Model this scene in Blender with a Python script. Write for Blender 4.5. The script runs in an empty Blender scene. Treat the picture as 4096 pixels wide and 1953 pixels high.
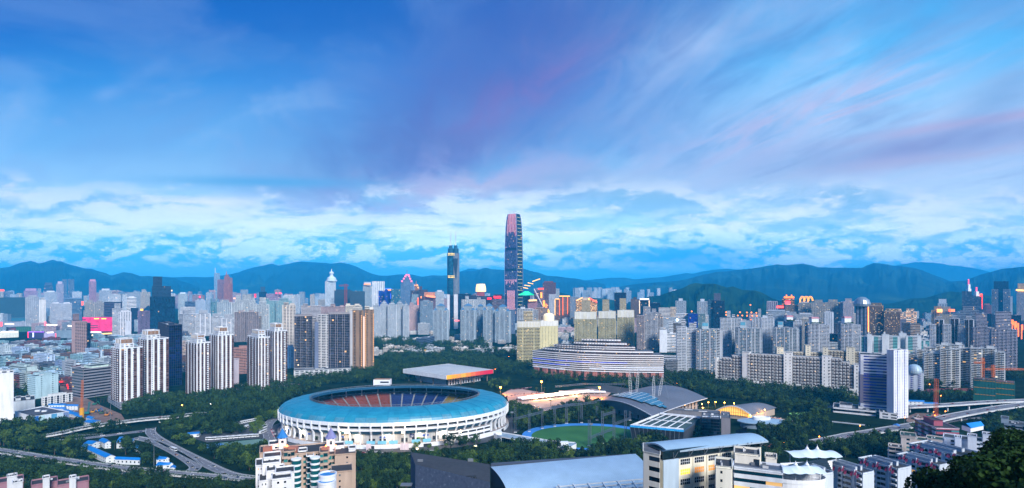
import bpy,math,random
import numpy as np
from mathutils import Vector,noise as MN
random.seed(11); RNG = np.random.default_rng(5)
R = math.radians
SC = bpy.context.scene
COL = SC.collection

# ------------------------------------------------------------------ camera
F,CX,HY,H = 2260.0,2048.0,1150.0,173.0      # focal length and horizon of the 4096 px wide picture, eye height in metres
cam = bpy.data.objects.new('camera',bpy.data.cameras.new('camera'))
COL.objects.link(cam); SC.camera = cam
cam.location = (0,0,H); cam.rotation_euler = (R(90),0,0)
cam.data.sensor_width = 36.0; cam.data.lens = 36.0 * F / 4096
cam.data.shift_y = (HY - 976.5) / 4096
cam.data.clip_start = 1.0; cam.data.clip_end = 80000
SC.view_settings.view_transform = 'Standard'; SC.view_settings.look = 'None'
SC.view_settings.exposure = 0.28; SC.view_settings.gamma = 1.0
cy = SC.cycles
cy.max_bounces = 4; cy.diffuse_bounces = 2; cy.glossy_bounces = 2; cy.transmission_bounces = 3
cy.volume_bounces = 3; cy.transparent_max_bounces = 4; cy.caustics_reflective = False; cy.caustics_refractive = False
cy.use_denoising = True; cy.sample_clamp_indirect = 4.0
try: cy.denoiser = 'OPENIMAGEDENOISE'
except Exception: pass

def lin(c):
    return tuple(((v/255)/12.92 if v/255 <= .04045 else ((v/255+.055)/1.055)**2.4) for v in c)

# ------------------------------------------------------------------ sky
SUN_EL,SUN_AZ = R(34),R(153)                    # behind the camera, off to the right; azimuth clockwise from +Y
world = bpy.data.worlds.new('World'); SC.world = world; world.use_nodes = True
nt = world.node_tree; nt.nodes.clear()
class E:
    """a value socket with arithmetic"""
    def __init__(s,k): s.k = k
    def __add__(s,o): return m('ADD',s,o)
    def __radd__(s,o): return m('ADD',o,s)
    def __sub__(s,o): return m('SUBTRACT',s,o)
    def __rsub__(s,o): return m('SUBTRACT',o,s)
    def __mul__(s,o): return m('MULTIPLY',s,o)
    def __rmul__(s,o): return m('MULTIPLY',o,s)
    def __truediv__(s,o): return m('DIVIDE',s,o)
def put(sock,v):
    if isinstance(v,E): nt.links.new(v.k,sock)
    else: sock.default_value = v
def m(op,*a,clamp=False):
    n = nt.nodes.new('ShaderNodeMath'); n.operation = op; n.use_clamp = clamp
    for i,v in enumerate(a): put(n.inputs[i],v)
    return E(n.outputs[0])
def smooth(x,a,b):
    n = nt.nodes.new('ShaderNodeMapRange'); n.interpolation_type = 'SMOOTHSTEP'; n.clamp = True
    put(n.inputs[0],x); n.inputs[1].default_value = a; n.inputs[2].default_value = b
    return E(n.outputs[0])
def comb(x,y,z=0.0):
    n = nt.nodes.new('ShaderNodeCombineXYZ')
    for i,v in enumerate((x,y,z)): put(n.inputs[i],v)
    return E(n.outputs[0])
def noise(v,sc,det=4.0,rough=.5,dist=0.0):
    n = nt.nodes.new('ShaderNodeTexNoise'); put(n.inputs['Vector'],v)
    n.inputs['Scale'].default_value = sc; n.inputs['Detail'].default_value = det
    n.inputs['Roughness'].default_value = rough; n.inputs['Distortion'].default_value = dist
    return E(n.outputs[0])
def ramp(x,stops):
    n = nt.nodes.new('ShaderNodeValToRGB'); put(n.inputs[0],x); e = n.color_ramp.elements
    while len(e) < len(stops): e.new(0.5)
    for el,(p,c) in zip(e,stops): el.position = p; el.color = (*lin(c),1)
    return E(n.outputs[0])
def mixc(f,a,b,mode='MIX'):
    n = nt.nodes.new('ShaderNodeMix'); n.data_type = 'RGBA'; n.blend_type = mode
    put(n.inputs[0],f)
    for i,v in ((6,a),(7,b)):
        put(n.inputs[i],v if isinstance(v,E) else (*lin(v),1))
    return E(n.outputs[2])
geo = nt.nodes.new('ShaderNodeTexCoord'); sp = nt.nodes.new('ShaderNodeSeparateXYZ')
nt.links.new(geo.outputs['Generated'],sp.inputs[0])
dx,dy,dz = (E(sp.outputs[i]) for i in range(3))
ay = m('MAXIMUM',m('ABSOLUTE',dy),.22)
s,v = dx/ay,m('MAXIMUM',dz/ay,0.0)             # bearing and height on the dome, fixed to the world
wob = noise(comb(s,v*2.0),2.2,3.0)
vv = v + (wob-.5)*.05
kL = [(0,(58,160,214)),(.05,(120,196,230)),(.11,(190,224,240)),(.16,(176,214,238)),(.25,(118,174,224)),(.36,(52,132,206)),(.46,(14,92,182)),(.56,(10,80,170))]
kC = [(0,(36,150,208)),(.05,(96,188,224)),(.10,(165,216,236)),(.17,(158,200,230)),(.25,(104,158,216)),(.36,(58,120,200)),(.46,(28,90,176)),(.56,(22,82,170))]
kR = [(0,(20,136,196)),(.05,(70,176,218)),(.09,(165,220,240)),(.14,(205,226,242)),(.22,(176,204,234)),(.31,(160,204,240)),(.40,(106,186,238)),(.52,(60,168,230))]
sc_ = lambda k: [(p/.6,c) for p,c in k]
x06 = vv/.6
base = mixc(smooth(s,-.75,-.12),ramp(x06,sc_(kL)),ramp(x06,sc_(kC)))
base = mixc(smooth(s,-.02,.62),base,ramp(x06,sc_(kR)))
# high streaks on a flat cloud deck: they run towards a point a little left of straight ahead
den = dz + .06
px,py = dx/den,dy/den
cross,along = px + py*.16,py - px*.16
st1 = noise(comb(cross*1.0,along*.30),1.25,6.0,.55,.7)
st2 = noise(comb(cross*1.0 + 7.3,along*.22),3.2,6.0,.6,.6)
def blob(cs,cv,rs,rv,tilt):
    a,b = s - cs,v - cv
    u,w = a*math.cos(tilt)+b*math.sin(tilt),b*math.cos(tilt)-a*math.sin(tilt)
    q = (u/rs)*(u/rs) + (w/rv)*(w/rv)
    return m('POWER',2.718,q*(-1.0))
col = base
st3 = noise(comb(cross*1.0 + 3.1,along*.26),4.6,7.0,.62,.8)
puff = noise(comb(s*5.0,v*9.0,4.0),1.0,7.0,.6,.5)
streak = smooth(st1,.40,.66)
right = smooth(s,-.12,.42)*smooth(v,.12,.20)*(1.0-smooth(v,.42,.56)*.5)
col = mixc(streak*right*.60,col,(196,210,238))
col = mixc(smooth(st3,.45,.70)*right*.25,col,(216,222,242))
col = mixc(smooth(st2,.50,.74)*right*.55,col,(140,156,202))
mid = smooth(s,-.35,.0)*(1.0-smooth(s,.5,.9))*smooth(v,.18,.26)
col = mixc(smooth(st3,.50,.75)*mid*.22,col,(128,156,214))
col = mixc((1.0-smooth(st3,.30,.50))*mid*.30,col,(44,86,170))
col = mixc(smooth(puff,.50,.72)*(1.0-smooth(s,-.4,-.05))*smooth(v,.14,.24)*(1.0-smooth(v,.3,.42))*.6,col,(142,172,216))
soft = noise(comb(s*2.2+5.0,v*4.5),1.0,6.0,.55,.6)
col = mixc(smooth(soft,.42,.68)*smooth(v,.16,.26)*.42,col,(112,142,198))
col = mixc((1.0-smooth(soft,.30,.48))*smooth(v,.12,.2)*(1.0-smooth(v,.34,.5))*.25,col,(176,204,236))
pur = m('MAXIMUM',blob(-.10,.31,.42,.12,.62),blob(.12,.42,.40,.075,.6)*.6)
tex = smooth(st1*.35+st3*.35+puff*.3,.36,.58)*.75+.25
col = mixc(pur*(tex*.55+.45),col,(82,92,166))
pnk = m('MAXIMUM',blob(-.03,.30,.17,.05,.55),blob(.06,.36,.14,.03,.6)*.8)
col = mixc(pnk*(smooth(st1*.4+st3*.6,.40,.60)*.6+.3)*.9,col,(126,104,172))
col = mixc(blob(-.12,.255,.20,.035,.1)*tex*.75,col,(92,110,172))
col = mixc(blob(-.04,.205,.26,.05,.15)*smooth(puff*.6+st2*.4,.40,.58)*.8,col,(166,168,210))
col = mixc(blob(-.06,.172,.20,.028,.1)*smooth(puff,.40,.58)*.8,col,(214,190,206))
col = mixc(blob(.06,.175,.16,.03,.1)*smooth(puff,.46,.6)*.7,col,(110,160,206))
edge = blob(.80,.262,.36,.030,.16)
col = mixc(edge*(tex*.5+.5)*.95,col,(140,140,186))
col = mixc(blob(.86,.300,.24,.010,.15)*.65,col,(194,160,190))
col = mixc(blob(.80,.235,.30,.012,.12)*tex*.5,col,(190,172,196))
col = mixc(blob(.55,.315,.22,.030,.35)*smooth(st3,.42,.6)*.6,col,(206,184,214))
col = mixc(blob(.88,.35,.12,.045,.6)*tex*.7,col,(112,150,198))
col = mixc(blob(-.44,.187,.20,.010,-.02)*.85,col,(92,160,210))
col = mixc(blob(-.74,.33,.16,.012,.5)*smooth(st2,.4,.7)*.3,col,(160,184,226))
# heaped low cloud
def heap(off,fs,fv,lo,hi,v0,v1,v2,v3,cl,cd,amt):
    global col
    p0 = comb(s*fs+off,v*fv,off*1.7)
    w = noise(p0,1.0,8.0,.58,.15)
    up = noise(comb(s*fs+off-.05,v*fv+.30,off*1.7),1.0,8.0,.58,.15)
    lit = smooth((w-up)*1.0,-.06,.07)
    band = smooth(v,v0,v1)*(1.0-smooth(v,v2,v3))
    dens = smooth(w + band*.14 - .12,lo,hi)*band
    col = mixc(dens*amt,col,mixc(lit,cd,cl))
heap(3.1,5.2,13.0,.38,.53,.05,.10,.15,.21,(222,232,240),(136,184,216),.92)
heap(14.2,4.2,17.0,.39,.53,.03,.07,.11,.16,(226,236,242),(140,190,220),.88)
heap(9.4,8.5,21.0,.41,.50,.02,.05,.08,.13,(206,232,240),(84,172,214),.9)
heap(5.7,14.0,32.0,.44,.52,.025,.045,.07,.10,(216,240,244),(84,176,216),.85)
col = mixc(blob(-.89,.175,.05,.022,0.)*smooth(noise(comb(s*14.0,v*30.0),1.0,6.0),.42,.56)*.9,col,(232,234,244))
col = mixc(blob(-.56,.150,.13,.012,0.)*smooth(noise(comb(s*9.0+2.0,v*40.0),1.0,6.0),.40,.54)*.9,col,(236,236,244))
col = mixc(blob(.30,.055,.17,.024,0.)*.8,col,(30,142,202))
def E_boost(v):
    k = 1.0 + (1.0-smooth(v,.05,.19))*.62
    return comb(k,k,k)
back = smooth(dy,.1,-.5)                         # unseen sky behind the camera, its tone set for the fill light it gives
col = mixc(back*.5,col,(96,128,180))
sky = nt.nodes.new('ShaderNodeTexSky'); sky.sky_type = 'NISHITA'; sky.sun_disc = False
sky.sun_elevation = SUN_EL; sky.sun_rotation = SUN_AZ
col = mixc(1.0,col,E_boost(v),'MULTIPLY')
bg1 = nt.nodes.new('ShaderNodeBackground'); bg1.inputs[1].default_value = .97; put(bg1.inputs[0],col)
bg2 = nt.nodes.new('ShaderNodeBackground'); bg2.inputs[1].default_value = .004; nt.links.new(sky.outputs[0],bg2.inputs[0])
ad = nt.nodes.new('ShaderNodeAddShader'); wo = nt.nodes.new('ShaderNodeOutputWorld')
nt.links.new(bg1.outputs[0],ad.inputs[0]); nt.links.new(bg2.outputs[0],ad.inputs[1]); nt.links.new(ad.outputs[0],wo.inputs[0])
SUN_POWER = 5.0; HAZE = 8.0e-5
sl = bpy.data.lights.new('sun','SUN'); sl.energy = SUN_POWER; sl.angle = R(16); sl.color = (1.0,.96,.92)
sun = bpy.data.objects.new('sun',sl); COL.objects.link(sun)
sun.rotation_euler = (R(90)-SUN_EL,0,R(180)-SUN_AZ)
sun.rotation_euler = Vector((-math.sin(SUN_AZ)*math.cos(SUN_EL),-math.cos(SUN_AZ)*math.cos(SUN_EL),-math.sin(SUN_EL))).to_track_quat('-Z','Y').to_euler()

# ------------------------------------------------------------------ where a point of the photograph stands in the place
TILE = dict(A=(0,1000),B=(600,1000),C=(1200,1000),D=(1700,830),E=(2000,1100),F=(2500,1050),G=(2900,1050),H=(3396,1050),
            I=(0,1453),J=(600,1453),K=(1000,1453),L=(1600,1453),M=(2200,1453),N=(2800,1453),O=(3396,1453))
ZF = 1719/700
def S(t,x,y): o = TILE[t]; return (o[0]+x/ZF,o[1]+y/ZF)
def at(px,py,D): return Vector(((px-CX)/F*D,D,H-(py-HY)/F*D))
def gd(py,z=0.0): return (H-z)*F/(py-HY)
def gp(px,py,z=0.0): D = (H-z)*F/(py-HY); return Vector(((px-CX)/F*D,D,z))
def tg(t,x,y,z=0.0): return gp(*S(t,x,y),z)
def ta(t,x,y,D): return at(*S(t,x,y),D)
def hill(y):
    if y > 470: return 0.0
    h = .352*(476-y); return h if y < 440 else h*((470-y)/30)**.5 if y < 470 else 0.0
# ------------------------------------------------------------------ materials
MATS = {}
def newmat(name):
    mt = bpy.data.materials.new(name); mt.use_nodes = True
    return mt,mt.node_tree,mt.node_tree.nodes['Principled BSDF']
def rgb(c): return (*lin(c),1)
def wall(c,rough=.75,grime=.22,key='wall',metal=0.0,scale=1.0):
    """weathered plaster, tile, concrete or paint of one colour (0-255)"""
    k = (key,tuple(c),rough)
    if k in MATS: return MATS[k]
    mt,t,b = newmat(key); N = t.nodes; L = t.links
    co = N.new('ShaderNodeNewGeometry')
    mp = N.new('ShaderNodeMapping'); mp.inputs['Scale'].default_value = (.35*scale,.35*scale,.05*scale); L.new(co.outputs['Position'],mp.inputs[0])
    n1 = N.new('ShaderNodeTexNoise'); n1.inputs['Scale'].default_value = 1.0; n1.inputs['Detail'].default_value = 4; L.new(mp.outputs[0],n1.inputs[0])
    n2 = N.new('ShaderNodeTexNoise'); n2.inputs['Scale'].default_value = .035*scale; n2.inputs['Detail'].default_value = 3; L.new(co.outputs['Position'],n2.inputs[0])
    ad = N.new('ShaderNodeMath'); ad.operation = 'ADD'; L.new(n1.outputs[0],ad.inputs[0]); L.new(n2.outputs[0],ad.inputs[1])
    mr = N.new('ShaderNodeMapRange'); mr.inputs[1].default_value = .6; mr.inputs[2].default_value = 1.4
    mr.inputs[3].default_value = 1-grime*1.3; mr.inputs[4].default_value = 1+grime*.5; L.new(ad.outputs[0],mr.inputs[0])
    mx = N.new('ShaderNodeMix'); mx.data_type = 'RGBA'; mx.blend_type = 'MULTIPLY'; mx.inputs[0].default_value = 1
    mx.inputs[6].default_value = rgb(c); L.new(mr.outputs[0],mx.inputs[7]); L.new(mx.outputs[2],b.inputs['Base Color'])
    b.inputs['Roughness'].default_value = rough; b.inputs['Metallic'].default_value = metal
    MATS[k] = mt; return mt
def glass(key='glass',dark=(14,22,32),light=(96,108,118),curt=.25,lit=.012,rough=.12,warm=(255,196,110),power=1.0,spec=.5):
    """window panes; each pane its own tone, some curtained, a few with the lamp on"""
    if key in MATS: return MATS[key]
    mt,t,b = newmat(key); N = t.nodes; L = t.links
    ge = N.new('ShaderNodeNewGeometry'); oi = N.new('ShaderNodeObjectInfo')
    ad = N.new('ShaderNodeMath'); ad.operation = 'ADD'; L.new(ge.outputs['Random Per Island'],ad.inputs[0]); L.new(oi.outputs['Random'],ad.inputs[1])
    fr = N.new('ShaderNodeMath'); fr.operation = 'FRACT'; L.new(ad.outputs[0],fr.inputs[0])
    def rampn(stops):
        r = N.new('ShaderNodeValToRGB'); r.color_ramp.interpolation = 'CONSTANT'; e = r.color_ramp.elements
        while len(e) < len(stops): e.new(.5)
        for x,(p,c) in zip(e,stops): x.position = p; x.color = (*c,1)
        L.new(fr.outputs[0],r.inputs[0]); return r
    d = lin(dark); l = lin(light); k = lambda a: tuple(x*a for x in d); kl = lambda a: tuple(x*a for x in l)
    r1 = rampn([(0,d),(.18,k(1.5)),(.34,k(.6)),(.52,k(2.2)),(.66,k(.9)),(1-curt-lit,kl(.55)),(1-curt*.4-lit,kl(1.0)),(1-lit,(.3,.2,.1))])
    L.new(r1.outputs[0],b.inputs['Base Color'])
    if lit > 0:
        w = lin(warm); r2 = rampn([(0,(0,0,0)),(1-lit,tuple(x*.5 for x in w)),(1-lit*.6,tuple(x*.9 for x in w)),(1-lit*.2,(1.0,.86,.62))])
        L.new(r2.outputs[0],b.inputs['Emission Color']); b.inputs['Emission Strength'].default_value = power
    b.inputs['Roughness'].default_value = rough; b.inputs['Specular IOR Level'].default_value = spec
    try: mt.cycles.emission_sampling = 'NONE'
    except Exception: pass
    MATS[key] = mt; return mt
def glow(c,power=3.0,sample=False):
    k = ('glow',tuple(c),power)
    if k in MATS: return MATS[k]
    mt,t,b = newmat('lit_surface'); b.inputs['Base Color'].default_value = rgb(c)
    b.inputs['Emission Color'].default_value = rgb(c); b.inputs['Emission Strength'].default_value = power
    if not sample:
        try: mt.cycles.emission_sampling = 'NONE'
        except Exception: pass
    MATS[k] = mt; return mt
def leafmat(key,a,b_,rough=.6):
    if key in MATS: return MATS[key]
    mt,t,b = newmat(key); N = t.nodes; L = t.links
    ge = N.new('ShaderNodeNewGeometry'); n = N.new('ShaderNodeTexNoise'); n.inputs['Scale'].default_value = .12; n.inputs['Detail'].default_value = 3
    L.new(ge.outputs['Position'],n.inputs[0])
    ad = N.new('ShaderNodeMath'); ad.operation = 'ADD'; L.new(ge.outputs['Random Per Island'],ad.inputs[0]); L.new(n.outputs[0],ad.inputs[1])
    mr = N.new('ShaderNodeMapRange'); mr.inputs[1].default_value = .35; mr.inputs[2].default_value = 1.5; L.new(ad.outputs[0],mr.inputs[0])
    r = N.new('ShaderNodeMix'); r.data_type = 'RGBA'; r.inputs[6].default_value = (*a,1); r.inputs[7].default_value = (*b_,1); L.new(mr.outputs[0],r.inputs[0])
    L.new(r.outputs[2],b.inputs['Base Color']); b.inputs['Roughness'].default_value = rough; b.inputs['Specular IOR Level'].default_value = .04
    MATS[key] = mt; return mt
def noisemat(key,stops,scale,rough=.9,detail=6,bump=0.0,spec=.3):
    if key in MATS: return MATS[key]
    mt,t,b = newmat(key); N = t.nodes; L = t.links
    ge = N.new('ShaderNodeNewGeometry'); n = N.new('ShaderNodeTexNoise'); n.inputs['Scale'].default_value = scale; n.inputs['Detail'].default_value = detail
    L.new(ge.outputs['Position'],n.inputs[0]); r = N.new('ShaderNodeValToRGB'); e = r.color_ramp.elements
    while len(e) < len(stops): e.new(.5)
    for x,(p,c) in zip(e,stops): x.position = p; x.color = (*c,1)
    L.new(n.outputs[0],r.inputs[0]); L.new(r.outputs[0],b.inputs['Base Color']); b.inputs['Roughness'].default_value = rough
    b.inputs['Specular IOR Level'].default_value = spec
    if bump:
        bp = N.new('ShaderNodeBump'); bp.inputs['Strength'].default_value = bump; bp.inputs['Distance'].default_value = 2; L.new(n.outputs[0],bp.inputs['Height']); L.new(bp.outputs[0],b.inputs['Normal'])
    MATS[key] = mt; return mt

# ------------------------------------------------------------------ mesh building
class MB:
    def __init__(s): s.v = []; s.f = []; s.mi = []; s.mats = []
    def mid(s,mt):
        for i,q in enumerate(s.mats):
            if q is mt: return i
        s.mats.append(mt); return len(s.mats)-1
    def poly(s,pts,mt):
        n = len(s.v); s.v.extend([(p[0],p[1],p[2]) for p in pts]); s.f.append(tuple(range(n,n+len(pts)))); s.mi.append(s.mid(mt))
    def prism(s,pts,z0,z1,mt,top=None,bottom=False):
        k = len(pts); n = len(s.v)
        s.v.extend([(p[0],p[1],z0) for p in pts]); s.v.extend([(p[0],p[1],z1) for p in pts]); a = s.mid(mt)
        for i in range(k): j = (i+1) % k; s.f.append((n+i,n+j,n+k+j,n+k+i)); s.mi.append(a)
        s.f.append(tuple(range(n+k,n+2*k))); s.mi.append(s.mid(top or mt))
        if bottom: s.f.append(tuple(range(n+k-1,n-1,-1))); s.mi.append(a)
    def box(s,c,size,mt,rot=0.0,top=None):
        ca,sa = math.cos(rot),math.sin(rot); x,y = size[0]/2,size[1]/2
        P = [(c[0]+a*ca-b*sa,c[1]+a*sa+b*ca) for a,b in ((-x,-y),(x,-y),(x,y),(-x,y))]
        s.prism(P,c[2],c[2]+size[2],mt,top,True)
    def obox(s,p,u,n,w,d,z0,z1,mt):
        """box standing on the face line p..p+u*w, reaching d along n (face, ends, top, underside)"""
        a = (p[0],p[1]); b = (p[0]+u[0]*w,p[1]+u[1]*w); c = (b[0]+n[0]*d,b[1]+n[1]*d); e = (a[0]+n[0]*d,a[1]+n[1]*d)
        k = len(s.v); mt = s.mid(mt)
        s.v.extend([(*a,z0),(*b,z0),(*c,z0),(*e,z0),(*a,z1),(*b,z1),(*c,z1),(*e,z1)])
        for q in ((k+3,k+2,k+6,k+7),(k,k+3,k+7,k+4),(k+2,k+1,k+5,k+6),(k+4,k+7,k+6,k+5),(k,k+1,k+2,k+3)): s.f.append(q); s.mi.append(mt)
    def bar(s,p,q,w,mt,n=4,w2=None):
        p,q = Vector(p),Vector(q); d = (q-p)
        if d.length < 1e-6: return
        d.normalize(); a = d.cross(Vector((0,0,1)) if abs(d.z) < .95 else Vector((1,0,0))).normalized(); b = d.cross(a); k = len(s.v); w2 = w if w2 is None else w2
        for c,r in ((p,w),(q,w2)):
            for i in range(n):
                t = 2*math.pi*(i+.5)/n; s.v.append(tuple(c+a*(r*math.cos(t))+b*(r*math.sin(t))))
        mt = s.mid(mt)
        for i in range(n): j = (i+1) % n; s.f.append((k+i,k+j,k+n+j,k+n+i)); s.mi.append(mt)
        s.f.append(tuple(range(k+n,k+2*n))); s.mi.append(mt)
    def lathe(s,c,prof,n,mt,sx=1.0,sy=1.0,rot=0.0):
        k = len(s.v); mt = s.mid(mt)
        for r,z in prof:
            for i in range(n): t = 2*math.pi*i/n+rot; s.v.append((c[0]+sx*r*math.cos(t),c[1]+sy*r*math.sin(t),c[2]+z))
        for a in range(len(prof)-1):
            for i in range(n): j = (i+1) % n; s.f.append((k+a*n+i,k+a*n+j,k+a*n+n+j,k+a*n+n+i)); s.mi.append(mt)
    def build(s,name,parent=None,smooth=False):
        me = bpy.data.meshes.new(name)
        if parent is not None: o0 = PLOC[parent.name]
        else:
            A = np.array(s.v) if s.v else np.zeros((1,3)); o0 = ((A[:,0].min()+A[:,0].max())/2,(A[:,1].min()+A[:,1].max())/2,A[:,2].min())
        A = np.array(s.v,dtype=np.float64)-np.array(o0)
        me.from_pydata(A.tolist(),[],s.f)
        for q in s.mats: me.materials.append(q)
        if len(s.mats) > 1: me.polygons.foreach_set('material_index',s.mi)
        if smooth: me.polygons.foreach_set('use_smooth',[True]*len(s.f))
        o = bpy.data.objects.new(name,me); COL.objects.link(o)
        if parent is not None: o.parent = parent
        else: o.location = o0
        PLOC[o.name] = o0
        return o
PLOC = {}
def npmesh(name,V,Q,mats,mi=None):
    me = bpy.data.meshes.new(name); me.vertices.add(len(V)); me.vertices.foreach_set('co',np.asarray(V,np.float32).ravel())
    n = len(Q); me.loops.add(n*4); me.loops.foreach_set('vertex_index',np.asarray(Q,np.int32).ravel())
    me.polygons.add(n); me.polygons.foreach_set('loop_start',np.arange(0,n*4,4,dtype=np.int32))
    try: me.polygons.foreach_set('loop_total',np.full(n,4,dtype=np.int32))
    except Exception: pass
    for q in mats: me.materials.append(q)
    if mi is not None: me.polygons.foreach_set('material_index',np.asarray(mi,np.int32))
    me.update(); me.validate(); return me
def thing(name,label,cat,loc,group=None):
    o = bpy.data.objects.new(name,None); COL.objects.link(o); o.location = loc; o.empty_display_size = .1
    o['label'] = label; o['category'] = cat
    if group: o['group'] = group
    PLOC[o.name] = tuple(loc); return o
def tag(o,label,cat,group=None,kind=None):
    o['label'] = label; o['category'] = cat
    if group: o['group'] = group
    if kind: o['kind'] = kind
    return o
def struct(o,label=None): o['kind'] = 'structure'; (label and o.__setitem__('label',label)); return o

# ------------------------------------------------------------------ ground and hills
asph = noisemat('asphalt',[(.3,(.035,.038,.045)),(.7,(.07,.072,.08))],.08)
earth = noisemat('earth',[(.3,(.004,.010,.005)),(.55,(.010,.022,.009)),(.75,(.022,.030,.020))],.05,spec=0)
paving = noisemat('paving',[(.3,(.22,.18,.17)),(.7,(.34,.30,.28))],.06)
V = []; Q = []
ys = [2,20,50,90,130,180,230,280,330,380,420,440,446,452,458,464,470,500,560,650,800,1000,1400,2000,3000,5000,9000,16000,30000,60000]
xs = [-1.8+.12*i for i in range(31)]
for y in ys:
    for x in xs: V.append((x*y if y > 300 else x*300,y,hill(y)))
nx = len(xs)
for i in range(len(ys)-1):
    for j in range(nx-1): Q.append((i*nx+j,i*nx+j+1,(i+1)*nx+j+1,(i+1)*nx+j))
g = bpy.data.objects.new('ground',npmesh('ground',V,Q,[earth])); COL.objects.link(g); struct(g)

hillfar = noisemat('hill_forest_hazed',[(.32,(.003,.012,.022)),(.48,(.008,.026,.034)),(.60,(.014,.038,.036)),(.70,(.03,.07,.04))],.0016,detail=8,spec=0)  # bluish tones put some of the distance haze into the forest colour
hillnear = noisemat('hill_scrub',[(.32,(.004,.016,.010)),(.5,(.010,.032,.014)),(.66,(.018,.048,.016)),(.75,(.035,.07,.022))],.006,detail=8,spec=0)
def nz(x,y,seed):
    return MN.fractal((x*.55+seed*7,y*.75,seed),.9,2.1,6)*1.1
def hills(name,tiles,D,front,back,mat,rough=.22,seed=1.0,foot=0.0):
    pts = []
    for t,L in tiles: pts += [S(t,x,y) for x,y in L]
    pts.sort(); X = np.array([p[0] for p in pts]); Y = np.array([p[1] for p in pts])
    n = 340; U = np.linspace(X[0],X[-1],n); ridge = np.interp(U,X,Y)
    T = [-1,-.85,-.72,-.62,-.53,-.45,-.38,-.31,-.25,-.19,-.14,-.09,-.04,0,.08,.2,.4,.7,1]
    V = []; Q = []
    for i,u in enumerate(U):
        hr = H-(ridge[i]-HY)/F*D; en = min(1,min(i,n-1-i)/6)
        for t in T:
            d = D + (t*front if t < 0 else t*back)
            k = (1-abs(t))**1.2 if t < 0 else (1-t)**1.1
            w = (.5-abs(nz(u*.022+t*.6,t*3.2,seed)))*rough*2.6*math.sin(math.pi*min(1,abs(t)))
            z = max(foot-5,(hr*(k*(1+w)) + 12*nz(u*.06,t*3,seed+4)*rough*k)) if t else hr
            V.append(((u-CX)/F*d,d,z*en-4))
    c = len(T)
    for i in range(n-1):
        for j in range(c-1): Q.append((i*c+j,(i+1)*c+j,(i+1)*c+j+1,i*c+j+1))
    me = npmesh(name,V,Q,[mat]); me.polygons.foreach_set('use_smooth',[True]*len(Q))
    o = bpy.data.objects.new(name,me); COL.objects.link(o); return struct(o)
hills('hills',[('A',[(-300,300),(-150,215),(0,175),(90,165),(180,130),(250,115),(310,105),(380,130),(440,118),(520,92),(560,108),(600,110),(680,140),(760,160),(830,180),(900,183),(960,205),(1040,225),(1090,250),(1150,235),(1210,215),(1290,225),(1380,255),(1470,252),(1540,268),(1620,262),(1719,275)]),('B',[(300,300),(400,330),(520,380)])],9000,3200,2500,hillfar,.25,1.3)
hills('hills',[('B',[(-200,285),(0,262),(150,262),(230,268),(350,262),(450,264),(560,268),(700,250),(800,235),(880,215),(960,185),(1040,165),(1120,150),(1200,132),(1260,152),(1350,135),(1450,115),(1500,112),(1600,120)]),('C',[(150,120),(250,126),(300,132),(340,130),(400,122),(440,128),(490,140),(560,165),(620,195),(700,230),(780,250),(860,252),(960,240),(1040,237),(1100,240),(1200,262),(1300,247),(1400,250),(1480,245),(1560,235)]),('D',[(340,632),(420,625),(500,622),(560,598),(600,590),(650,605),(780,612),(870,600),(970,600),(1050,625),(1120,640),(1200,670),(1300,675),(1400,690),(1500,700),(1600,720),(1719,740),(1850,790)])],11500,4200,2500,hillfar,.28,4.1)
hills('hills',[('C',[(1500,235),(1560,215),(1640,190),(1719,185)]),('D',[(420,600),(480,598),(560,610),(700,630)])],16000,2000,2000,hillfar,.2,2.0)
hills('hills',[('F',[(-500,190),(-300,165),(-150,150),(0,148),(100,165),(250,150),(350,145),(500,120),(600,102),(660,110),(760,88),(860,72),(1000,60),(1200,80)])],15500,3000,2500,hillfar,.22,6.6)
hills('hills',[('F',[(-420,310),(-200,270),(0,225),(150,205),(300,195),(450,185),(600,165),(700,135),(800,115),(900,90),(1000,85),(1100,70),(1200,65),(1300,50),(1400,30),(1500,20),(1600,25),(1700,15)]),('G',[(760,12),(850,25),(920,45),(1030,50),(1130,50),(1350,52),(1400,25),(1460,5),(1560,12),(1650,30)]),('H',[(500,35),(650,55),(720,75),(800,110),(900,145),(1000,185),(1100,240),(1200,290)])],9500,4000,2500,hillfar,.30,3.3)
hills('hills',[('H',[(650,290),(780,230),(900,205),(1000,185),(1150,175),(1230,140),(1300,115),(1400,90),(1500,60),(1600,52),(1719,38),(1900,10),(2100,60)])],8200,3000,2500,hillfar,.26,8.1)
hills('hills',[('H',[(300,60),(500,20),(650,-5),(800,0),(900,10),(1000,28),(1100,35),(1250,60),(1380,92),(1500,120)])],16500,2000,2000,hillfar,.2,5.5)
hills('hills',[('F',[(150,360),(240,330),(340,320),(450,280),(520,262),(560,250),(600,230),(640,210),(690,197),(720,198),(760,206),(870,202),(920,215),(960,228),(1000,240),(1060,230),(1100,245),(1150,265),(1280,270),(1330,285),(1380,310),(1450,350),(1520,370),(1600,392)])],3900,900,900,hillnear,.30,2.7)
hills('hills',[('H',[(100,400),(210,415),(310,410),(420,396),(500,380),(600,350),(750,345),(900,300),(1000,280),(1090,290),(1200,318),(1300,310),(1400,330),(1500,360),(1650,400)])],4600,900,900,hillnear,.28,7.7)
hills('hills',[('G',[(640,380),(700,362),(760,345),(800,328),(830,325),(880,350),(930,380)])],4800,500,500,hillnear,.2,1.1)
hills('hills',[('E',[(560,175),(600,168),(640,180),(700,205),(760,225),(900,222),(1000,225),(1100,240),(1200,260)])],5000,600,600,hillnear,.2,9.1)
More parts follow.
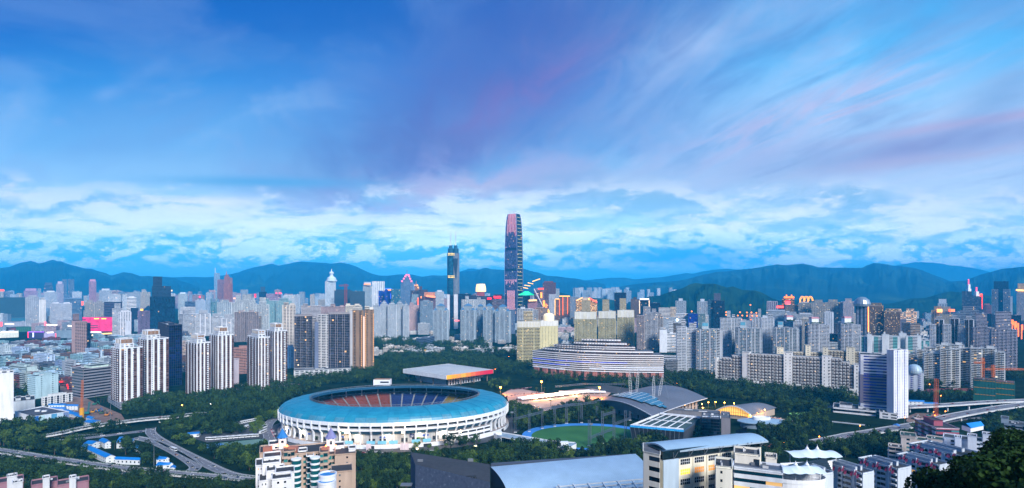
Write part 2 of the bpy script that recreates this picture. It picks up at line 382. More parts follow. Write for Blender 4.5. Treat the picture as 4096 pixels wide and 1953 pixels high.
# ------------------------------------------------------------------ buildings
V2 = lambda p: Vector((p[0],p[1]))
roofm = wall((92,96,104),.85,.4,'roof'); roofd = wall((52,54,60),.85,.4,'roof'); white = wall((226,230,236),.6,.14,'paint')
offw = wall((205,208,212),.7,.25,'concrete'); steel = wall((120,128,138),.5,.15,'steel',.3); dark = wall((26,30,36),.6,.2,'dark')
G = {'n': glass(),'l': glass('glass_evening',lit=.022,curt=.2),'d': glass('glass_dark',(8,16,30),(40,56,80),.1,.006),
     't': glass('glass_teal',(10,46,62),(70,130,140),.25,.02),'b': glass('glass_blue',(14,34,120),(40,60,170),.4,.02),
     'o': glass('glass_gold',(40,30,20),(150,110,60),.2,.5,warm=(255,170,70),power=1.3),'p': glass('glass_plain',(20,30,40),(120,130,140),.3,.012)}
CW = dict(p=1.0,f=.45,w=1.9,g=1.8,b=3.0,c=3.0,s=3.0,r=6.0,v=1.2,n=1.5)
def facade(W,panes,p,u,n,width,z0,z1,pat,fh,m1,m2,P,key):
    pw = sum(CW[ch.lower()] for ch in pat); k = max(1,round(width/pw)); sc = width/(pw*k)
    nf = max(1,round((z1-z0)/fh)); h = (z1-z0)/nf; x = 0.0
    q = lambda a,d: (p[0]+u[0]*a+n[0]*d,p[1]+u[1]*a+n[1]*d)
    def pane(a,b,za,zb,d,c):
        A,B_ = q(a,d),q(b,d); panes.append((c,((*A,za),(*B_,za),(*B_,zb),(*A,zb)),(b-a)*(zb-za)))
    for ci,ch in enumerate(pat*k):
        a,b = x,x+CW[ch.lower()]*sc; x = b; mt = m2 if ch.isupper() else m1; ch = ch.lower(); c = (key,ci)
        if ch in 'psf':
            W.obox(q(a,0),u,n,b-a,P+(.35 if ch == 'f' else .12 if ch == 'p' else 0),z0,z1,mt)
        elif ch in 'wrvn':
            lo,hi = (.30,.80) if ch in 'wv' else (.34,.80) if ch == 'r' else (.38,.72)
            W.obox(q(a,0),u,n,b-a,P,z0,z0+h*lo,mt)
            for i in range(nf):
                z = z0+i*h; zt = z1 if i == nf-1 else z+h*(1+lo)
                W.obox(q(a,0),u,n,b-a,P,z+h*hi,zt,mt)
                pane(a,b,z+h*lo,z+h*hi,max(.03,P-.22),c)
        elif ch == 'c':
            for i in range(nf):
                z = z0+i*h; pane(a+.06,b-.06,z+h*.12,z+h,P,c)
                W.obox(q(a,0),u,n,b-a,P+.06,z,z+h*.12,mt)
        elif ch == 'g':
            for i in range(nf):
                z = z0+i*h; pane(a+.2*(b-a),b-.2*(b-a),z+h*.3,z+h*.8,.04,c)
        elif ch == 'b':
            for i in range(nf):
                z = z0+i*h; pane(a+.1,b-.1,z+h*.36,z+h*.95,.05,c)
                W.obox(q(a,0),u,n,b-a,P+.55,z-h*.04,z+h*.33,mt)
def emit(root,panes,gm,mode,W):
    if mode == 'one':
        for c,qd,_ in panes: W.poly(qd,gm)
        return
    if mode == 'each':
        panes.sort(key=lambda t: -t[2]); cache = {}
        for c,qd,ar in panes[:100]:
            ctr = [sum(v[i] for v in qd)/4 for i in range(3)]; k = tuple(round(qd[i][j]-ctr[j],2) for i in (0,2) for j in range(3))
            me = cache.get(k)
            if me is None:
                me = bpy.data.meshes.new('window'); me.from_pydata([[v[i]-ctr[i] for i in range(3)] for v in qd],[],[(0,1,2,3)]); me.materials.append(gm); cache[k] = me
            o = bpy.data.objects.new('window',me); COL.objects.link(o); o.parent = root; L = PLOC[root.name]; o.location = [ctr[i]-L[i] for i in range(3)]
        if len(panes) > 100:
            B_ = MB()
            for c,qd,_ in panes[100:]: B_.poly(qd,gm)
            o = B_.build('windows',root); o['kind'] = 'stuff'
        return
    cols = {}
    for c,qd,ar in panes: cols.setdefault(c,[]).append((qd,ar))
    ks = sorted(cols,key=lambda c: -sum(a for _,a in cols[c]))
    for c in ks[:100]:
        B_ = MB(); [B_.poly(qd,gm) for qd,_ in cols[c]]; B_.build('glazing',root)
    if len(ks) > 100:
        B_ = MB()
        for c in ks[100:]: [B_.poly(qd,gm) for qd,_ in cols[c]]
        o = B_.build('glazing',root); o['kind'] = 'stuff'
def ccw(C):
    a = sum(C[i][0]*C[(i+1) % len(C)][1]-C[(i+1) % len(C)][0]*C[i][1] for i in range(len(C)))
    return [V2(c) for c in (C if a > 0 else C[::-1])]
def block(W,panes,C,z0,z1,pat,col,fh=3.2,col2=None,P=.3,pats=None,roof=None,parapet=.9,key=0):
    """one volume of a building on the plan C: walls with relief, panes, roof and parapet"""
    C = ccw(C); m1 = col if not isinstance(col,tuple) else wall(col); m2 = m1 if col2 is None else (wall(col2) if isinstance(col2,tuple) else col2)
    W.prism(C,z0,z1,m1,roof or roofm)
    fa = []
    for i in range(len(C)):
        a,b = C[i],C[(i+1) % len(C)]; d = b-a; w = d.length; u = d/w; n = Vector((u.y,-u.x)); mid = (a+b)/2
        if parapet:
            W.obox((a[0]+n[0]*(P+.16),a[1]+n[1]*(P+.16)),u,-n,w,.34,z1-.004,z1+parapet,m1)
        if n.dot(mid)/mid.length < .12: fa.append((mid.x/mid.y,a,u,n,w))
    fa.sort(key=lambda t: t[0])
    for j,(_,a,u,n,w) in enumerate(fa):
        pt = pats[min(j,len(pats)-1)] if pats else pat
        if pt: facade(W,panes,a,u,n,w,z0,z1-.2,pt,fh,m1,m2,P,(key,j))
OCC = []
def plan(t,x0,x1,D,xc=None,al=35,dep=18,rot=0):
    k0,k1 = [(S(t,x,0)[0]-CX)/F for x in (x0,x1)]
    if xc is None:
        km = (k0+k1)/2; c = Vector((km*D,D)); r = math.atan2(1,km)-R(90)+R(rot); u = Vector((math.cos(r),math.sin(r)))
        sol = lambda k: (k*c.y-c.x)/(u.x-k*u.y)
        a,b = c+u*sol(k0),c+u*sol(k1); n = Vector((-u.y,u.x))
        return [a,b,b+n*dep,a+n*dep]
    kc = (S(t,xc,0)[0]-CX)/F; c = Vector((kc*D,D)); a = R(al)
    dl = Vector((-math.cos(a),math.sin(a))); dr = Vector((math.sin(a),math.cos(a)))
    tl = (c.x-k0*c.y)/(k0*dl.y-dl.x) if abs(k0*dl.y-dl.x) > 1e-6 else 20
    tr = (k1*c.y-c.x)/(dr.x-k1*dr.y) if abs(dr.x-k1*dr.y) > 1e-6 else 20
    tl = abs(tl); tr = abs(tr) if 0 < abs(tr) < 200 else 30
    return [c,c+dr*tr,c+dr*tr+dl*tl,c+dl*tl]
def sub(C,fx0,fx1,fy0,fy1):
    C = ccw(C); i = min(range(4),key=lambda q: C[q].y+C[(q+1) % 4].y); a,b,c,d = [C[(i+q) % 4] for q in range(4)]
    pt = lambda x,y: a*(1-x)*(1-y)+b*x*(1-y)+c*x*y+d*(1-x)*y
    return [pt(fx0,fy0),pt(fx1,fy0),pt(fx1,fy1),pt(fx0,fy1)]
def bld(t,x0,x1,yt,yb,col,pat,label,name='apartment_tower',cat='apartment tower',xc=None,al=35,dep=18,rot=0,fh=3.2,col2=None,
        P=.3,pats=None,top=(),g='n',mode=None,D=None,group=None,z0=0.0,roof=None,parapet=.9,tcol=None,tpat='w',occ=True):
    D = D or gd(S(t,0,yb)[1]); C = plan(t,x0,x1,D,xc,al,dep,rot); zt = H-(S(t,0,yt)[1]-HY)/F*D
    cx = sum(c[0] for c in C)/4; cyy = sum(c[1] for c in C)/4
    root = thing(name,label,cat,(cx,cyy,z0),group); W = MB(); panes = []
    gm = G[g] if isinstance(g,str) else g
    mode = mode or ('each' if D < 950 else 'strip' if D < 2600 else 'one')
    block(W,panes,C,z0,zt,pat,col,fh,col2,P,pats,roof,parapet)
    emit(root,panes,gm,mode,W)
    if mode == 'one':
        for (a,b,c,d,h) in top: W.prism(sub(C,a,b,c,d),zt,zt+h,wall(tcol or col),roofm)
    W.build('wall',root)
    if mode != 'one':
        T = MB(); T.poly([(q[0],q[1],zt+.05) for q in ccw(C)],roof or roofm); rf = T.build('roof',root)
        for (a,b,c,d,h) in top:
            T = MB(); tp = []; block(T,tp,sub(C,a,b,c,d),zt-.05,zt+h,tpat if h > 5 else '',tcol or col,fh,None,.12,None,roof,.5)
            emit(None,tp,gm,'one',T); T.build('rooftop_room',rf)
        clutter(rf,C,zt,D)
    if occ: OCC.append((min((c[0]/c[1])*F+CX for c in C),max((c[0]/c[1])*F+CX for c in C),S(t,0,yt)[1],gd_inv(D),D,cx,cyy,max((V2(c)-Vector((cx,cyy))).length for c in C)))
    return root,C,zt,D
def gd_inv(D): return HY+H*F/D
def clutter(root,C,zt,D,n=None):
    n = n if n is not None else random.choice((2,3,4)); B_ = MB()
    for i in range(n):
        a,b = random.uniform(.08,.8),random.uniform(.1,.7); w = random.uniform(.04,.13)
        B_.prism(sub(C,a,a+w,b,b+.16),zt,zt+random.uniform(.8,2.2),random.choice((white,steel,offw)),roofm)
    if n: o = B_.build('rooftop_plant',root)
def panelart(root,qd,mt,name):
    B_ = MB(); B_.poly(qd,mt); return B_.build(name,root)
def frame_top(root,C,z0,z1,fr,colm,tan):
    """the open white crown with big square openings"""
    Cc = ccw(sub(C,*fr)); B_ = MB(); nf = 2; h = (z1-z0)/nf
    B_.prism([c*.93+sum(Cc,Vector((0,0)))/4*.07 for c in Cc],z0,z1-.6,tan,tan)
    for i in range(4):
        a,b = Cc[i],Cc[(i+1) % 4]; w = (b-a).length; u = (b-a)/w; n = Vector((-u.y,u.x)); k = max(2,round(w/5.5))
        for j in range(k+1):
            x = j*(w-1.4)/k; B_.obox(a+u*x,u,n,1.4,.9,z0,z1,colm)
        for j in range(nf+1):
            zz = z0+j*h; B_.obox(a,u,n,w,.85,zz-(.7 if j else 0),zz+(.7 if j < nf else .9),colm)
    return B_.build('crown',root)
# ------------------------------------------------------------------ the white and brown twin towers and the towers round them
tan = wall((150,112,76),.8,.25,'tan'); brown = (112,70,54); wht = (226,230,236)
TW = 'PbfpwWpbpnpwp'
def twin(t,x0,xc,x1,yt,ysh,yb,label,D,podium=0):
    kk = (CX-S(t,xc,0)[0])/F; C = plan(t,x0,x1,D,xc,math.degrees(math.atan(1/kk))-20,18)
    zt = H-(S(t,0,ysh)[1]-HY)/F*D; zc = H-(S(t,0,yt)[1]-HY)/F*D
    c = [sum(q[i] for q in C)/4 for i in (0,1)]; root = thing('apartment_tower',label,'apartment tower',(*c,0),'white towers with brown balconies')
    W = MB(); panes = []; z0 = podium
    block(W,panes,C,z0,zt,'fbpwpbfvp',wht,3.15,brown,.45,['pbwppvp','ppvpppvpfppwpp'])
    block(W,panes,sub(C,.1,.72,.1,.72),zt-.1,zt+(zc-zt)*.42,'pnwp',wht,3.15,brown,.2,key=2)
    emit(root,panes,G['l'],'each',W); W.build('wall',root)
    B_ = MB()                                      # brown balcony fronts, one stack of them to each bay
    Cc = ccw(C)
    for i in range(4):
        a,b = Cc[i],Cc[(i+1) % 4]; w = (b-a).length; u = (b-a)/w; n = Vector((u.y,-u.x)); mid = (a+b)/2
        if n.dot(mid) > 0: continue
        for f in ((.05,.17),(.33,.46),(.60,.73),(.88,.995)):
            T = MB(); nf = int((zt-z0)/3.15); T.obox(a+u*(w*f[0])+n*.3,u,n,w*(f[1]-f[0]),.36,z0,zt-1,wall((66,46,42),.8,.3))  # dark backing plate, coloured for the shade and glass behind the fronts
            for k in range(nf):
                zz = z0+k*3.15; T.obox(a+u*(w*f[0])+n*.4,u,n,w*(f[1]-f[0]),.9,zz-.1,zz+1.15,wall(brown,.8,.3))
                T.obox(a+u*(w*f[0])+n*.4,u,n,w*(f[1]-f[0]),.55,zz+1.9,zz+2.9,G['p'])
            T.build('balcony_stack',root)
    frame_top(root,C,zt+(zc-zt)*.3,zc,(.12,.70,.12,.70),white,tan)
    clutter(root,C,zt,D,2)
    OCC.append((S(t,x0,0)[0],S(t,x1,0)[0],S(t,0,yt)[1],gd_inv(D),D,c[0],c[1],26)); return root
twin('A',1360,1445,1655,800,878,0,'taller rear white tower of the leftmost brown-balconied pair, beside the dark blue glass slab',862,8)
twin('A',1095,1178,1400,883,968,0,'shorter front white tower of the leftmost brown-balconied pair, over a grey podium',815,8)
twin('B',585,668,820,765,838,0,'taller rear white tower of the middle brown-balconied pair, with slots down its crown',912,6)
twin('B',355,460,592,840,915,0,'shorter front white tower of the middle brown-balconied pair, over a brick-red podium',868,6)
twin('B',1140,1222,1345,730,797,0,'taller rear white tower of the brown-balconied pair nearest the dark-windowed slab',985,6)
twin('B',957,1065,1176,797,862,0,'shorter front white tower of the brown-balconied pair nearest the dark-windowed slab',930,6)
def podium(t,pts,z,col,label,pat='r'):
    C = [tg(t,x,y) for x,y in pts]; C = [V2(p) for p in C]; c = sum(C,Vector((0,0)))/len(C); r = thing('podium',label,'podium',(*c,0)); W = MB(); pn = []
    block(W,pn,C,0,z,pat,col,4.0); emit(r,pn,G['p'],'each',W); W.build('wall',r); return r
def podium_of(t,xs,D0,D1,z,col,label):
    a,b,c_,d = [V2(((S(t,x,0)[0]-CX)/F*D,D)) for x,D in ((xs[0],D1),(xs[1],D0),(xs[2],D1),(xs[3],D1+55))]
    C = [b,c_,d,a]; c = sum(C,Vector((0,0)))/4; r = thing('podium',label,'podium',(*c,0)); W = MB(); pn = []
    block(W,pn,C,0,z,'ssr',col,4.0,roof=wall((120,124,132),.5,.4,'wet_roof')); emit(r,pn,G['p'],'each',W); W.build('wall',r)
podium_of('A',(1060,1185,1740,1500),800,856,7.9,(150,156,166),'long grey podium under the leftmost white tower pair')
podium_of('B',(350,485,900,800),852,905,5.9,(150,96,84),'brick-red podium under the middle white tower pair')
podium_of('B',(950,1085,1480,1300),915,975,5.9,(150,92,86),'dull pink podium under the third white tower pair')
# dark glass slab by the first pair
r_,C_,z_,D_ = bld('B',80,315,745,0,(20,34,62),'cf','dark navy glass office slab standing behind the leftmost white tower pair','office_tower','office tower',xc=188,al=50,fh=4.2,g=glass('glass_navy',(6,14,44),(16,34,84),.3,.004),D=990,top=[(.2,.6,.2,.7,3)])
# dark-windowed residential complex
grid = (150,146,150); DG = dict(g=glass('glass_complex',(8,16,34),(44,58,84),.14,.02),D=1130)
bld('B',1300,1425,545,0,(196,188,180),'swgwsww','pale grey-beige tower with tall white frames, left of the dark-windowed slab',D=1230,P=.8,top=[(.1,.5,.2,.8,6),(.6,.95,.2,.8,4)],g='n')
bld('C',-54,122,652,0,grid,'cfcccf','dark-windowed slab with a pale grid of floors, left half of its pair',dep=20,col2=None,P=.4,fh=3.3,top=[(.02,.98,.1,.9,3)],**DG)
bld('C',120,160,668,0,(170,168,170),'bg','narrow balcony tower wedged between the dark slab and the blue-grey stair tower',dep=16,P=1.0,**{**DG,'D':1140})
bld('C',145,180,715,0,(104,116,142),'s','slim blue-grey stair tower in front of the dark-windowed slab','stair_tower','stair tower',dep=14,**{**DG,'D':1105})
bld('C',180,280,640,0,(196,196,198),'bgpb','pale tower of small balconies between the two dark-windowed slabs',dep=16,P=1.0,**{**DG,'D':1118,'g':'l'})
bld('C',280,490,632,0,grid,'cfcccf','dark-windowed slab with red reflections near its top, right half of its pair',dep=20,P=.4,fh=3.3,top=[(.0,.98,.1,.9,3)],**{**DG,'D':1125})
bld('C',488,514,600,0,(176,178,184),'s','blank grey pier at the right end of the dark-windowed slabs','stair_tower','stair tower',dep=22,**{**DG,'D':1135})
br = (134,108,84)
bld('C',510,622,598,0,br,'sbvs','brown tower with cream rooftop frames, lit pale strip down its right edge',dep=22,col2=None,P=.5,tcol=(220,216,206),top=[(.1,.9,.1,.8,7),(.3,.7,.2,.6,11)],**{**DG,'D':1150,'g':'n'})
bld('C',636,724,590,0,br,'svnvs','brown tower at the right end of the complex with warm lamps up its corner',dep=22,P=.5,tcol=(220,216,206),top=[(.0,.5,.1,.8,7),(.55,.95,.2,.7,5)],**{**DG,'D':1170,'g':'n'})
def lightstrip(t,x,y0,y1,D,w,c,p,label,dots=0):
    a,b = ta(t,x,y0,D),ta(t,x,y1,D); B_ = MB(); mt = glow(c,p)
    if dots:
        for i in range(dots):
            q = a.lerp(b,(i+.5)/dots); B_.box((q.x,q.y-.2,q.z),(w,.5,w*1.2),mt)
    else: B_.box((a.x,a.y,b.z),(w,.6,a.z-b.z),mt)
    o = B_.build('light_strip'); tag(o,label,'light strip'); return o
lightstrip('C',628,655,1165,1147,1.7,(255,206,190),1.0,'pale pink lit strip running down between the two brown towers')
lightstrip('C',604,640,1150,1149,1.0,(255,178,80),1.6,'line of warm lamps beside the left brown tower',26)
lightstrip('C',646,620,1150,1168,1.0,(255,184,90),1.6,'line of warm lamps on the left edge of the right brown tower',28)
lightstrip('C',722,625,1110,1168,1.0,(255,178,80),1.6,'line of warm lamps on the right edge of the right brown tower',26)
bld('C',-60,500,1175,0,(196,200,204),'sr','low white entrance podium below the dark-windowed slabs','podium','podium',dep=30,D=1095,parapet=.5)
bld('C',10,205,552,0,(190,186,190),'w','cream rooftop block behind the left dark slab',D=1500,dep=20,top=[(.1,.35,.2,.8,6)])
bld('C',205,440,562,0,(176,154,156),'nw','dusty pink flats behind the right dark slab',D=1560,dep=20,top=[(.4,.6,.2,.8,8),(.8,.95,.2,.8,4)])
bld('C',445,600,548,0,(214,206,190),'wn','cream flats with rooftop boxes behind the brown tower',D=1480,dep=20,top=[(.05,.3,.2,.8,5),(.6,.9,.2,.8,4)])
# ------------------------------------------------------------------ middle of the picture
aq = (176,196,208)
for i,(x0,x1,yt,D,lb) in enumerate([(705,790,560,1900,'leftmost'),(790,862,535,1905,'second'),(862,945,545,1895,'third'),(945,1012,535,1905,'fourth'),(1012,1068,555,1890,'rightmost')]):
    bld('C',x0,x1,yt,0,(196,206,216),'fwgwfvw',f'{lb} of the five joined white ribbed towers right of the brown towers',dep=20,D=D,P=1.2,top=[(.15,.85,.15,.8,6),(.35,.7,.3,.7,11)],group='joined white ribbed towers')
bld('C',1068,1166,545,725,(214,180,176),'wfw','pink and white tower behind the ribbed white towers',D=2200,P=.8,top=[(.1,.5,.2,.8,10)])
def bluecap(t,x0,x1,ycap,ysh,D,label):
    root,C,z,D = bld(t,x0,x1,ysh,0,(178,194,206),'fwvfbfvwf',label,D=D,dep=22,P=1.0,g='n',rot=-12,pats=['fwvwbwvwf'],group='pale towers with blue pyramid caps')
    zc = ta(t,x0,ycap,D).z; T = MB(); h = zc-z; pn = []
    Cs = sub(C,.24,.76,.2,.75); block(T,pn,Cs,z,z+h*.62,'w',(190,204,214),3.2,None,.3); emit(None,pn,G['t'],'one',T)
    c = sum([V2(q) for q in Cs],Vector((0,0)))/4; bl = wall((70,120,160),.5,.2,'blue_tile')
    T.build('lantern',root); T = MB(); cc = ccw(Cs)
    for i in range(4): T.poly([(*(c+(cc[i]-c)*1.15),z+h*.62),(*(c+(cc[(i+1)%4]-c)*1.15),z+h*.62),(*c,zc)],bl)
    T.build('cap',root)
    for f in ((0,.24,.1,.5),(.76,1,.1,.5)):
        T = MB(); Cq = ccw(sub(C,*f)); q = sum(Cq,Vector((0,0)))/4
        for i in range(4): T.poly([(*Cq[i],z+.9),(*Cq[(i+1)%4],z+.9),(*q,z+h*.45)],bl)
        T.build('gable',root)
bluecap('D',82,220,942,1012,1760,'pale blue-capped tower standing apart, left of the two-antenna skyscraper base')
bluecap('D',350,485,942,1010,1790,'pale blue-capped tower right of the two-antenna skyscraper, first of a close group')
bluecap('D',490,588,948,1010,1850,'pale blue-capped tower half hidden behind its taller neighbour')
bluecap('D',572,678,942,1010,1790,'pale blue-capped tower in the middle of the close group')
bluecap('D',688,828,950,1022,1770,'pale blue-capped tower in front of the tallest skyscraper')
yel = (206,196,150); yl2 = (216,214,206)
def yellow(t,x0,x1,yt,D,label,pats,top,dep=22,rot=0,lid=12):
    root,C,z,D = bld(t,x0,x1,yt,0,yel,'wbw',label,D=D,dep=dep,rot=rot,P=.8,col2=(92,78,58),pats=pats,top=top,tcol=(206,190,150),g='n',group='yellow-beige towers with pale tops')
    W = MB(); C2 = ccw(C); c = sum(C2,Vector((0,0)))/4
    for i in range(4):
        a,b = C2[i],C2[(i+1) % 4]; w = (b-a).length; u = (b-a)/w; n = Vector((u.y,-u.x)); W.obox(a+n*.9,u,n,w,.25,z-lid,z+.8,wall(yl2))
    W.build('top_band',root)
yellow('E',170,392,460,1250,'yellow-beige tower with pale top, in front of the tallest skyscraper, dark groove down its middle',['wbwbGGbwbw'],[(.28,.68,.2,.7,22)],26)
yellow('E',388,570,452,1330,'plainer yellow-beige tower behind its twin, with lit water tank on the roof',['nGns','ssn'],[(.35,.7,.3,.7,4)],24,14)
T = MB(); p = ta('E',478,448,1340); T.lathe((p.x,p.y,p.z),[(12,0),(12.5,12),(10,16),(0,18)],20,glow((255,226,180),.55)); tag(T.build('water_tank'),'glowing round water tank on top of a yellow-beige tower','water tank')  # the tank is no lamp; its lit look is emission in the material
for x0,x1,yt,xp,lb in [(735,945,366,845,'left'),(970,1135,360,1040,'middle'),(1155,1315,350,1207,'right')]:
    f = (xp-x0)/(x1-x0); yellow('E',x0,x1,yt,1640,f'{lb} tower of the three yellow-beige ones behind the stepped white slab',['wwbGbwwwf'],[(f-.2,f+.2,.2,.7,34)],26,0,20)
gw = (186,188,196)
bld('E',1345,1418,402,0,(176,164,164),'wbw','pinkish grey wing at the left of the grey-white towers right of the yellow-beige three',D=1530,P=.6,g='l')
bld('E',1408,1548,372,0,gw,'wbwfww','grey-white middle tower right of the yellow-beige three, with a tall rooftop box',D=1550,P=.8,g='l',top=[(.0,.5,.2,.8,16),(.6,.9,.2,.8,10)])
bld('E',1522,1600,402,0,(176,172,172),'wbw','grey-white right wing beside the ribbon-windowed white slab',D=1570,P=.6,g='l',top=[(.2,.8,.2,.8,7)])
bld('F',340,412,665,885,wht,'s','blank white end tower of the ribbon-windowed slab','office_block','office block',D=1500,top=[(.1,.9,.2,.8,6)])
bld('F',410,512,700,885,wht,'r','white slab with dark ribbon windows, right of the grey-white towers','office_block','office block',D=1510,fh=4.0,top=[(.3,.6,.2,.8,4)])
bld('F',380,505,925,960,wht,'r','low white curved clinic block below the ribbon-windowed slab','low_block','low block',D=1260,fh=5)
bld('F',395,515,968,1030,(120,124,130),'wn','dark grey low building beside the white tower, among trees','low_block','low block',D=1130)
# right-centre white towers
wt = (206,212,220)
def pr(t,x0,x1,yt,D,label,pats,col=wt,col2=None,top=((.3,.7,.2,.7,8),),g='n',P=1.1,dep=20,**k):
    return bld(t,x0,x1,yt,0,col,'w',label,D=D,P=P,dep=dep,col2=col2,pats=pats,top=list(top),g=g,**k)
pr('F',510,598,632,1150,'white ribbed tower with a purple groove, left part nearest the woods',['fwfwfwf'],top=((.5,.95,.2,.8,14),))
pr('F',585,612,650,1160,'narrow dark purple shaft set between two white ribbed towers',['BB'],(96,70,86),P=.4,top=())
pr('F',610,702,645,1150,'white ribbed tower right of the purple groove',['fwfwfwf'],top=((.2,.7,.2,.8,9),(.75,1,.2,.8,11)),g='l')
def capped(t,x0,x1,yt,D,label,cap):
    root,C,z,D = pr(t,x0,x1,yt,D,label,['GbGsGbGwvw'],(176,184,194),(60,64,74),(),g=glass('glass_flats',(20,52,66),(90,140,150),.3,.07),P=1.3)
    z2 = ta(t,x0,cap,D).z; f0 = .34; T = MB(); pn = []; Cs = sub(C,.28,.62,.2,.8); block(T,pn,Cs,z,z2,'s',(180,196,204),3.2,None,.3,parapet=.4); T.build('rooftop_room',root)
    T = MB(); Cs = ccw(sub(C,.30,.60,.16,.2)); T.prism(Cs,z+(z2-z)*.5,z2-.4,wall((96,170,196),.5,.2,'aqua_tile')); T.build('roof_panel',root)
capped('F',704,892,658,1130,'grey tower with turquoise bays and a pale blue rooftop panel, nearest the woods',595)
pr('F',885,952,662,1140,'pale grey end wing with turquoise windows beside the long brown and white slab',['wbws'],(186,192,200),top=())
pr('F',938,1042,548,1330,'white ribbed tower, left part of a pair behind the turquoise-bay towers',['fwfwfwf'],top=((.6,.95,.2,.8,16),))
pr('F',1040,1142,550,1340,'white ribbed tower, right part of a pair behind the turquoise-bay towers',['fgwfgf'],top=((.1,.4,.2,.8,8),))
capped('F',1090,1242,648,1280,'dark-fronted tower with turquoise bays and rooftop panel, in the middle of its row',588)
pr('F',1238,1342,652,1290,'grey-white tower with blue-green bays right of the middle rooftop panel',['bGbsw'],(184,190,198),(60,66,74),top=(),g='t')
pr('F',1340,1460,545,1320,'white tower with small square windows and stepped top',['fnfwfnf'],top=((.1,.5,.2,.8,5),(.55,.95,.2,.8,7)))
pr('F',1248,1340,548,1400,'white tower stepping up beside the small-windowed one',['fwgwf'],top=((.1,.35,.2,.8,9),(.65,.95,.2,.8,22)))
capped('G',476,630,640,1270,'dark-fronted tower with turquoise bays, rightmost of its row',585)
pr('G',628,722,650,1280,'grey-white tower with blue-green bays beside the rightmost rooftop panel',['bGbsw'],(184,190,198),(60,66,74),top=(),g='t')
def pinkcap(t,x0,x1,yt,D,label,cx0,cx1,yc,pats):
    root,C,z,D = pr(t,x0,x1,yt,D,label,pats,(206,210,218),None,(),g='n',group='white towers with pink roof boxes',P=.7)
    a,b = ta(t,cx0,yc,D),ta(t,cx1,yc,D); T = MB(); w = b.x-a.x; c = ((a.x+b.x)/2,D+10)
    T.box((*c,z),(w*.86,12,a.z-z-3),white); T.build('rooftop_room',root)
    T = MB(); T.box((*c,a.z-3),(w,14,1.4),wall((196,140,150),.6,.2,'pink_tile')); T.box((*c,a.z-1.6),(w*.86,12,2.0),wall((196,140,150),.6,.2,'pink_tile')); T.build('pink_roof',root)
    T = MB()
    for i in range(26): T.bar((a.x+random.uniform(-2,w+2),D-.2+random.uniform(0,2),z+.5),(a.x+random.uniform(-2,w+2),D,z+random.uniform(1.5,3.5)),.7,leafmat('roof_plant',(.01,.03,.012),(.03,.07,.02)))
    T.build('roof_garden',root)
pinkcap('G',672,750,575,1350,'white tower with a pink roof box, farthest left of three, partly hidden',610,682,525,['fwfwf'])
pinkcap('G',815,925,602,1300,'white square-windowed tower with a pink roof box, middle one of three',856,936,540,['wbwfn'])
pr('G',926,1022,618,1310,'white square-windowed wing beside the middle pink roof box',['wwfww'],(210,214,222),top=(),P=.5)
pr('G',788,822,598,1320,'narrow white wing left of the middle pink roof box',['wf'],(196,202,210),top=(),P=.5)
pinkcap('G',1140,1255,602,1300,'white square-windowed tower with a pink roof box, nearest the turquoise-panelled flats',1180,1256,535,['wbwfn'])
pr('G',1254,1328,618,1310,'white square-windowed wing beside the rightmost pink roof box',['wwfww'],(210,214,222),top=(),P=.5)
pr('G',1112,1148,590,1320,'narrow white wing left of the rightmost pink roof box',['wf'],(196,202,210),top=(),P=.5)
pr('G',745,840,555,1500,'cream tower behind the white square-windowed ones',['wbw'],(206,200,190),top=((.2,.8,.2,.8,4),))
pr('G',975,1062,490,1800,'white tower with a rainbow stripe between pink roof boxes',['fwfs'],top=((.2,.7,.2,.8,3),))
bld('G',1020,1112,790,870,(196,204,206),'r','low white building with pale green bands between two pink-roofed towers','low_block','low block',D=1450,fh=3.6)
bld('G',1025,1110,705,800,(40,58,84),'c','dark blue glass low office between two pink-roofed towers','office_block','office block',D=1750,g='d')
bld('G',1060,1112,605,700,(150,130,128),'r','brown banded block behind the low dark blue office','office_block','office block',D=1900)
bld('G',405,590,478,640,(176,186,198),'r','grey office with dark ribbon windows behind the white stepped tower, left half','office_block','office block',D=2000,fh=4.2,top=[(.5,1,.0,.9,4)])
bld('G',590,700,490,640,(186,194,204),'r','grey office with dark ribbon windows and plant rooms on the roof','office_block','office block',D=1950,fh=4.2,top=[(.1,.4,.2,.8,4)])
bld('G',700,860,512,640,(200,204,210),'wr','pale low office with sloped roof wing behind the cream tower','office_block','office block',D=1900,top=[(.5,.95,.1,.8,5)])
# turquoise-panelled slab, long brown and white slab
for i,(x0,x1,yt,D,p,lb) in enumerate([(108,190,730,1180,'sR','leftmost, lowest'),(180,222,712,1170,'s','first blank-walled'),(222,330,728,1200,'sRr','second'),(326,390,712,1165,'s','blank-walled third'),(385,500,728,1175,'rRs','fourth'),(494,560,700,1190,'s','tall blank-walled'),(556,672,728,1165,'sRr','sixth'),(660,705,722,1200,'s','last blank'),(672,790,768,1215,'sR','rear low')]):
    bld('H',x0,x1,yt,0,(222,226,228),'r',f'{lb} section of the white flats with turquoise balcony panels','apartment_block','apartment block',D=D,pats=[p],col2=(120,196,196),P=.9,fh=3.1,dep=14,top=[(.2,.5,.2,.8,4)] if i % 2 else [],g='n',group='sections of the turquoise-panelled flats')
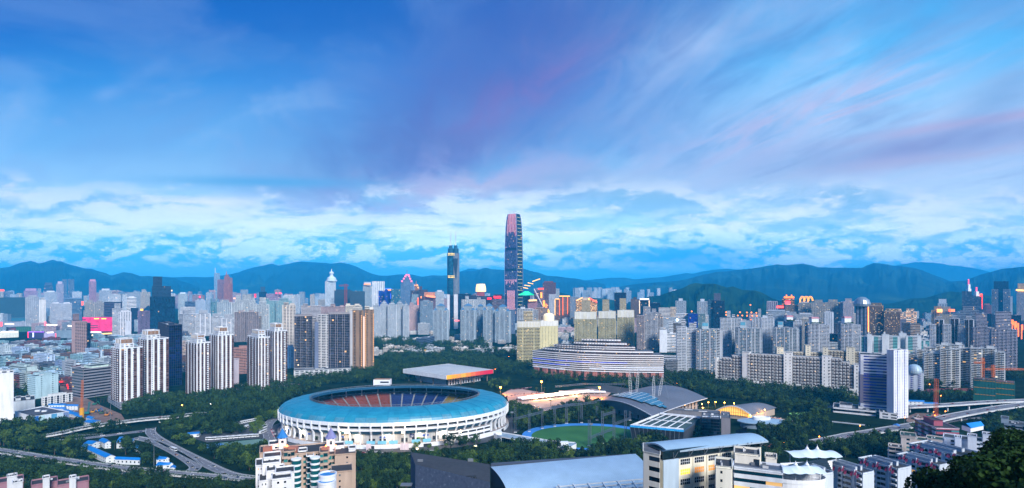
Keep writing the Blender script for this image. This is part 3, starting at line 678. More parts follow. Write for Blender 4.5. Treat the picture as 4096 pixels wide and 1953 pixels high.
# ------------------------------------------------------------------ long brown and white slab on the right
bw = (224,224,222); bb = (92,60,50)
def bayslab(label,t,xa,ya,Da,xb,yb,Db,dep,piers,nb,nfl,z0=9.0,steps=None,col=bw,back=bb):
    a = ta(t,xa,0,Da); b = ta(t,xb,0,Db); a = V2(a); b = V2(b); w = (b-a).length; u = (b-a)/w; n = Vector((u.y,-u.x))
    za,zb = ta(t,xa,ya,Da).z,ta(t,xb,yb,Db).z; zt = (za+zb)/2; c = (a+b)/2-n*dep/2
    root = thing('apartment_block',label,'apartment block',(*c,0)); W = MB(); m1 = wall(col); m2 = wall(back,.8,.3)
    fh = (zt-z0)/nfl; bwid = w/nb; win = []
    tops = steps or [nfl]*nb
    for i in range(nb):
        p = a+u*(bwid*i); zi = z0+fh*tops[i]
        W.prism(ccw([p,p+u*bwid,p+u*bwid-n*dep,p-n*dep]),0,zi+1.0,m2,roofm); W.obox(p+n*.02,u,n,bwid,.5,zi+.4,zi+1.3,m1)
        W.obox(p,u,n,bwid*.1,.6,z0,zi,m2)
        for k in range(tops[i]):
            z = z0+k*fh; W.obox(p+u*(bwid*.27),u,n,bwid*.73,1.6,z+fh*.24,z+fh*.97,m1)
            for x0 in (.32,.62):
                qd = p+u*(bwid*x0)+n*1.63; e = qd+u*(bwid*.22); win.append((0,((*qd,z+fh*.48),(*e,z+fh*.48),(*e,z+fh*.82),(*qd,z+fh*.82)),1))
            W.obox(p+u*(bwid*.25)+n*1.6,u,n,bwid*.62,.55,z+fh*.24,z+fh*.42,dark)
        if i % 2 == 0:
            W.obox(p+n*.02,u,n,bwid*1.6,6.0,0,z0-.4+(i % 4)*.6,m1)
            for x0 in (.3,.9):
                qd = p+u*(bwid*x0)+n*6.05; e = qd+u*(bwid*.25); win.append((0,((*qd,z0*.55),(*e,z0*.55),(*e,z0*.72),(*qd,z0*.72)),1))
    random.shuffle(win); emit(root,win,glass('glass_slab',(16,20,26),(70,76,84),.2,.02),'each',W); W.build('wall',root)
    for f,wd,h in piers:
        T = MB(); pn = []; p = a+u*(w*f); block(T,pn,[p+n*4,p+u*wd+n*4,p+u*wd-n*8,p-n*8],0,zt+h,'sns',col,fh,None,.12,['s','sns'],parapet=.6); emit(None,pn,G['n'],'one',T); T.build('stair_tower',root)
    OCC.append((a.x/a.y*F+CX,b.x/b.y*F+CX,HY-(zt-H)*F/c.y,gd_inv(c.y),c.y,c.x,c.y,w/2)); return root
bayslab('left third of the long white and brown slab, stepping down to a white end wall','G',-90,915,1030,195,915,1000,16,[(.0,3,-6),(.93,12,8)],9,8,steps=[6,6,7,7,7,8,8,8,8])
bayslab('middle third of the long white and brown slab between two stair towers','G',215,905,995,590,912,965,16,[(.97,13,6)],11,9)
bayslab('section of the long white and brown slab right of the second stair tower','G',628,925,962,965,940,935,16,[(.97,13,4)],10,9)
bayslab('rightmost section of the long white and brown slab, with a blank white end wall','G',1005,940,930,1335,965,905,16,[(.80,16,-7)],9,9,steps=[9,9,9,9,8,8,7,7,7])
bayslab('cream slab of flats showing above the long white and brown one','G',505,885,1100,960,885,1080,14,[(0,12,9),(.62,9,14)],14,10,col=(222,212,188))
bayslab('cream slab of flats behind the right end of the long white and brown one','G',960,870,1075,1335,880,1045,14,[(.0,9,6),(.62,14,8)],11,10,col=(222,212,188))
# ------------------------------------------------------------------ stepped white ship-like slab in the middle
def ship():
    root = thing('stepped_slab','long stepped white apartment slab with brown bands and lit edges, behind the park trees','apartment block',(60,1130,0))
    pts = [(325,1120),(560,1085),(800,1062),(1050,1050),(1300,1042),(1607,1040)]
    P_ = [V2(ta('E',x,0,D)) for x,D in pts]
    px = lambda x: V2(ta('E',x,0,np.interp(x,[p[0] for p in pts],[p[1] for p in pts])))
    mw,mb,mr = wall((226,228,232),.6,.12),wall((110,74,62),.8,.3),wall((176,112,100),.8,.25)
    z_of = lambda y: 173-(S('E',0,y)[1]-HY)/F*1070
    fh = 4.0; base = 10.0
    def band(x0,x1,z0,z1,off,mt,name,step=24):
        T = MB(); xs = np.linspace(x0,x1,step+1)
        for i in range(step):
            a,b = px(xs[i]),px(xs[i+1]); d = (b-a); u = d/d.length; n = Vector((u.y,-u.x)); T.obox(a+n*off,u,n,d.length,.9,z0,z1,mt)
        return T
    T = MB(); xs = np.linspace(325,1607,41)       # core volumes, tier by tier
    tl = [(325,1607,z_of(768)),(405,1512,z_of(738)),(490,1340,z_of(700)),(690,1250,z_of(668)),(750,1188,z_of(636))]
    for k,(x0,x1,z) in enumerate(tl):
        xs = np.linspace(x0,x1,21); zb = 0 if k == 0 else tl[k-1][2]-1
        for i in range(20):
            a,b = px(xs[i]),px(xs[i+1]); d = (b-a); u = d/d.length; n = Vector((u.y,-u.x)); s_ = -n*(k*7.0)
            T.prism(ccw([a+s_,b+s_,b-n*34,a-n*34]),zb,z,mb,roofm)
    T.build('wall',root)
    W = None; zs = base+4
    for k,(x0,x1,z) in enumerate(tl):
        z0 = zs if k == 0 else tl[k-1][2]+.3; nfl = max(1,round((z-z0)/fh)); h = (z-z0)/nfl
        for f in range(nfl):
            T = band(x0,x1,z0+f*h+h*.50,z0+(f+1)*h-.35,.9-k*7.0,mw,'parapet'); T.build('balcony_band',root)
            T = MB(); xs = np.linspace(x0,x1,int((x1-x0)/9))
            for i in range(len(xs)-1):
                a,b = px(xs[i]),px(xs[i]+5); n = Vector((0,-1)); T.poly([(a.x,a.y+k*7.0-.35,z0+f*h+.15),(b.x,b.y+k*7.0-.35,z0+f*h+.15),(b.x,b.y+k*7.0-.35,z0+f*h+h*.45),(a.x,a.y+k*7.0-.35,z0+f*h+h*.42)],G['l'])
                if i % 3 == 0: a = px(xs[i]+2); T.poly([(a.x,a.y+k*7.0-1.62,z0+f*h+h*.62),(a.x+2.2,a.y+k*7.0-1.62,z0+f*h+h*.62),(a.x+2.2,a.y+k*7.0-1.62,z0+f*h+h*.85),(a.x,a.y+k*7.0-1.62,z0+f*h+h*.85)],dark)
            T.build('window_band',root)
    for x in np.linspace(345,1560,16):
        a,b = px(x),px(x+42); d = (b-a); u = d/d.length; n = Vector((u.y,-u.x)); T = MB(); pn = []
        block(T,pn,[a+n*3,b+n*3,b-n*2,a-n*2],0,base+5.5+(hash(int(x)) % 3),'snsns',(176,112,100),3.2,None,.2,parapet=.4); emit(None,pn,G['n'],'one',T); T.build('bay',root)
    wl = glow((226,236,255),.7); bl = glow((40,80,255),.8)
    for x0,x1,f,mt in [(330,700,4,bl),(330,690,2,bl),(700,1250,4,bl),(880,1600,1,wl),(330,640,0,wl),(1000,1600,2,wl)]:
        h = (tl[0][2]-zs)/max(1,round((tl[0][2]-zs)/fh)); T = band(x0,x1,zs+f*h+h*.96,zs+f*h+h*1.06,1.3,mt,'l'); T.build('light_line',root)
    OCC.append((2130,2655,1375,1500,1070,60,1090,140))
ship()
# ------------------------------------------------------------------ white office with blue windows, right
r_,C_,z_,D_ = bld('H',113,428,915,0,(222,224,232),'r','white over mauve-grey office block with deep blue ribbon windows','office_block','office block',D=770,dep=30,fh=3.9,g='b',P=.5,pats=['sRRRRs'],rot=4,roof=roofd)
lowm = wall((126,120,140),.7,.15)
T = MB(); Cq = ccw(C_); zsp = ta('O',0,118,770).z
pn = []; C_2 = [V2(c) for c in C_]
c0 = sum(C_2,Vector((0,0)))/4
block(T,pn,[c0+(c-c0)*1.025 for c in C_2],14,zsp,'r',(122,116,138),3.9,None,.5,['srrrrs'],parapet=0); emit(None,pn,G['b'],'one',T); T.build('lower_wall',r_)
r2,C2,z2,D2 = bld('H',372,580,868,0,(226,228,236),'s','white corner shaft of the blue-windowed office, with two dark window slots','office_block','office block',D=742,xc=440,al=70,fh=3.9,g='b',P=.3,pats=['s','svsbsvs'],roof=roofd)
tx = MB(); a = ta('H',195,922,766)
for i in range(26):
    if i not in (7,14,18): tx.box((a.x+i*1.35,a.y-.2,a.z-1.6),(.8,.3,1.5),steel)
tx.build('sign_letters',r_)
bld('N',1240,1312,440,600,(206,192,192),'nsn','pale pink end block of the long white school-like building','low_block','low block',D=810,dep=30,fh=4.2)
bld('N',1310,1725,455,610,(226,228,232),'r','long white three-storey building with ribbon windows at the foot of the blue-windowed office','low_block','low block',D=770,dep=34,fh=5.6,P=.5,roof=roofd,top=[(.15,.45,.2,.8,3.5),(.6,.7,.3,.7,3)])
bld('O',300,470,490,590,(226,228,232),'sr','low white annex joining the office shaft to the roadside','low_block','low block',D=742,dep=20,fh=5)
bld('N',1260,1660,610,670,(214,220,226),'nws','low white sheds in front of the long white building beside the road','shed','shed',D=715,dep=10,fh=3.5,top=[(.1,.3,.1,.9,2)])
# white balcony slab behind, right
bs = (220,222,220)
for i,(x0,x1,yt,D,lb) in enumerate([(582,668,905,1035,'lowest left'),(662,760,865,1030,'second left'),(735,900,895,1000,'front left'),(895,1000,855,985,'tall left middle'),(990,1085,855,980,'middle'),(1080,1200,848,990,'right middle'),(1195,1300,850,975,'second right'),(1290,1440,848,985,'broad right'),(1432,1525,885,960,'rightmost')]):
    bld('H',x0,x1,yt,0,bs,'fbBwb',f'{lb} section of the white balconied slab behind the sports field','apartment_block','apartment block',D=D,dep=16,P=.9,col2=(196,190,176),fh=3.05,g='l',top=[(.0,.22,.1,.6,5)],group='sections of the white balconied slab')
for i,(x0,x1,yt,lb) in enumerate([(735,850,838,'left'),(850,990,815,'middle'),(990,1125,812,'right')]):
    bld('H',x0,x1,yt,0,bs,'fbBwb',f'{lb} rear section of the white balconied slab, seen over its roofs','apartment_block','apartment block',D=1090,dep=16,P=.9,col2=(196,190,176),fh=3.05,g='l',top=[(.1,.3,.1,.6,5)],group='rear sections of the white balconied slab')
# tall residential, right
dk = (60,62,70)
for i,(x0,x1,yt,p,lb) in enumerate([(790,848,612,'wfw','white corner wing at the left of the dark-balcony towers'),(842,928,562,'fBBf','tall dark-balconied tower with a flat white top, left of three'),(922,998,612,'wfww','white wing with pinkish top between two dark-balconied towers'),(995,1080,552,'fBBf','tall dark-balconied tower with a flat white top, middle of three'),(1072,1138,625,'wfw','white wing before the middle dark-balconied tower'),(1132,1222,562,'fBBf','tall dark-balconied tower with a flat white top, right of three')]):
    bld('H',x0,x1,yt,0,(212,214,220),'w',lb,D=1330+15*(i % 2),pats=[p],col2=dk,P=1.0,top=[(.2,.8,.2,.8,7)] if 'B' in p else [],g='n')
gm_ = (166,164,178)
bld('H',1218,1400,645,0,gm_,'w','grey-mauve curved tower with an arched top, left of two',D=1290,pats=['wwbfbww'],P=.9,top=[(.1,.9,.2,.8,10),(.55,.85,.2,.8,32)],g='l',rot=8)
bld('H',1398,1655,662,0,gm_,'w','grey-mauve tower with an arched top, right of two, nearest the frame edge',D=1200,pats=['wwbfwwbfw'],P=.9,top=[(.1,.9,.2,.8,12),(.42,.62,.2,.8,38)],g='l',rot=10)
# right skyline
bld('H',1403,1462,265,0,(190,198,210),'fc','white-finned left shoulder of the dark glass skyscraper','skyscraper','skyscraper',D=2900,fh=4)
bld('H',1517,1584,265,0,(190,198,210),'fc','white-finned right shoulder of the dark glass skyscraper','skyscraper','skyscraper',D=2900,fh=4)
bld('H',1423,1567,187,0,(24,40,66),'ccf','dark blue glass skyscraper with twin notches near its flat top, right edge','skyscraper','skyscraper',D=2930,fh=4,g='d',dep=40,col2=None)
bld('H',1583,1606,335,0,(190,196,206),'s','slim pale fin tower right of the dark glass skyscraper','skyscraper','skyscraper',D=2960)
bld('H',1110,1206,286,0,(60,58,68),'r','dark banded tower with a tall pink-lit spire, left and taller of two','skyscraper','skyscraper',D=2800,fh=5,g='p',col2=(200,190,196))
bld('H',1192,1305,334,0,(66,62,72),'r','dark banded tower with a stepped white crown and spire, right and lower of two','skyscraper','skyscraper',D=2790,fh=5,g='p')
def spire(t,x,yb,ym,yt,D,w,label,lampc=(255,90,120)):
    a,b,c = ta(t,x,yb,D),ta(t,x,ym,D),ta(t,x,yt,D); T = MB(); T.bar(a,a.lerp(b,.4),w,white,4); T.bar(a.lerp(b,.4),b,w*.7,white,4); T.bar(b,c,w*.25,glow(lampc,.8),4)
    tag(T.build('spire'),label,'spire')
spire('H',1174,288,215,165,2820,11,'pink-lit spire on the left dark banded tower')
spire('H',1252,336,285,243,2820,14,'stepped white spire on the right dark banded tower')
lightstrip('H',1297,335,465,2785,14,(255,96,50),1.1,'orange-lit stacked edge of the right dark banded tower',12)
bld('H',1025,1345,505,580,(150,156,164),'fw','long grey low office with tall window bays, under the dark banded towers','office_block','office block',D=2000,fh=6,top=[(.25,.95,.2,.8,12),(.3,.6,.3,.7,26)])
bld('H',1345,1400,505,0,(60,80,120),'c','small blue glass office left of the dark skyscraper base','office_block','office block',D=2100,g='d')
bld('H',1400,1520,512,0,(110,126,150),'fc','blue-grey glass office at the foot of the dark skyscraper','office_block','office block',D=2150,g='d')
bld('H',1530,1690,522,0,(24,44,74),'c','dark blue building with stepped orange-lit outlines at the right edge','office_tower','office tower',D=1900,g='d',dep=40)
for i in range(5):
    lightstrip('H',1556+i*31,548+i*16,562+i*26,1890,20,(255,110,40),1.5,f"{['first','second','third','fourth','last'][i]} step of the orange-lit outline, counted down from the left")
    lightstrip('H',1571+i*31,548+i*16,640+i*30,1889,4,(255,110,40),1.5,f"{['first','second','third','fourth','last'][i]} upright of the orange-lit stepped outline, counted from the left")
bld('H',1648,1740,300,0,(196,196,200),'wf','tall pale tower with warm lit roof cut by the right edge of the frame','skyscraper','skyscraper',D=2400,top=[(.1,1,.1,.9,40)],tcol=(255,214,150))
bld('H',1305,1402,420,0,(176,110,104),'w','pinkish red brick tower left of the dark skyscraper',D=2950,top=[(.3,.6,.2,.8,8)])
bld('H',873,966,405,0,(200,208,216),'sc','white tower with a slanted screen wall and blue glass front','office_tower','office tower',D=2700,top=[(0,.2,.1,.9,22)])
bld('H',810,935,472,0,(206,170,120),'sr','tan office with lit sign box on its roof','office_block','office block',D=2300,top=[(.3,.7,.2,.8,16)])
bld('H',890,1025,510,0,(206,190,160),'r','cream low office right of the tan one','office_block','office block',D=2250,top=[(.6,.9,.2,.8,30)])
bld('H',603,790,605,680,(150,130,110),'r','long tan low office building with dark window bands','office_block','office block',D=1690,xc=700,al=12,fh=5)
bld('H',540,664,485,640,(206,196,186),'rw','pale hotel slab with warm lit floors, right of the ornate brown towers','hotel','hotel',D=1950,g='o',top=[(.2,.6,.2,.8,10)])
bld('H',340,560,490,640,(200,196,190),'rw','pale hotel slab behind the ornate brown towers, floors lit warm','hotel','hotel',D=2010,g='o',top=[(.55,.8,.2,.8,12),(0,.2,.2,.8,12)])
bld('H',500,562,562,660,(150,150,170),'w','grey block between the ornate brown tower and the tan low office','office_block','office block',D=1850)
orn = (126,104,92)
for x0,x1,yt,D,lb in [(205,335,432,1620,'left, taller'),(345,500,490,1590,'right, shorter')]:
    bld('H',x0,x1,yt,0,orn,'fwvfwf',f'{lb} brown tower with ornate cornice and green glass top',D=D,P=.9,g=glass('glass_ornate',(24,44,40),(150,130,80),.2,.12),top=[(-.02,1.02,-.02,1.02,3),(.1,.9,.1,.9,9)],tcol=(170,150,130))
r_,C_,z_,D_ = bld('G',1285,1402,432,0,(18,30,56),'r','dark navy ribbon-windowed tower with a small steel dome on top','office_tower','office tower',D=1800,fh=4.2,g='d',col2=(140,150,170),pats=['sRs'])
T = MB(); p = ta('G',1346,430,1812); T.lathe(p,[(24,0),(25,8),(20,20),(10,28),(0,30)],16,wall((150,160,170),.35,.2,'dome',.5)); T.build('dome',r_)
lightstrip('G',1402,450,690,1796,7,(255,190,110),1.0,'warm lit edge of the dark navy domed tower',22)
bld('G',1130,1180,392,0,(206,204,210),'fwf','white ribbed wing of the maroon-windowed tower',D=1960)
bld('G',1160,1266,385,0,(214,206,214),'fw','white tower with blank banner and maroon windows beneath, antennas on its roof',D=1930,pats=['wfw'],top=[(.2,.8,.2,.8,10)])
bld('G',722,850,400,0,(196,190,180),'wbw','cream hotel-like slab under three glowing dome frames',D=2050,top=[(.1,.25,.2,.8,5)],g='l')
bld('G',850,985,398,0,(200,194,184),'wbw','long cream tower, second of a row of three at the top of the right cluster',D=2000,g='l',top=[(.3,.6,.2,.8,10)])
bld('G',985,1135,395,0,(204,198,188),'wbw','long cream tower, last of a row of three at the top of the right cluster',D=1980,g='l',top=[(.1,.4,.2,.8,10),(.7,.95,.2,.8,8)])
for i,x in enumerate((760,798,838)):
    T = MB(); p = ta('G',x,378,2070)
    for k in range(9):
        a = math.pi*k/8; b = math.pi*(k+1)/8
        for r in (10,7): T.bar((p.x+r*math.cos(a),p.y,p.z+r*1.7*math.sin(a)),(p.x+r*math.cos(b),p.y,p.z+r*1.7*math.sin(b)),1.3,glow((255,160,60),1.2))
    tag(T.build('dome_frame'),f"{['left','middle','right'][i]} glowing orange dome frame of three on the hotel roof",'roof light')
bld('G',560,680,360,0,(70,44,40),'r','dark hotel with a glowing orange roof sign and two masts','hotel','hotel',D=2300,g='o',top=[(.1,.9,.2,.8,4)])
T = MB(); a = ta('G',578,352,2290); b = ta('G',680,335,2290)
for i in range(9): T.box((a.x+(b.x-a.x)*(i+.5)/9,a.y,a.z),((b.x-a.x)/11,2,b.z-a.z),glow((255,120,30),1.5))
for x in (604,654): q = ta('G',x,318,2290); T.bar((q.x,q.y,b.z),q,2.0,glow((255,130,40),2.0))
tag(T.build('roof_sign'),'glowing orange roof sign with two masts on the dark hotel','sign')
bld('G',412,515,385,0,(200,192,206),'fwf','slim purplish white tower with a dark stripe, left of the glowing hotel sign',D=2300,col2=(60,50,80),pats=['fwSwf'])
bld('G',582,725,418,0,(140,130,120),'fw','grey-brown office with tall window bays below the glowing hotel sign','office_block','office block',D=2080)
bld('G',522,590,420,0,(30,44,66),'c','dark glass house-shaped office with a red lit sign','office_block','office block',D=2060,g='d')
T = MB(); p = ta('G',540,448,2050); T.box((p.x,p.y-1,p.z),(26,1,8),glow((255,70,60),2.0)); tag(T.build('roof_sign'),'red lit sign on the dark house-shaped office','sign')
T = MB(); p = ta('G',614,410,2050); T.box((p.x,p.y-1,p.z),(18,1,12),glow((255,60,70),2.2)); tag(T.build('roof_sign'),'small red lit sign on the grey-brown office roof','sign')
# ------------------------------------------------------------------ landmark towers
def kingkey():
    D = 2700; base = ta('D',872,0,D); z1 = ta('D',0,60,D).z; root = thing('skyscraper','tallest dark glass skyscraper with a curved top and pink lit stripes','skyscraper',(base.x,D,0))
    prof = [(0,1.0),(.3,1.0),(.5,.985),(.65,.96),(.78,.92),(.87,.87),(.93,.81),(.97,.74),(1.0,.66)]
    w = 965-783; hw = w/ZF/F*D/2; rot = R(33); ca,sa = math.cos(rot),math.sin(rot)
    # plan: main face turned to the left, gallery face to the right
    L1,L2 = hw*.81,hw*.60
    gmain = glass('glass_tower',(62,70,112),(120,116,150),.28,.02,warm=(255,190,150),power=.9,rough=.16); gside = glass('glass_gallery',(10,28,44),(30,60,74),.2,.03)
    def width(f): return float(np.interp(f,[p[0] for p in prof],[p[1] for p in prof]))
    nf = 90; W = MB(); A = MB(); B_ = MB(); panes = []
    zs = [z1*i/nf for i in range(nf+1)]; fl = wall((150,170,140),.5,.1,'gallery')
    def pt(f,sx,sy): k = width(f); x,y = sx*L1*k,sy*L2*k; return (base.x+x*math.cos(-rot)-y*math.sin(-rot),D+30+x*math.sin(-rot)+y*math.cos(-rot))
    core = wall((20,32,60),.4,.1,'mullion')
    for i in range(nf):
        f0,f1 = i/nf,(i+1)/nf; z0,zt = zs[i],zs[i+1]
        c0 = [pt(f0,*q) for q in ((-1,-1),(1,-1),(1,1),(-1,1))]; c1 = [pt(f1,*q) for q in ((-1,-1),(1,-1),(1,1),(-1,1))]
        mech = i in (20,21,43,44,60,61)
        for j in range(4):
            a0,b0,a1,b1 = c0[j],c0[(j+1)%4],c1[j],c1[(j+1)%4]; k = 20 if j in (0,2) else 8
            if j in (0,3,2):
                for q in range(k):
                    u0,u1 = (q+.12)/k,(q+.88)/k; L = lambda p,r,u: (p[0]+(r[0]-p[0])*u,p[1]+(r[1]-p[1])*u)
                    A.poly([(*L(a0,b0,u0),z0+.6),(*L(a0,b0,u1),z0+.6),(*L(a1,b1,u1),zt-.4),(*L(a1,b1,u0),zt-.4)],core if mech else gmain)
            else:
                L = lambda p,r,u: (p[0]+(r[0]-p[0])*u,p[1]+(r[1]-p[1])*u)
                for q in range(6):
                    u0,u1 = .10+.8*q/6,.10+.8*(q+1)/6-.01; B_.poly([(*L(a0,b0,u0),z0+.4),(*L(a0,b0,u1),z0+.4),(*L(a1,b1,u1),zt-.4),(*L(a1,b1,u0),zt-.4)],core if mech else gside)
                if i % 3 == 0: p = L(a0,b0,.12); r = L(a0,b0,.88); nn = (V2(r)-V2(p)); u = nn/nn.length; n = Vector((u.y,-u.x)); W.obox(p,u,n,nn.length,1.2,z0,z0+1.3,glow((206,196,130),.45))
            # solid skin just behind the panes
            ce = Vector((base.x,D+30)); sh = lambda p: tuple(V2(p)+(ce-V2(p))*.012)
            W.poly([(*sh(a0),z0),(*sh(b0),z0),(*sh(b1),zt),(*sh(a1),zt)],core)
    for j in range(4):                              # pale corner fins
        sx,sy = ((-1,-1),(1,-1),(1,1),(-1,1))[j]
        for i in range(0,nf,3): a = pt(i/nf,sx,sy); b = pt((i+3)/nf,sx,sy); W.bar((*a,zs[i]),(*b,zs[min(nf,i+3)]),1.6,wall((110,124,160),.4,.1,'fin',.3))
    c1 = [pt(1,*q) for q in ((-1,-1),(1,-1),(1,1),(-1,1))]; W.poly([(*c,z1-.5) for c in c1],roofd)
    W.build('wall',root); A.build('curtain_wall',root); B_.build('gallery_glazing',root)
    pk,rd = glow((255,176,180),.85),glow((230,80,80),.8)
    def stripes(f0,f1,u0,u1,n,nm,mts):
        T = MB()
        for q in range(n):
            u = u0+(u1-u0)*q/(n-1); i0 = int(f0*nf); i1 = int(f1*nf)
            if n > 6: i0 += random.randint(0,3)
            for i in range(i0,i1):
                a,b = pt(i/nf,-1,-1),pt(i/nf,1,-1); a2,b2 = pt((i+1)/nf,-1,-1),pt((i+1)/nf,1,-1); e = (V2(b)-V2(a)); n_ = Vector((e.y,-e.x)).normalized()
                p,p2 = V2(a)+e*u+n_*.4,V2(a2)+(V2(b2)-V2(a2))*u+n_*.4; d = e.normalized()*(.62 if n > 12 else .8)
                T.poly([(*(p-d),zs[i]),(*(p+d),zs[i]),(*(p2+d),zs[i+1]),(*(p2-d),zs[i+1])],mts[(q+i//9) % len(mts)])
        T.build(nm,root)
    stripes(.80,1.0,.15,.98,13,'light_stripes',[pk,pk,rd,pk]); stripes(.36,.40,.05,.95,12,'light_stripes',[pk]); stripes(.05,.31,.25,.80,9,'light_stripes',[pk])
    T = MB()
    for x in (-1,1): a = pt(1,x*.6,-.8); T.bar((*a,z1),(a[0]-x*8,a[1],z1+9),.9,steel); T.bar((a[0]-x*8,a[1],z1+9),(a[0]+x*10,a[1],z1+11),.8,steel)
    T.build('roof_crane',root); OCC.append((2018,2094,855,1295,D,base.x,D,70))
kingkey()
def diwang():
    D = 2750; a,b = ta('D',217,0,D),ta('D',338,0,D); z = ta('D',0,450,D).z; z2 = ta('D',0,405,D).z; z3 = ta('D',0,374,D).z
    root = thing('skyscraper','slender blue-green skyscraper with two round turrets and two antennas','skyscraper',((a.x+b.x)/2,D,0)); W = MB(); pn = []
    w = b.x-a.x; r = w*.30; teal = wall((30,84,110),.35,.1,'curtain',.2); gl = glass('glass_skyline',(14,60,84),(40,110,130),.15,.008,rough=.15)
    for cx,nm in ((a.x+r,'l'),(b.x-r,'r')):
        W.lathe((cx,D,0),[(r*.98,0),(r*.98,z),(r*.8,z+1),(r*.8,z2),(r*.5,z2+1),(r*.45,z3),(0,z3)],24,teal)
    C = [V2((a.x+r,D-r*.7)),V2((b.x-r,D-r*.7)),V2((b.x-r,D+r)),V2((a.x+r,D+r))]; block(W,pn,C,0,z,'c',teal,5,None,.1,parapet=0)
    T = MB()
    nfl = 68
    for i in range(nfl):
        for cx,side in ((a.x+r,0),(b.x-r,1)):
            for q in range(10):
                t0 = math.pi*(1+q/10)+.03; t1 = math.pi*(1+(q+1)/10)-.03; z0 = z*i/nfl
                if side and q > 2: T.poly([(cx+r*math.cos(t0),D+r*math.sin(t0)-.2,z0),(cx+r*math.cos(t1),D+r*math.sin(t1)-.2,z0),(cx+r*math.cos(t1),D+r*math.sin(t1)-.2,z0+z/nfl*.45),(cx+r*math.cos(t0),D+r*math.sin(t0)-.2,z0+z/nfl*.45)],wall((170,160,158),.5,.1,'spandrel'))
                else: T.poly([(cx+r*math.cos(t0),D+r*math.sin(t0)-.2,z0),(cx+r*math.cos(t1),D+r*math.sin(t1)-.2,z0),(cx+r*math.cos(t1),D+r*math.sin(t1)-.2,z0+z/nfl*.85),(cx+r*math.cos(t0),D+r*math.sin(t0)-.2,z0+z/nfl*.85)],gl)
    emit(None,pn,gl,'one',T); W.build('wall',root); T.build('curtain_wall',root)
    for yy in (460,680):
        T = MB(); zz = ta('D',0,yy,D).z
        for q in range(5): x = a.x+r*.5+q*r*.36; T.box((x,D-r-.8,zz-6),(r*.26,1,3),glow((255,214,110),1.2)); T.box((x,D-r-.8,zz+1),(r*.26,1,3),glow((255,214,110),1.2))
        T.build('lit_floor',root)
    T = MB(); p = b.x-r*1.1; T.poly([(p-9,D-r-3,z*.92),(p+15,D-r-3,z*.92),(p+6,D-r-3,z*.62)],wall((16,40,60))); T.build('wedge_panel',root)
    for cx,yt in ((a.x+r,240),(b.x-r,246)):
        T = MB(); q = ta('D',0,yt,D).z; T.bar((cx,D,z3),(cx,D,z3+(q-z3)*.3),2.2,white); T.bar((cx,D,z3+(q-z3)*.3),(cx,D,q),1.1,wall((200,150,150))); T.build('antenna',root)
    OCC.append((1787,1838,975,1290,D,(a.x+b.x)/2,D,45))
diwang()
def tele():                                          # white telecom tower with ball and spire
    D = 3400; root,C,z,D = bld('C',248,350,308,450,(214,224,232),'wf','white stepped telecom tower with a ball and spire on top','skyscraper','skyscraper',D=D,fh=5,dep=50,col2=None)
    T = MB(); p = ta('C',300,308,D); q = lambda y: ta('C',0,y,D).z-p.z
    T.lathe((p.x,D+20,p.z),[(31.2,0),(31.2,q(292)),(24.96,q(290)),(26,q(278)),(22.88,q(272)),(15.6,q(264)),(10.4,q(256)),(8.32,q(240)),(12.48,q(234)),(13.52,q(226)),(11.44,q(216)),(4.16,q(212)),(2.6,q(200)),(0.78,q(185)),(0,q(183))],20,wall((206,220,232))); T.build('crown',root)
tele()
def stepped(t,x0,x1,tiers,D,label,col,lamp=None,spy=None,cat='skyscraper'):
    """tower that narrows in steps towards a spire"""
    c = ta(t,(x0+x1)/2,0,D); root = thing('skyscraper',label,cat,(c.x,D,0)); W = MB(); pn = []; z0 = 0
    for i,(a,b,y) in enumerate(tiers):
        A,B_ = ta(t,a,y,D),ta(t,b,y,D); w = B_.x-A.x; C = [V2((A.x,D+i*4)),V2((B_.x,D+i*4)),V2((B_.x,D+i*4+w)),V2((A.x,D+i*4+w))]
        block(W,pn,C,z0-.2 if i else 0,A.z,'fwv',col,5,None,.5,parapet=0)
        if lamp and i:
            for xx in (A.x,B_.x): W.box((xx,D+i*4-2,A.z-9),(9,4,9),glow(lamp,.9))
        z0 = A.z
    emit(root,pn,G['n'],'one',W); 
    if spy: W.bar((c.x,D+12,z0),(c.x,D+12,ta(t,0,spy,D).z),3.0,wall(col),6,1.0)
    W.build('wall',root); OCC.append((S(t,x0,0)[0],S(t,x1,0)[0],S(t,0,tiers[-1][2])[1],gd_inv(D),D,c.x,D,40))
stepped('C',990,1105,[(990,1105,330),(1002,1094,300),(1018,1080,275),(1032,1070,252),(1042,1062,238)],3200,'blue stepped tower with pink lit crown edges and a spire',(110,140,176),(255,120,150),190)
stepped('B',724,762,[(724,782,330),(728,764,262),(734,756,242)],4000,'slender orange-brown tower with a stepped top and antenna',(190,110,80),None,208)
bld('B',662,728,292,0,(150,96,96),'fw','reddish brown tower left of the orange-brown pointed one','skyscraper','skyscraper',D=4050)
bld('B',758,808,276,0,(176,120,104),'fw','pale brown tower with a rounded shoulder right of the orange-brown pointed one','skyscraper','skyscraper',D=4100)
bld('B',630,686,228,0,(150,184,212),'r','tallest slim blue-white tower with an antenna, beside the orange-brown one','skyscraper','skyscraper',D=4300,dep=40,fh=6,top=[(.1,.3,.2,.8,40)])
stepped('C',1110,1165,[(1105,1170,385),(1112,1160,362),(1124,1150,340)],3350,'tower with a glowing golden pointed top behind the dark brown one',(180,120,70),(255,170,80),305)
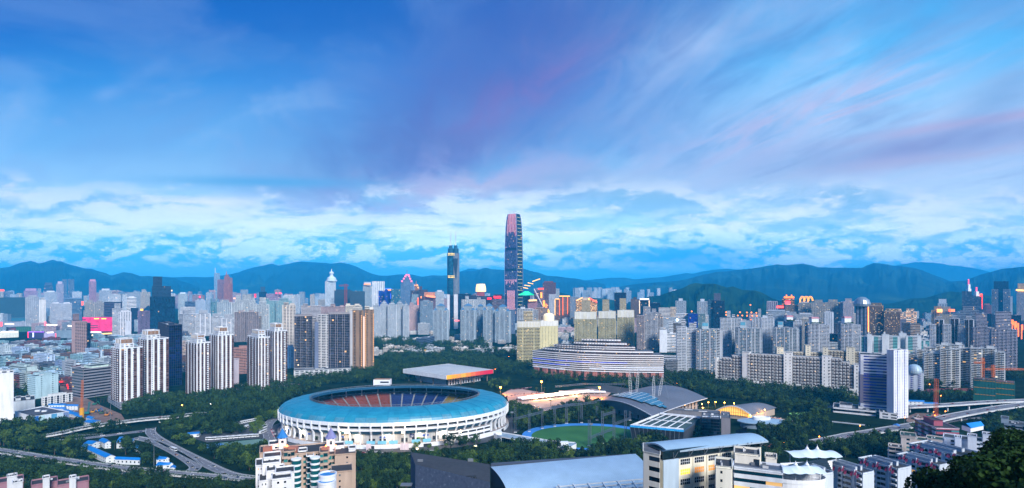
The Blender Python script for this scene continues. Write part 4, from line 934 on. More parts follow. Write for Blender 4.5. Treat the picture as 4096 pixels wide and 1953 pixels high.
# ------------------------------------------------------------------ left skyline, hand placed
ne = wall((24,62,74),.9,.35,'net')
OT = dict(name='office_tower',cat='office tower'); OB = dict(name='office_block',cat='office block')
def sky_(rows):
    for r in rows: bld(*r[:5],r[5],r[6],r[7],**(r[8] if len(r) > 8 else {}))
sky_([
('A',-40,252,468,0,(26,64,78),'s','wide dark teal block wrapped in building net at the left edge',dict(name='construction_block',cat='construction site',D=2900,pats=['fsfsfs'])),
('A',252,385,466,0,(206,212,222),'wbw','white tower block right of the netted teal block, left of a slim one',dict(D=2500,P=.8,top=[(.1,.4,.2,.8,8),(.6,.9,.2,.8,8)])),
('A',385,452,492,0,(222,220,216),'sw','slim white tower with a dark corner and warm window column',dict(D=2480,top=[(.1,.4,.2,.8,10)])),
('A',490,603,527,0,(208,212,222),'wvw','left half of the white twin block with gridded windows above the mall',dict(D=2450,fh=4,top=[(.1,.6,.2,.8,5)],g='p')),
('A',607,706,527,0,(208,212,222),'wvw','right half of the white twin block with gridded windows above the mall',dict(D=2450,fh=4,top=[(.1,.4,.2,.8,5)],g='p')),
('A',612,655,290,0,(150,170,200),'fc','dark and white striped tower under a crane, left of two',dict(D=4500,fh=6)),
('A',668,727,290,0,(150,170,200),'fc','dark and white striped tower, right of two',dict(D=4500,fh=6)),
('A',875,945,310,0,(196,140,160),'w','tall pink tower standing above the left skyline',dict(D=3800,fh=5,top=[(.1,.9,.1,.9,14)])),
('A',235,372,402,0,(176,140,170),'fw','broad mauve twin-topped block in the left skyline',dict(D=3900,top=[(0,.3,.1,.9,16),(.6,.95,.1,.9,16)])),
('A',370,403,382,0,(170,190,204),'w','slim pale tower right of the mauve twin-topped block',dict(D=3700)),
('A',433,520,345,0,(60,80,110),'r','dark banded office with a pale box on top in the far left skyline',dict(OT,D=4200,fh=7,top=[(.3,.7,.1,.9,18)])),
('A',552,625,335,0,(190,180,196),'w','pale pinkish stepped tower left of the striped pair',dict(D=4100,top=[(.3,.7,.2,.8,18)])),
('A',433,560,414,0,(206,214,224),'w','broad white block in the left skyline below the dark banded office',dict(D=3500,top=[(.2,.5,.2,.8,8)])),
('A',640,803,484,0,(90,120,150),'r','glass office with white bands and a screen roof, behind the white twin block',dict(OB,D=2800,fh=6,top=[(0,.25,0,1,6),(.3,1,.1,.9,4)])),
('A',835,930,514,0,(190,186,180),'wbw','beige flats cluster left of the open-framed purple tower, left half',dict(D=2500,P=.8,top=[(.1,.4,.2,.8,8)])),
('A',930,1024,518,0,(186,182,178),'wbw','beige flats cluster left of the open-framed purple tower, right half',dict(D=2480,P=.8,top=[(.3,.6,.2,.8,8)])),
('A',1022,1200,512,0,(66,60,84),'r','dark purple unfinished tower with an open frame on top and a crane behind',dict(OT,D=2420,fh=7,g='d')),
('A',975,1100,398,0,(190,200,212),'w','pale blue-grey tower behind the open-framed purple one',dict(D=3200,top=[(.3,.6,.2,.8,10)])),
('A',1248,1338,470,0,(226,226,230),'w','white hotel with a grid of square windows, left of the dark glass tower',dict(name='hotel',cat='hotel',D=2500,fh=6,P=.6,top=[(.1,.4,.2,.8,5)])),
('A',1103,1205,580,0,(196,200,208),'r','grey-white stepped office with ribbed side, left wing',dict(OT,D=1930,fh=4,top=[(.55,.95,.2,.8,18),(.1,.5,.2,.8,5)])),
('A',1165,1288,612,0,(206,206,212),'wws','grey-white stepped office with dark frame at its top, right wing',dict(OT,D=1880,fh=4.4,P=.6,top=[(.05,.85,.2,.8,5)])),
('A',1232,1288,700,0,(196,198,206),'s','lower blank step at the right foot of the grey-white stepped office',dict(OB,D=1860)),
('A',1285,1360,572,0,(46,62,98),'fc','dark blue tower with mauve foot left of the pyramid-topped one',dict(OT,D=2250,g='d')),
('A',1358,1482,602,0,(160,140,176),'fcf','mauve striped tower with a small blue glass pyramid on its roof',dict(OT,D=2050,g='d',P=.8)),
('A',1472,1720,462,0,(24,52,78),'c','big dark blue-green glass tower, widest block in the left skyline',dict(OT,D=2000,g=glass('glass_deep',(8,30,50),(20,60,80),.1,.006),fh=4.5,dep=60,top=[(.08,.84,.1,.9,38),(.12,.48,.3,.8,72)],mode='strip')),
('A',705,795,700,0,(150,124,124),'s','blank left face of the brown mid-rise tower above the low-rise district',dict(OT,D=1450,top=[(.1,.8,.2,.8,18)])),
('A',735,857,712,0,(160,134,130),'pwwpww','brown mid-rise tower with small square windows standing alone above the low-rise district',dict(OT,D=1395,fh=3.6,dep=26,P=.5,g='d')),
('A',855,890,722,0,(24,54,84),'c','blue glass right edge of the brown mid-rise tower',dict(OT,D=1402,g='d')),
('B',287,452,630,0,(206,208,214),'r','white ribbon-balconied slab, leftmost of the stepped rooftop four',dict(D=2020,fh=4.2,P=.9,top=[(.25,.6,.2,.8,12)],xc=330,al=30)),
('B',450,596,630,0,(206,208,214),'rrs','white ribbon-balconied slab, second of the stepped rooftop four',dict(D=2010,fh=4.2,P=.9,top=[(.4,.85,.2,.8,13)])),
('B',588,712,660,0,(206,208,214),'r','white ribbon-balconied slab, third of the stepped rooftop four',dict(D=2060,fh=4.2,P=.9,top=[(.3,.7,.2,.8,12)])),
('B',703,834,675,0,(206,208,214),'srr','white ribbon-balconied slab with a notched stair edge, fourth of the stepped rooftop four',dict(D=1980,fh=4.2,P=.9,top=[(.2,.75,.2,.8,15)])),
('B',832,946,612,0,(160,146,146),'wbgbw','brown-grey tower with dark red edges, left of a matching pair',dict(D=1800,P=1.0,col2=(110,60,60),top=[(.3,.8,.2,.8,5)])),
('B',950,1066,612,0,(160,146,146),'wbgbw','brown-grey tower with dark red edges, right of a matching pair',dict(D=1795,P=1.0,top=[(.2,.6,.2,.8,5)])),
('B',1062,1095,650,0,(150,138,130),'w','narrow brown wing right of the matching brown-grey pair',dict(D=1830)),
('B',805,908,522,0,(206,212,214),'fbwbf','white tower with a rounded white cap, left of four',dict(D=2100,P=1.0,top=[(.3,.95,.2,.8,12),(.4,.85,.25,.75,28)])),
('B',905,985,522,0,(206,212,214),'fbwbf','white tower with a rounded white cap, second of four',dict(D=2110,P=1.0,top=[(.2,.85,.2,.8,12),(.3,.75,.25,.75,26)])),
('B',985,1048,528,0,(206,212,214),'fbw','white tower with a rounded white cap, third of four',dict(D=2120,P=1.0,top=[(.2,.85,.2,.8,12),(.3,.75,.25,.75,24)])),
('B',1045,1168,538,0,(206,212,214),'fbwbf','white tower with a rounded white cap, right of four',dict(D=2080,P=1.0,top=[(.25,.8,.2,.8,12),(.32,.7,.25,.75,26)])),
('B',1140,1240,500,0,(140,176,182),'wfgw','aqua-grey tower, left of two behind the white capped row',dict(D=2250,P=1.0,g='t',top=[(.0,.3,.2,.8,10)])),
('B',1240,1390,500,0,(150,180,186),'wfgw','aqua-grey tower, right of two behind the white capped row',dict(D=2240,P=1.0,g='t',top=[(.0,.3,.2,.8,10),(.5,.9,.2,.8,8)])),
('B',596,660,512,0,(130,170,180),'wcw','blue-green tower with a V-shaped white roof wing',dict(D=2350,g='t',top=[(.0,.2,.2,.8,16),(.8,1,.2,.8,16)])),
('B',660,804,516,0,(190,202,210),'wbfg','pale blue flats between the V-roofed tower and the capped row',dict(D=2300,P=.8,top=[(.3,.6,.2,.8,10)])),
('B',300,445,564,0,(214,214,218),'nw','white low hospital block in front of the dark banded drum',dict(OB,D=2500)),
('B',343,447,508,0,(70,90,120),'r','dark banded drum-like office in the middle of the left skyline',dict(OB,D=2700,fh=7)),
('B',445,546,498,0,(160,176,194),'ws','grey-blue office with dark corner windows right of the banded drum',dict(OT,D=2650,top=[(.2,.6,.2,.8,8)])),
('B',1070,1146,412,0,(24,64,92),'c','dark teal tower with a smaller block on top, above the capped row',dict(OT,D=3500,g='d',top=[(.3,.7,.2,.8,32)])),
('B',1142,1292,432,0,(180,150,176),'r','long mauve banded office with red roof signs',dict(OB,D=3300,fh=6)),
('B',277,366,432,0,(196,212,220),'w','pale tower right of the big dark glass tower',dict(D=3000,top=[(.2,.7,.2,.8,8)])),
('B',1310,1420,445,0,(220,226,230),'r','white office with a blue screen front in the middle distance',dict(OB,D=3100)),
('C',338,512,400,0,(30,58,80),'s','dark netted construction tower with a crane, left half',dict(name='construction_block',cat='construction site',D=2600,pats=['fssf'],top=[(.1,.95,.1,.9,5)])),
('C',492,636,408,0,(34,62,80),'s','dark netted construction tower, right half',dict(name='construction_block',cat='construction site',D=2550,pats=['fssf'])),
('C',620,706,356,0,(170,186,196),'fw','grey ribbed tower with an orange lit roof rim',dict(D=3000,top=[(.1,.9,.1,.9,22)])),
('C',707,830,310,0,(222,226,230),'fsf','white gate-shaped office tower with a deep dark slot',dict(OT,D=3300,pats=['srs'],fh=6)),
('C',770,833,402,0,(40,70,140),'c','blue lit glass tower before the white gate-shaped one',dict(OT,D=2900,g='b')),
('C',830,897,380,0,(60,84,150),'c','blue lit glass tower with an orange roof sign',dict(OT,D=2850,g='b')),
('C',895,987,386,0,(90,140,170),'fc','blue glass tower with pale frame left of the pink-lit stepped one',dict(OT,D=2800,g='t')),
('C',1085,1170,400,0,(70,52,66),'fw','dark brown tower right of the pink-lit stepped one, left half',dict(D=2900)),
('C',1165,1252,392,0,(70,48,58),'fw','dark brown tower with arched top right of the pink-lit stepped one, right half',dict(D=2880,top=[(.1,.4,.2,.8,18)])),
('C',1095,1167,470,0,(150,176,190),'r','round-topped banded tower with an orange-lit right edge',dict(OT,D=2300,fh=5,top=[(.05,.95,.1,.9,14)])),
('C',1183,1304,506,0,(150,172,190),'wbw','blue-grey balconied tower above the villa roofs',dict(D=2150,P=.8,top=[(.2,.7,.2,.8,3)])),
('C',1215,1332,462,0,(130,90,96),'w','reddish tower with bright orange-lit roof edge',dict(D=2500,top=[(.05,.95,.1,.9,20)],tcol=(255,170,120))),
('C',1330,1412,412,0,(196,206,216),'wfw','pale tower with pink accents right of the reddish one',dict(D=2700,top=[(.2,.8,.2,.8,8)])),
('D',218,242,858,0,(206,206,210),'s','left white frame of the dark-centred office below the two-antenna skyscraper',dict(OT,D=2350,dep=40)),
('D',242,284,866,0,(50,80,110),'c','dark blue glass centre of the white-framed office below the two-antenna skyscraper',dict(OT,D=2355,g='d')),
('D',284,322,858,0,(206,206,210),'s','right white frame of the dark-centred office below the two-antenna skyscraper',dict(OT,D=2350,dep=40)),
('D',320,450,850,0,(46,74,100),'c','dark latticed glass office right of the two-antenna skyscraper',dict(OT,D=2400,g='d')),
('D',360,478,908,0,(206,212,216),'wbfw','white-topped flats behind the blue-capped towers, left half',dict(D=2200,P=.8,top=[(.3,.6,.2,.8,14)])),
('D',478,592,908,0,(206,212,216),'wbfw','white-topped flats behind the blue-capped towers, right half',dict(D=2210,P=.8,top=[(.3,.6,.2,.8,8)])),
('D',450,780,872,0,(54,54,74),'r','long dark office with red lit signs left of the tallest skyscraper',dict(OB,D=2500,fh=6,g='d',top=[(.0,.2,.2,.8,5),(.7,.95,.2,.8,8)])),
('D',660,780,905,0,(110,90,100),'r','brown banded block at the left foot of the tallest skyscraper',dict(OB,D=2450,fh=6)),
('D',825,886,1008,0,(110,130,160),'w','small blue-grey block at the foot of the tallest skyscraper',dict(OB,D=2100)),
('D',1157,1284,740,0,(110,62,64),'fw','red-brown tower with pale lower half right of the tallest skyscraper',dict(D=2900,top=[(.1,.8,.1,.9,8)])),
('D',1218,1284,855,0,(196,200,210),'fwf','pale striped lower front of the red-brown tower',dict(D=2600)),
('D',1283,1320,800,0,(196,206,214),'w','slim pale tower right of the red-brown one',dict(D=3000)),
('D',1277,1322,902,0,(140,100,76),'w','tower outlined in warm light, shorter left one of two',dict(D=2400)),
('D',1318,1424,872,0,(140,104,80),'wfw','tower outlined in warm light, taller right one of two',dict(D=2420)),
('D',1410,1512,878,0,(150,160,176),'wf','grey-blue tower between the warm-outlined pair and the gabled hotel',dict(D=2700)),
('D',1483,1552,908,0,(176,140,90),'ww','golden-lit hotel wing with a sloping lit roof edge, left',dict(name='hotel',cat='hotel',D=2300,g='o',fh=5)),
('D',1545,1605,888,0,(196,180,160),'s','pale centre of the golden-lit hotel with a dark slot window',dict(name='hotel',cat='hotel',D=2310,dep=30)),
('D',1605,1690,908,0,(180,140,90),'ww','golden-lit hotel wing with a sloping lit roof edge, right',dict(name='hotel',cat='hotel',D=2300,g='o',fh=5)),
('D',908,1060,998,0,(196,202,210),'wbwf','white flats with dark balconies below the tallest skyscraper',dict(D=1560,P=.8,top=[(.2,.5,.2,.8,5)])),
('D',1050,1110,1010,0,(186,190,198),'wb','grey flats right of the white ones below the tallest skyscraper',dict(D=1580)),
('D',1090,1204,990,0,(178,152,140),'wbw','brown-pink flats behind the yellow-beige tower pair',dict(D=1600,P=.6)),
('D',1010,1102,912,0,(196,140,150),'w','pink block with a lit gable at the foot of the tall cluster',dict(D=2300)),
('D',962,1032,870,0,(40,80,90),'c','dark green glass block with a green neon stepped pyramid on top',dict(OT,D=2500,g='d')),
('D',1072,1170,800,0,(130,110,120),'r','banded tower with a diagonal brace and blazing orange windows',dict(OT,D=2450,g='n',fh=6)),
('D',1100,1210,930,0,(120,100,110),'r','lower banded block with blazing orange windows at its right edge',dict(OT,D=2440,fh=6)),
('E',1125,1238,176,0,(32,36,72),'cf','dark navy tower with pale right side above the yellow-beige three',dict(OT,D=2300,g='d',col2=None)),
('E',1285,1366,240,0,(120,96,88),'fw','brown tower right of the dark navy one',dict(D=2450,top=[(.3,.7,.2,.8,8)])),
('E',1367,1472,244,0,(40,56,80),'fc','dark glass tower with a bright white lit crown',dict(OT,D=2300,g='d')),
('E',1470,1576,276,0,(36,60,96),'c','plain dark blue block right of the bright-crowned tower',dict(OT,D=2500,g='d')),
('F',330,446,450,0,(226,220,214),'w','white hotel slab with square windows under the green hill, left part',dict(name='hotel',cat='hotel',D=2200,fh=5)),
('F',446,502,442,0,(236,214,186),'w','brightly lit end of the white hotel slab under the green hill',dict(name='hotel',cat='hotel',D=2190,fh=5)),
('F',500,622,505,0,(222,224,228),'w','white square-windowed block before the twin grey towers',dict(OB,D=2050,fh=5)),
('F',497,598,380,0,(196,204,212),'fbwbf','grey-white tower with a flared flat top under the green hill, left twin',dict(D=2600,top=[(.3,.7,.2,.8,12)])),
('F',711,812,385,0,(196,204,212),'fbwbf','grey-white tower with a flared flat top under the green hill, right twin',dict(D=2600,top=[(.3,.7,.2,.8,12)])),
('F',812,872,372,0,(60,80,100),'r','dark glass round tower left of the reddish glass tower',dict(OT,D=2300,g='t',fh=5)),
('F',868,978,378,0,(56,52,72),'c','dark reddish glass tower with a blank box on top, before the green hill',dict(OT,D=2280,g='d',top=[(.05,.65,.2,.8,30)],tcol=(110,110,130))),
('F',620,718,505,0,(40,70,120),'c','blue glass office, left of two by the twin grey towers',dict(OB,D=2020,g='b',col2=None)),
('F',716,788,505,0,(130,150,150),'ww','pale framed glass office, right of two by the twin grey towers',dict(OB,D=2010,g='t')),
('F',788,820,520,0,(220,224,228),'w','narrow white block beside the pale framed glass office',dict(OB,D=2030)),
('F',370,500,545,0,(196,206,216),'r','low white terrace block below the brightly lit hotel end',dict(name='low_block',cat='low block',D=1800,fh=4)),
('F',428,600,588,0,(216,222,228),'r','long low white building below the square-windowed block',dict(name='low_block',cat='low block',D=1700,fh=5)),
('F',475,600,605,0,(120,110,100),'r','brown low block behind the white ribbed tower',dict(name='low_block',cat='low block',D=1600,fh=4)),
])
def lamp_lines(rows):
    for t,x0,y0,x1,y1,D,w,c,p,lb in rows:
        a,b = ta(t,x0,y0,D),ta(t,x1,y1,D); T = MB(); T.bar(a,b,w*.6,glow(c,p*.8)); tag(T.build('light_strip'),lb,'light strip')
wm = (255,190,90); og = (255,110,40)
lamp_lines([
('D',1010,740,1062,752,2480,3.5,wm,1.6,'curved lit roof edge, second highest of four stepped ones'),('D',975,765,1035,772,2470,3.5,wm,1.6,'lit roof edge, third of four stepped ones'),
('D',965,788,1012,796,2460,3.5,wm,1.6,'lowest lit roof edge of four stepped ones'),('D',1055,728,1130,702,2490,4,wm,1.8,'highest slanting lit roof edge over white trusses'),
('D',1072,800,1166,985,2438,4,(200,196,206),.3,'pale diagonal brace down the banded orange-lit tower'),  # the brace is no lamp; its pale tone is a faint added glow
('D',1277,905,1277,1060,2396,3,wm,1.5,'left warm outline of the shorter outlined tower'),('D',1280,900,1320,900,2396,3.5,wm,1.8,'top warm outline of the shorter outlined tower'),
('D',1320,905,1320,1060,2396,3,og,1.4,'right warm outline of the shorter outlined tower'),('D',1320,872,1422,872,2416,4,wm,1.9,'bright top outline of the taller outlined tower'),
('D',1354,880,1354,1060,2416,3,og,1.4,'left upright outline of the taller outlined tower'),('D',1400,880,1400,1050,2416,3,og,1.4,'right upright outline of the taller outlined tower'),
('D',1485,918,1545,886,2296,5,(255,180,110),1.7,'lit sloping roof edge on the left hotel wing'),('D',1612,888,1690,932,2296,5,(255,90,60),1.7,'red-orange lit sloping roof edge on the right hotel wing'),
('D',1610,890,1610,985,2296,6,wm,1.6,'bright vertical lamp row between hotel centre and right wing'),
('D',1112,800,1165,798,2430,7,(255,60,40),2.4,'red lit sign on the banded tower with orange windows'),('D',1142,835,1142,890,2436,9,(255,150,50),1.8,'upper blaze of orange windows on the banded tower'),
('D',1168,915,1168,975,2434,10,(255,150,50),1.8,'middle blaze of orange windows on the banded tower'),('D',1190,950,1190,1000,2432,9,(255,120,40),1.8,'lower red-orange blaze on the banded block'),
('D',1205,1000,1222,1050,2430,9,(255,180,80),1.8,'lowest lit steps beside the banded block'),
('D',612,896,652,896,2490,10,(255,30,40),1.6,'left red sign on the long dark office'),('D',676,882,748,882,2490,12,(255,30,40),1.6,'right red sign on the long dark office'),
('D',290,1112,336,1112,1900,5,(255,110,110),1.6,'pink-red lit sign board among the villas'),
('D',1020,915,1098,912,2292,7,(255,200,120),1.5,'lit gable edge on the pink block'),
('C',1160,470,1160,560,2290,5,(255,90,50),1.6,'orange-lit edge of the round-topped banded tower'),('C',1240,452,1328,462,2488,9,(255,130,80),1.6,'orange-lit roof edge of the reddish tower'),
('C',628,338,694,338,2990,6,(255,140,70),1.5,'orange lit roof rim of the grey ribbed tower'),('C',832,380,895,380,2840,4,(60,110,255),1.8,'blue lit roof edge'),('C',866,393,894,393,2830,8,(255,150,40),1.8,'orange sign on the blue lit tower'),
('C',890,430,890,480,2840,4,(60,90,255),1.6,'blue lit edge of the tower with an orange sign'),('C',1190,455,1190,475,2860,5,(255,150,60),1.8,'small orange lamp on the dark brown tower'),
('B',489,452,489,470,2640,6,(255,60,80),1.8,'red lit sign on the grey-blue office'),('B',1034,432,1034,470,3290,8,(255,40,60),1.8,'tall red lit sign in the middle of the left skyline'),
('B',1236,425,1248,425,3290,8,(255,40,70),1.8,'left red sign on the mauve office'),('B',1268,425,1290,425,3290,9,(255,60,80),1.8,'right red sign on the mauve office'),
('B',822,476,836,476,2900,9,(255,180,150),1.4,'pale orange lit sign above the capped row'),('B',175,400,216,400,3000,8,(255,220,160),1.5,'pale lit sign behind the dark glass tower'),
('A',0,397,35,397,3500,12,(255,70,30),2.0,'orange-red lit roof sign at the left edge'),('A',810,505,810,545,2780,7,(255,90,60),1.8,'orange lit sign on the glass office with white bands'),
('A',12,505,12,665,2890,3,(150,170,220),.8,'vertical row of lamps on the netted teal block'),('A',1393,580,1393,598,2040,7,(255,180,60),2.0,'orange lamp on the mauve striped tower'),
('E',1375,238,1462,238,2290,7,(220,230,255),1.6,'white lit crown of the dark glass tower'),('E',1369,250,1372,380,2292,3,(255,220,180),.9,'pale lit left edge of the bright-crowned tower'),('E',1465,250,1465,380,2292,3,(255,220,180),.9,'pale lit right edge of the bright-crowned tower'),
('F',505,560,520,572,1795,10,(210,240,255),2.0,'white-blue lit screen on the low terrace block'),
('H',1648,272,1712,275,2390,8,(255,190,100),1.8,'lit roof rim of the tower at the right edge'),('H',875,475,915,475,2290,16,(255,190,110),1.6,'lit roof sign box on the tan office'),('H',990,472,1030,472,2240,12,(255,120,60),1.6,'orange lit roof sign on the cream low office'),
('H',1690,860,1730,860,1700,16,(255,214,150),1.8,'glowing street level at the right edge'),('H',1662,1040,1672,1000,1300,3,(255,150,40),1.8,'orange lit strip at the right edge of the street'),
])
def lights_at(rows):
    for i,(t,x,y,D,r,c) in enumerate(rows):
        p = ta(t,x,y,D); T = MB(); T.lathe((p.x,p.y,p.z-r),[(0,0),(r*.7,r*.3),(r,r),(r*.7,r*1.7),(0,r*2)],8,glow(c,3.0)); z = 0
        T.bar((p.x,p.y,0),(p.x,p.y,p.z-r),.35,steel); tag(T.build('street_lamp'),'distant orange street lamp glowing at the foot of the green hill','street lamp','orange lamps below the green hill')
lights_at([('F',x,y,2450,3.0,(255,130,40)) for x,y in ((993,490),(993,515),(1130,490),(1198,492),(1242,492),(1290,496),(1108,522),(1152,522),(1198,524),(1250,525),(1294,525),(655,482),(1232,418),(1240,562),(1146,560))])
def dome_roof():
    D = 2500; a,b = ta('D',493,828,D),ta('D',597,828,D); T = MB(); w = (b.x-a.x)/2; T.lathe(((a.x+b.x)/2,D+w,0),[(w,0),(w,a.z)],4,wall((150,60,70)),rot=R(45)); T.lathe(((a.x+b.x)/2,D+w,a.z),[(w,0),(w*.95,18),(w*.8,34),(0,35)],12,glow((255,222,150),.95))
    tag(T.build('office_block'),'red block with a glowing cream dome-like roof','office block')
dome_roof()
T = MB()
for k in range(5): w = 34-k*6; p = ta('D',997,862-k*7,2495); T.box((p.x,p.y,p.z),(w*2,6,3.5),glow((40,230,150),.9))
tag(T.build('light_pyramid'),'green neon stepped pyramid on the dark green block','roof light')
T = MB(); a,b = ta('A',1395,600,2060),ta('A',1450,600,2060); c = ((a.x+b.x)/2,2080); zt = ta('A',0,545,2060).z
for i in range(4): q = [(a.x,2058),(b.x,2058),(b.x,2102),(a.x,2102)]; T.poly([(*q[i],a.z),(*q[(i+1)%4],a.z),(*c,zt)],wall((24,54,80),.2,.1,'glass_pyramid'))
tag(T.build('glass_pyramid'),'small blue glass pyramid on the mauve striped tower','roof')
# magenta lit block
def magenta():
    D = 2200; root = thing('office_block','building with a huge glowing magenta screen facade on the left','office block',(ta('A',950,0,D).x,D,0)); a,b = ta('A',812,660,D),ta('A',1104,664,D)
    W = MB(); W.prism([(a.x,D),(b.x,D),(b.x,D+60),(a.x,D+60)],0,a.z-3,wall((120,60,90)),roofm); W.build('wall',root)
    mt,t,bs = newmat('screen'); n = t.nodes.new('ShaderNodeTexNoise'); n.inputs['Scale'].default_value = .06; ge = t.nodes.new('ShaderNodeNewGeometry'); t.links.new(ge.outputs['Position'],n.inputs[0])
    r = t.nodes.new('ShaderNodeValToRGB'); r.color_ramp.elements[0].color = (.55,.0,.10,1); r.color_ramp.elements[1].color = (1,.03,.20,1); r.color_ramp.elements[0].position = .3; r.color_ramp.elements[1].position = .65; t.links.new(n.outputs[0],r.inputs[0]); t.links.new(r.outputs[0],bs.inputs['Emission Color']); bs.inputs['Emission Strength'].default_value = 1.0; bs.inputs['Base Color'].default_value = (.3,.01,.06,1)
    nb = 14; z0 = ta('A',0,798,D).z
    for i in range(nb):
        T = MB(); za = z0+(a.z-z0)*i/nb; zb = z0+(a.z-z0)*(i+.93)/nb; x0 = a.x+(14 if i in (9,11) else 0)+(60 if i in (3,5) else 0); T.obox((x0,D-.2),Vector((1,0)),Vector((0,-1)),b.x-x0,1.0,za,zb,mt); T.build('screen_row',root)
    for x in (948,1020): T = MB(); p = ta('A',x,680,D-2); T.box((p.x,p.y,p.z),(18,.6,3),glow((220,255,60),1.2)); T.build('sign',root)
    OCC.append((330,450,1267,1326,D,a.x+60,D+30,80))
magenta()
# ------------------------------------------------------------------ the rest of the city: low blocks, villas, far towers
ORD = ['nearest','second','third','fourth','fifth','sixth','seventh','eighth','ninth','tenth','eleventh','twelfth','thirteenth','fourteenth','fifteenth','sixteenth']
FILL = []
def free(x,y,r):
    return all((x-o[5])**2+(y-o[6])**2 > (r+o[7]*.85)**2 for o in OCC) and all((x-f[0])**2+(y-f[1])**2 > (r*.8+f[2]*.8)**2 for f in FILL)
TONES = [('white',(214,220,226)),('pale grey',(176,186,196)),('blue-grey',(140,162,184)),('cream',(206,196,180)),('pinkish',(190,164,170)),('bluish white',(190,208,224))]
def filler(px,D,w,d,h,rot,tone,form,name,cat,group,land,pat='w',g='n',mode=None,roofs=0,z0=0,fh=3.2,pats=None):
    x = (px-CX)/F*D; r = math.hypot(w,d)/2
    if not free(x,D,r): return False
    for o in OCC:
        if o[0]-6 < px < o[1]+6 and o[4] > D:
            ymax = o[3]-.30*(o[3]-o[2]); h = min(h,H-(ymax-HY)/F*D)
    if h < 5: return False
    FILL.append((x,D,r,px,tone[0],form,land)); t = R(rot); u = Vector((math.cos(t),math.sin(t))); v = Vector((-u.y,u.x)); c = Vector((x,D))
    C = [c-u*w/2-v*d/2,c+u*w/2-v*d/2,c+u*w/2+v*d/2,c-u*w/2+v*d/2]
    W = MB(); pn = []; mode = mode or ('one' if D > 1250 else 'strip')
    block(W,pn,C,0,h,pat,tone[1],fh,None,.25,pats,random.choice((roofm,roofd,roofd)),.7 if D < 2200 else 0)
    lab = (tone[0],form,land,px)
    if mode == 'one':
        emit(None,pn,G[g],'one',W)
        for i in range(roofs):
            a,b = random.uniform(.05,.75),random.uniform(.1,.6); W.prism(sub(C,a,a+random.uniform(.08,.2),b,b+random.uniform(.15,.35)),h,h+random.uniform(1.5,4),wall(tone[1]),roofm)
        o = W.build(name)
    else:
        o = thing(name,'',cat,(x,D,0)); emit(o,pn,G[g],mode,W); W.build('wall',o)
        for i in range(roofs):
            T = MB(); a,b = random.uniform(.05,.75),random.uniform(.1,.6); T.prism(sub(C,a,a+random.uniform(.08,.2),b,b+random.uniform(.15,.35)),h,h+random.uniform(1.5,4),wall(tone[1]),roofm); T.build('stair_head',o)
        clutter(o,C,h,D,2)
    o['category'] = cat; o['group'] = group; TODO.append((o,lab)); return True
TODO = []
def lands(rows): return [(S(t,x,0)[0],ph) for t,x,ph in rows]
LF = lands([('A',30,'netted teal block'),('A',320,'white tower block'),('A',600,'gridded white twin'),('A',910,'tall pink tower'),('A',1290,'white grid hotel'),('A',1600,'big dark glass tower'),('B',480,'grey-blue office'),('B',740,'orange-brown spire tower'),('B',1110,'dark teal tower'),('C',20,'magenta roof sign'),('C',300,'telecom tower'),('C',480,'netted construction tower'),('C',770,'white gate-shaped tower'),('C',1050,'pink-lit stepped tower'),('D',280,'two-antenna skyscraper'),('D',870,'tallest skyscraper'),('D',1220,'red-brown tower'),('D',1590,'gabled golden hotel'),('E',1180,'dark navy tower'),('F',190,'bright-crowned tower'),('F',550,'left grey twin tower'),('F',920,'reddish glass tower'),('G',620,'glowing hotel sign'),('G',1210,'maroon-windowed tower'),('H',130,'dark domed tower'),('H',560,'warm-lit slab'),('H',920,'slanted white tower'),('H',1210,'dark banded pair'),('H',1500,'dark glass skyscraper')])
def nearest(px,L): return min(L,key=lambda q: abs(q[0]-px))
rnd = random.Random(4)
n = 0
for i in range(2600):                                # far skyline, left and centre
    px = rnd.uniform(-40,2250); D = rnd.uniform(3000,5600); w = rnd.uniform(24,62)
    yt = rnd.gauss(1176,8) if px < 1250 else rnd.gauss(1190,9)
    if yt < 1158: continue
    h = H-(yt-HY)/F*D
    n += filler(px,D,w,rnd.uniform(18,30),h,rnd.uniform(-25,25),rnd.choice(TONES),'distant tower','distant_tower','tower','towers of the far skyline',LF,rnd.choice(('w','fw','fwv','r')),'n',fh=5.5,roofs=rnd.choice((0,1,2)))
    if n > 200: break
n = 0
for i in range(900):                                 # white tower estates under the far hills
    px = rnd.choice((rnd.uniform(2300,2440),rnd.uniform(2440,2480),rnd.uniform(2480,2700))); D = rnd.uniform(5000,6600); yt = rnd.uniform(1148,1172)
    n += filler(px,D,rnd.uniform(28,44),26,H-(yt-HY)/F*D,rnd.uniform(-20,20),rnd.choice(TONES[:2]+TONES[5:]),'far estate tower','distant_tower','tower','white estate towers under the far hills',LF,'fw','n',fh=7)
    if n > 52: break
n = 0
for i in range(1500):                                # mid-distance blocks
    px = rnd.uniform(-20,4120); D = rnd.uniform(2050,3300); 
    if 2480 < px < 3150 and D > 2600: continue
    h = rnd.choice((rnd.uniform(14,30),rnd.uniform(30,62)))
    n += filler(px,D,rnd.uniform(26,70),rnd.uniform(16,30),h,rnd.uniform(-30,30),rnd.choice(TONES),'mid-rise block','city_block','city block','mid-rise blocks between the towers',LF,rnd.choice(('w','r','wv','n')),'n',fh=4.2,roofs=2)
    if n > 190: break
LD = lands([('A',20,'white slab at the left edge'),('A',200,'orange-brown office'),('A',430,'blue-white factory block'),('A',620,'purple neon mall'),('A',790,'brown mid-rise tower'),('A',960,'blue-fronted hostel'),('A',1190,'grey-white stepped office')])
n = 0
ga = R(-28); gu = Vector((math.cos(ga),math.sin(ga))); gv = Vector((-gu.y,gu.x)); o_ = Vector((-900,1150))
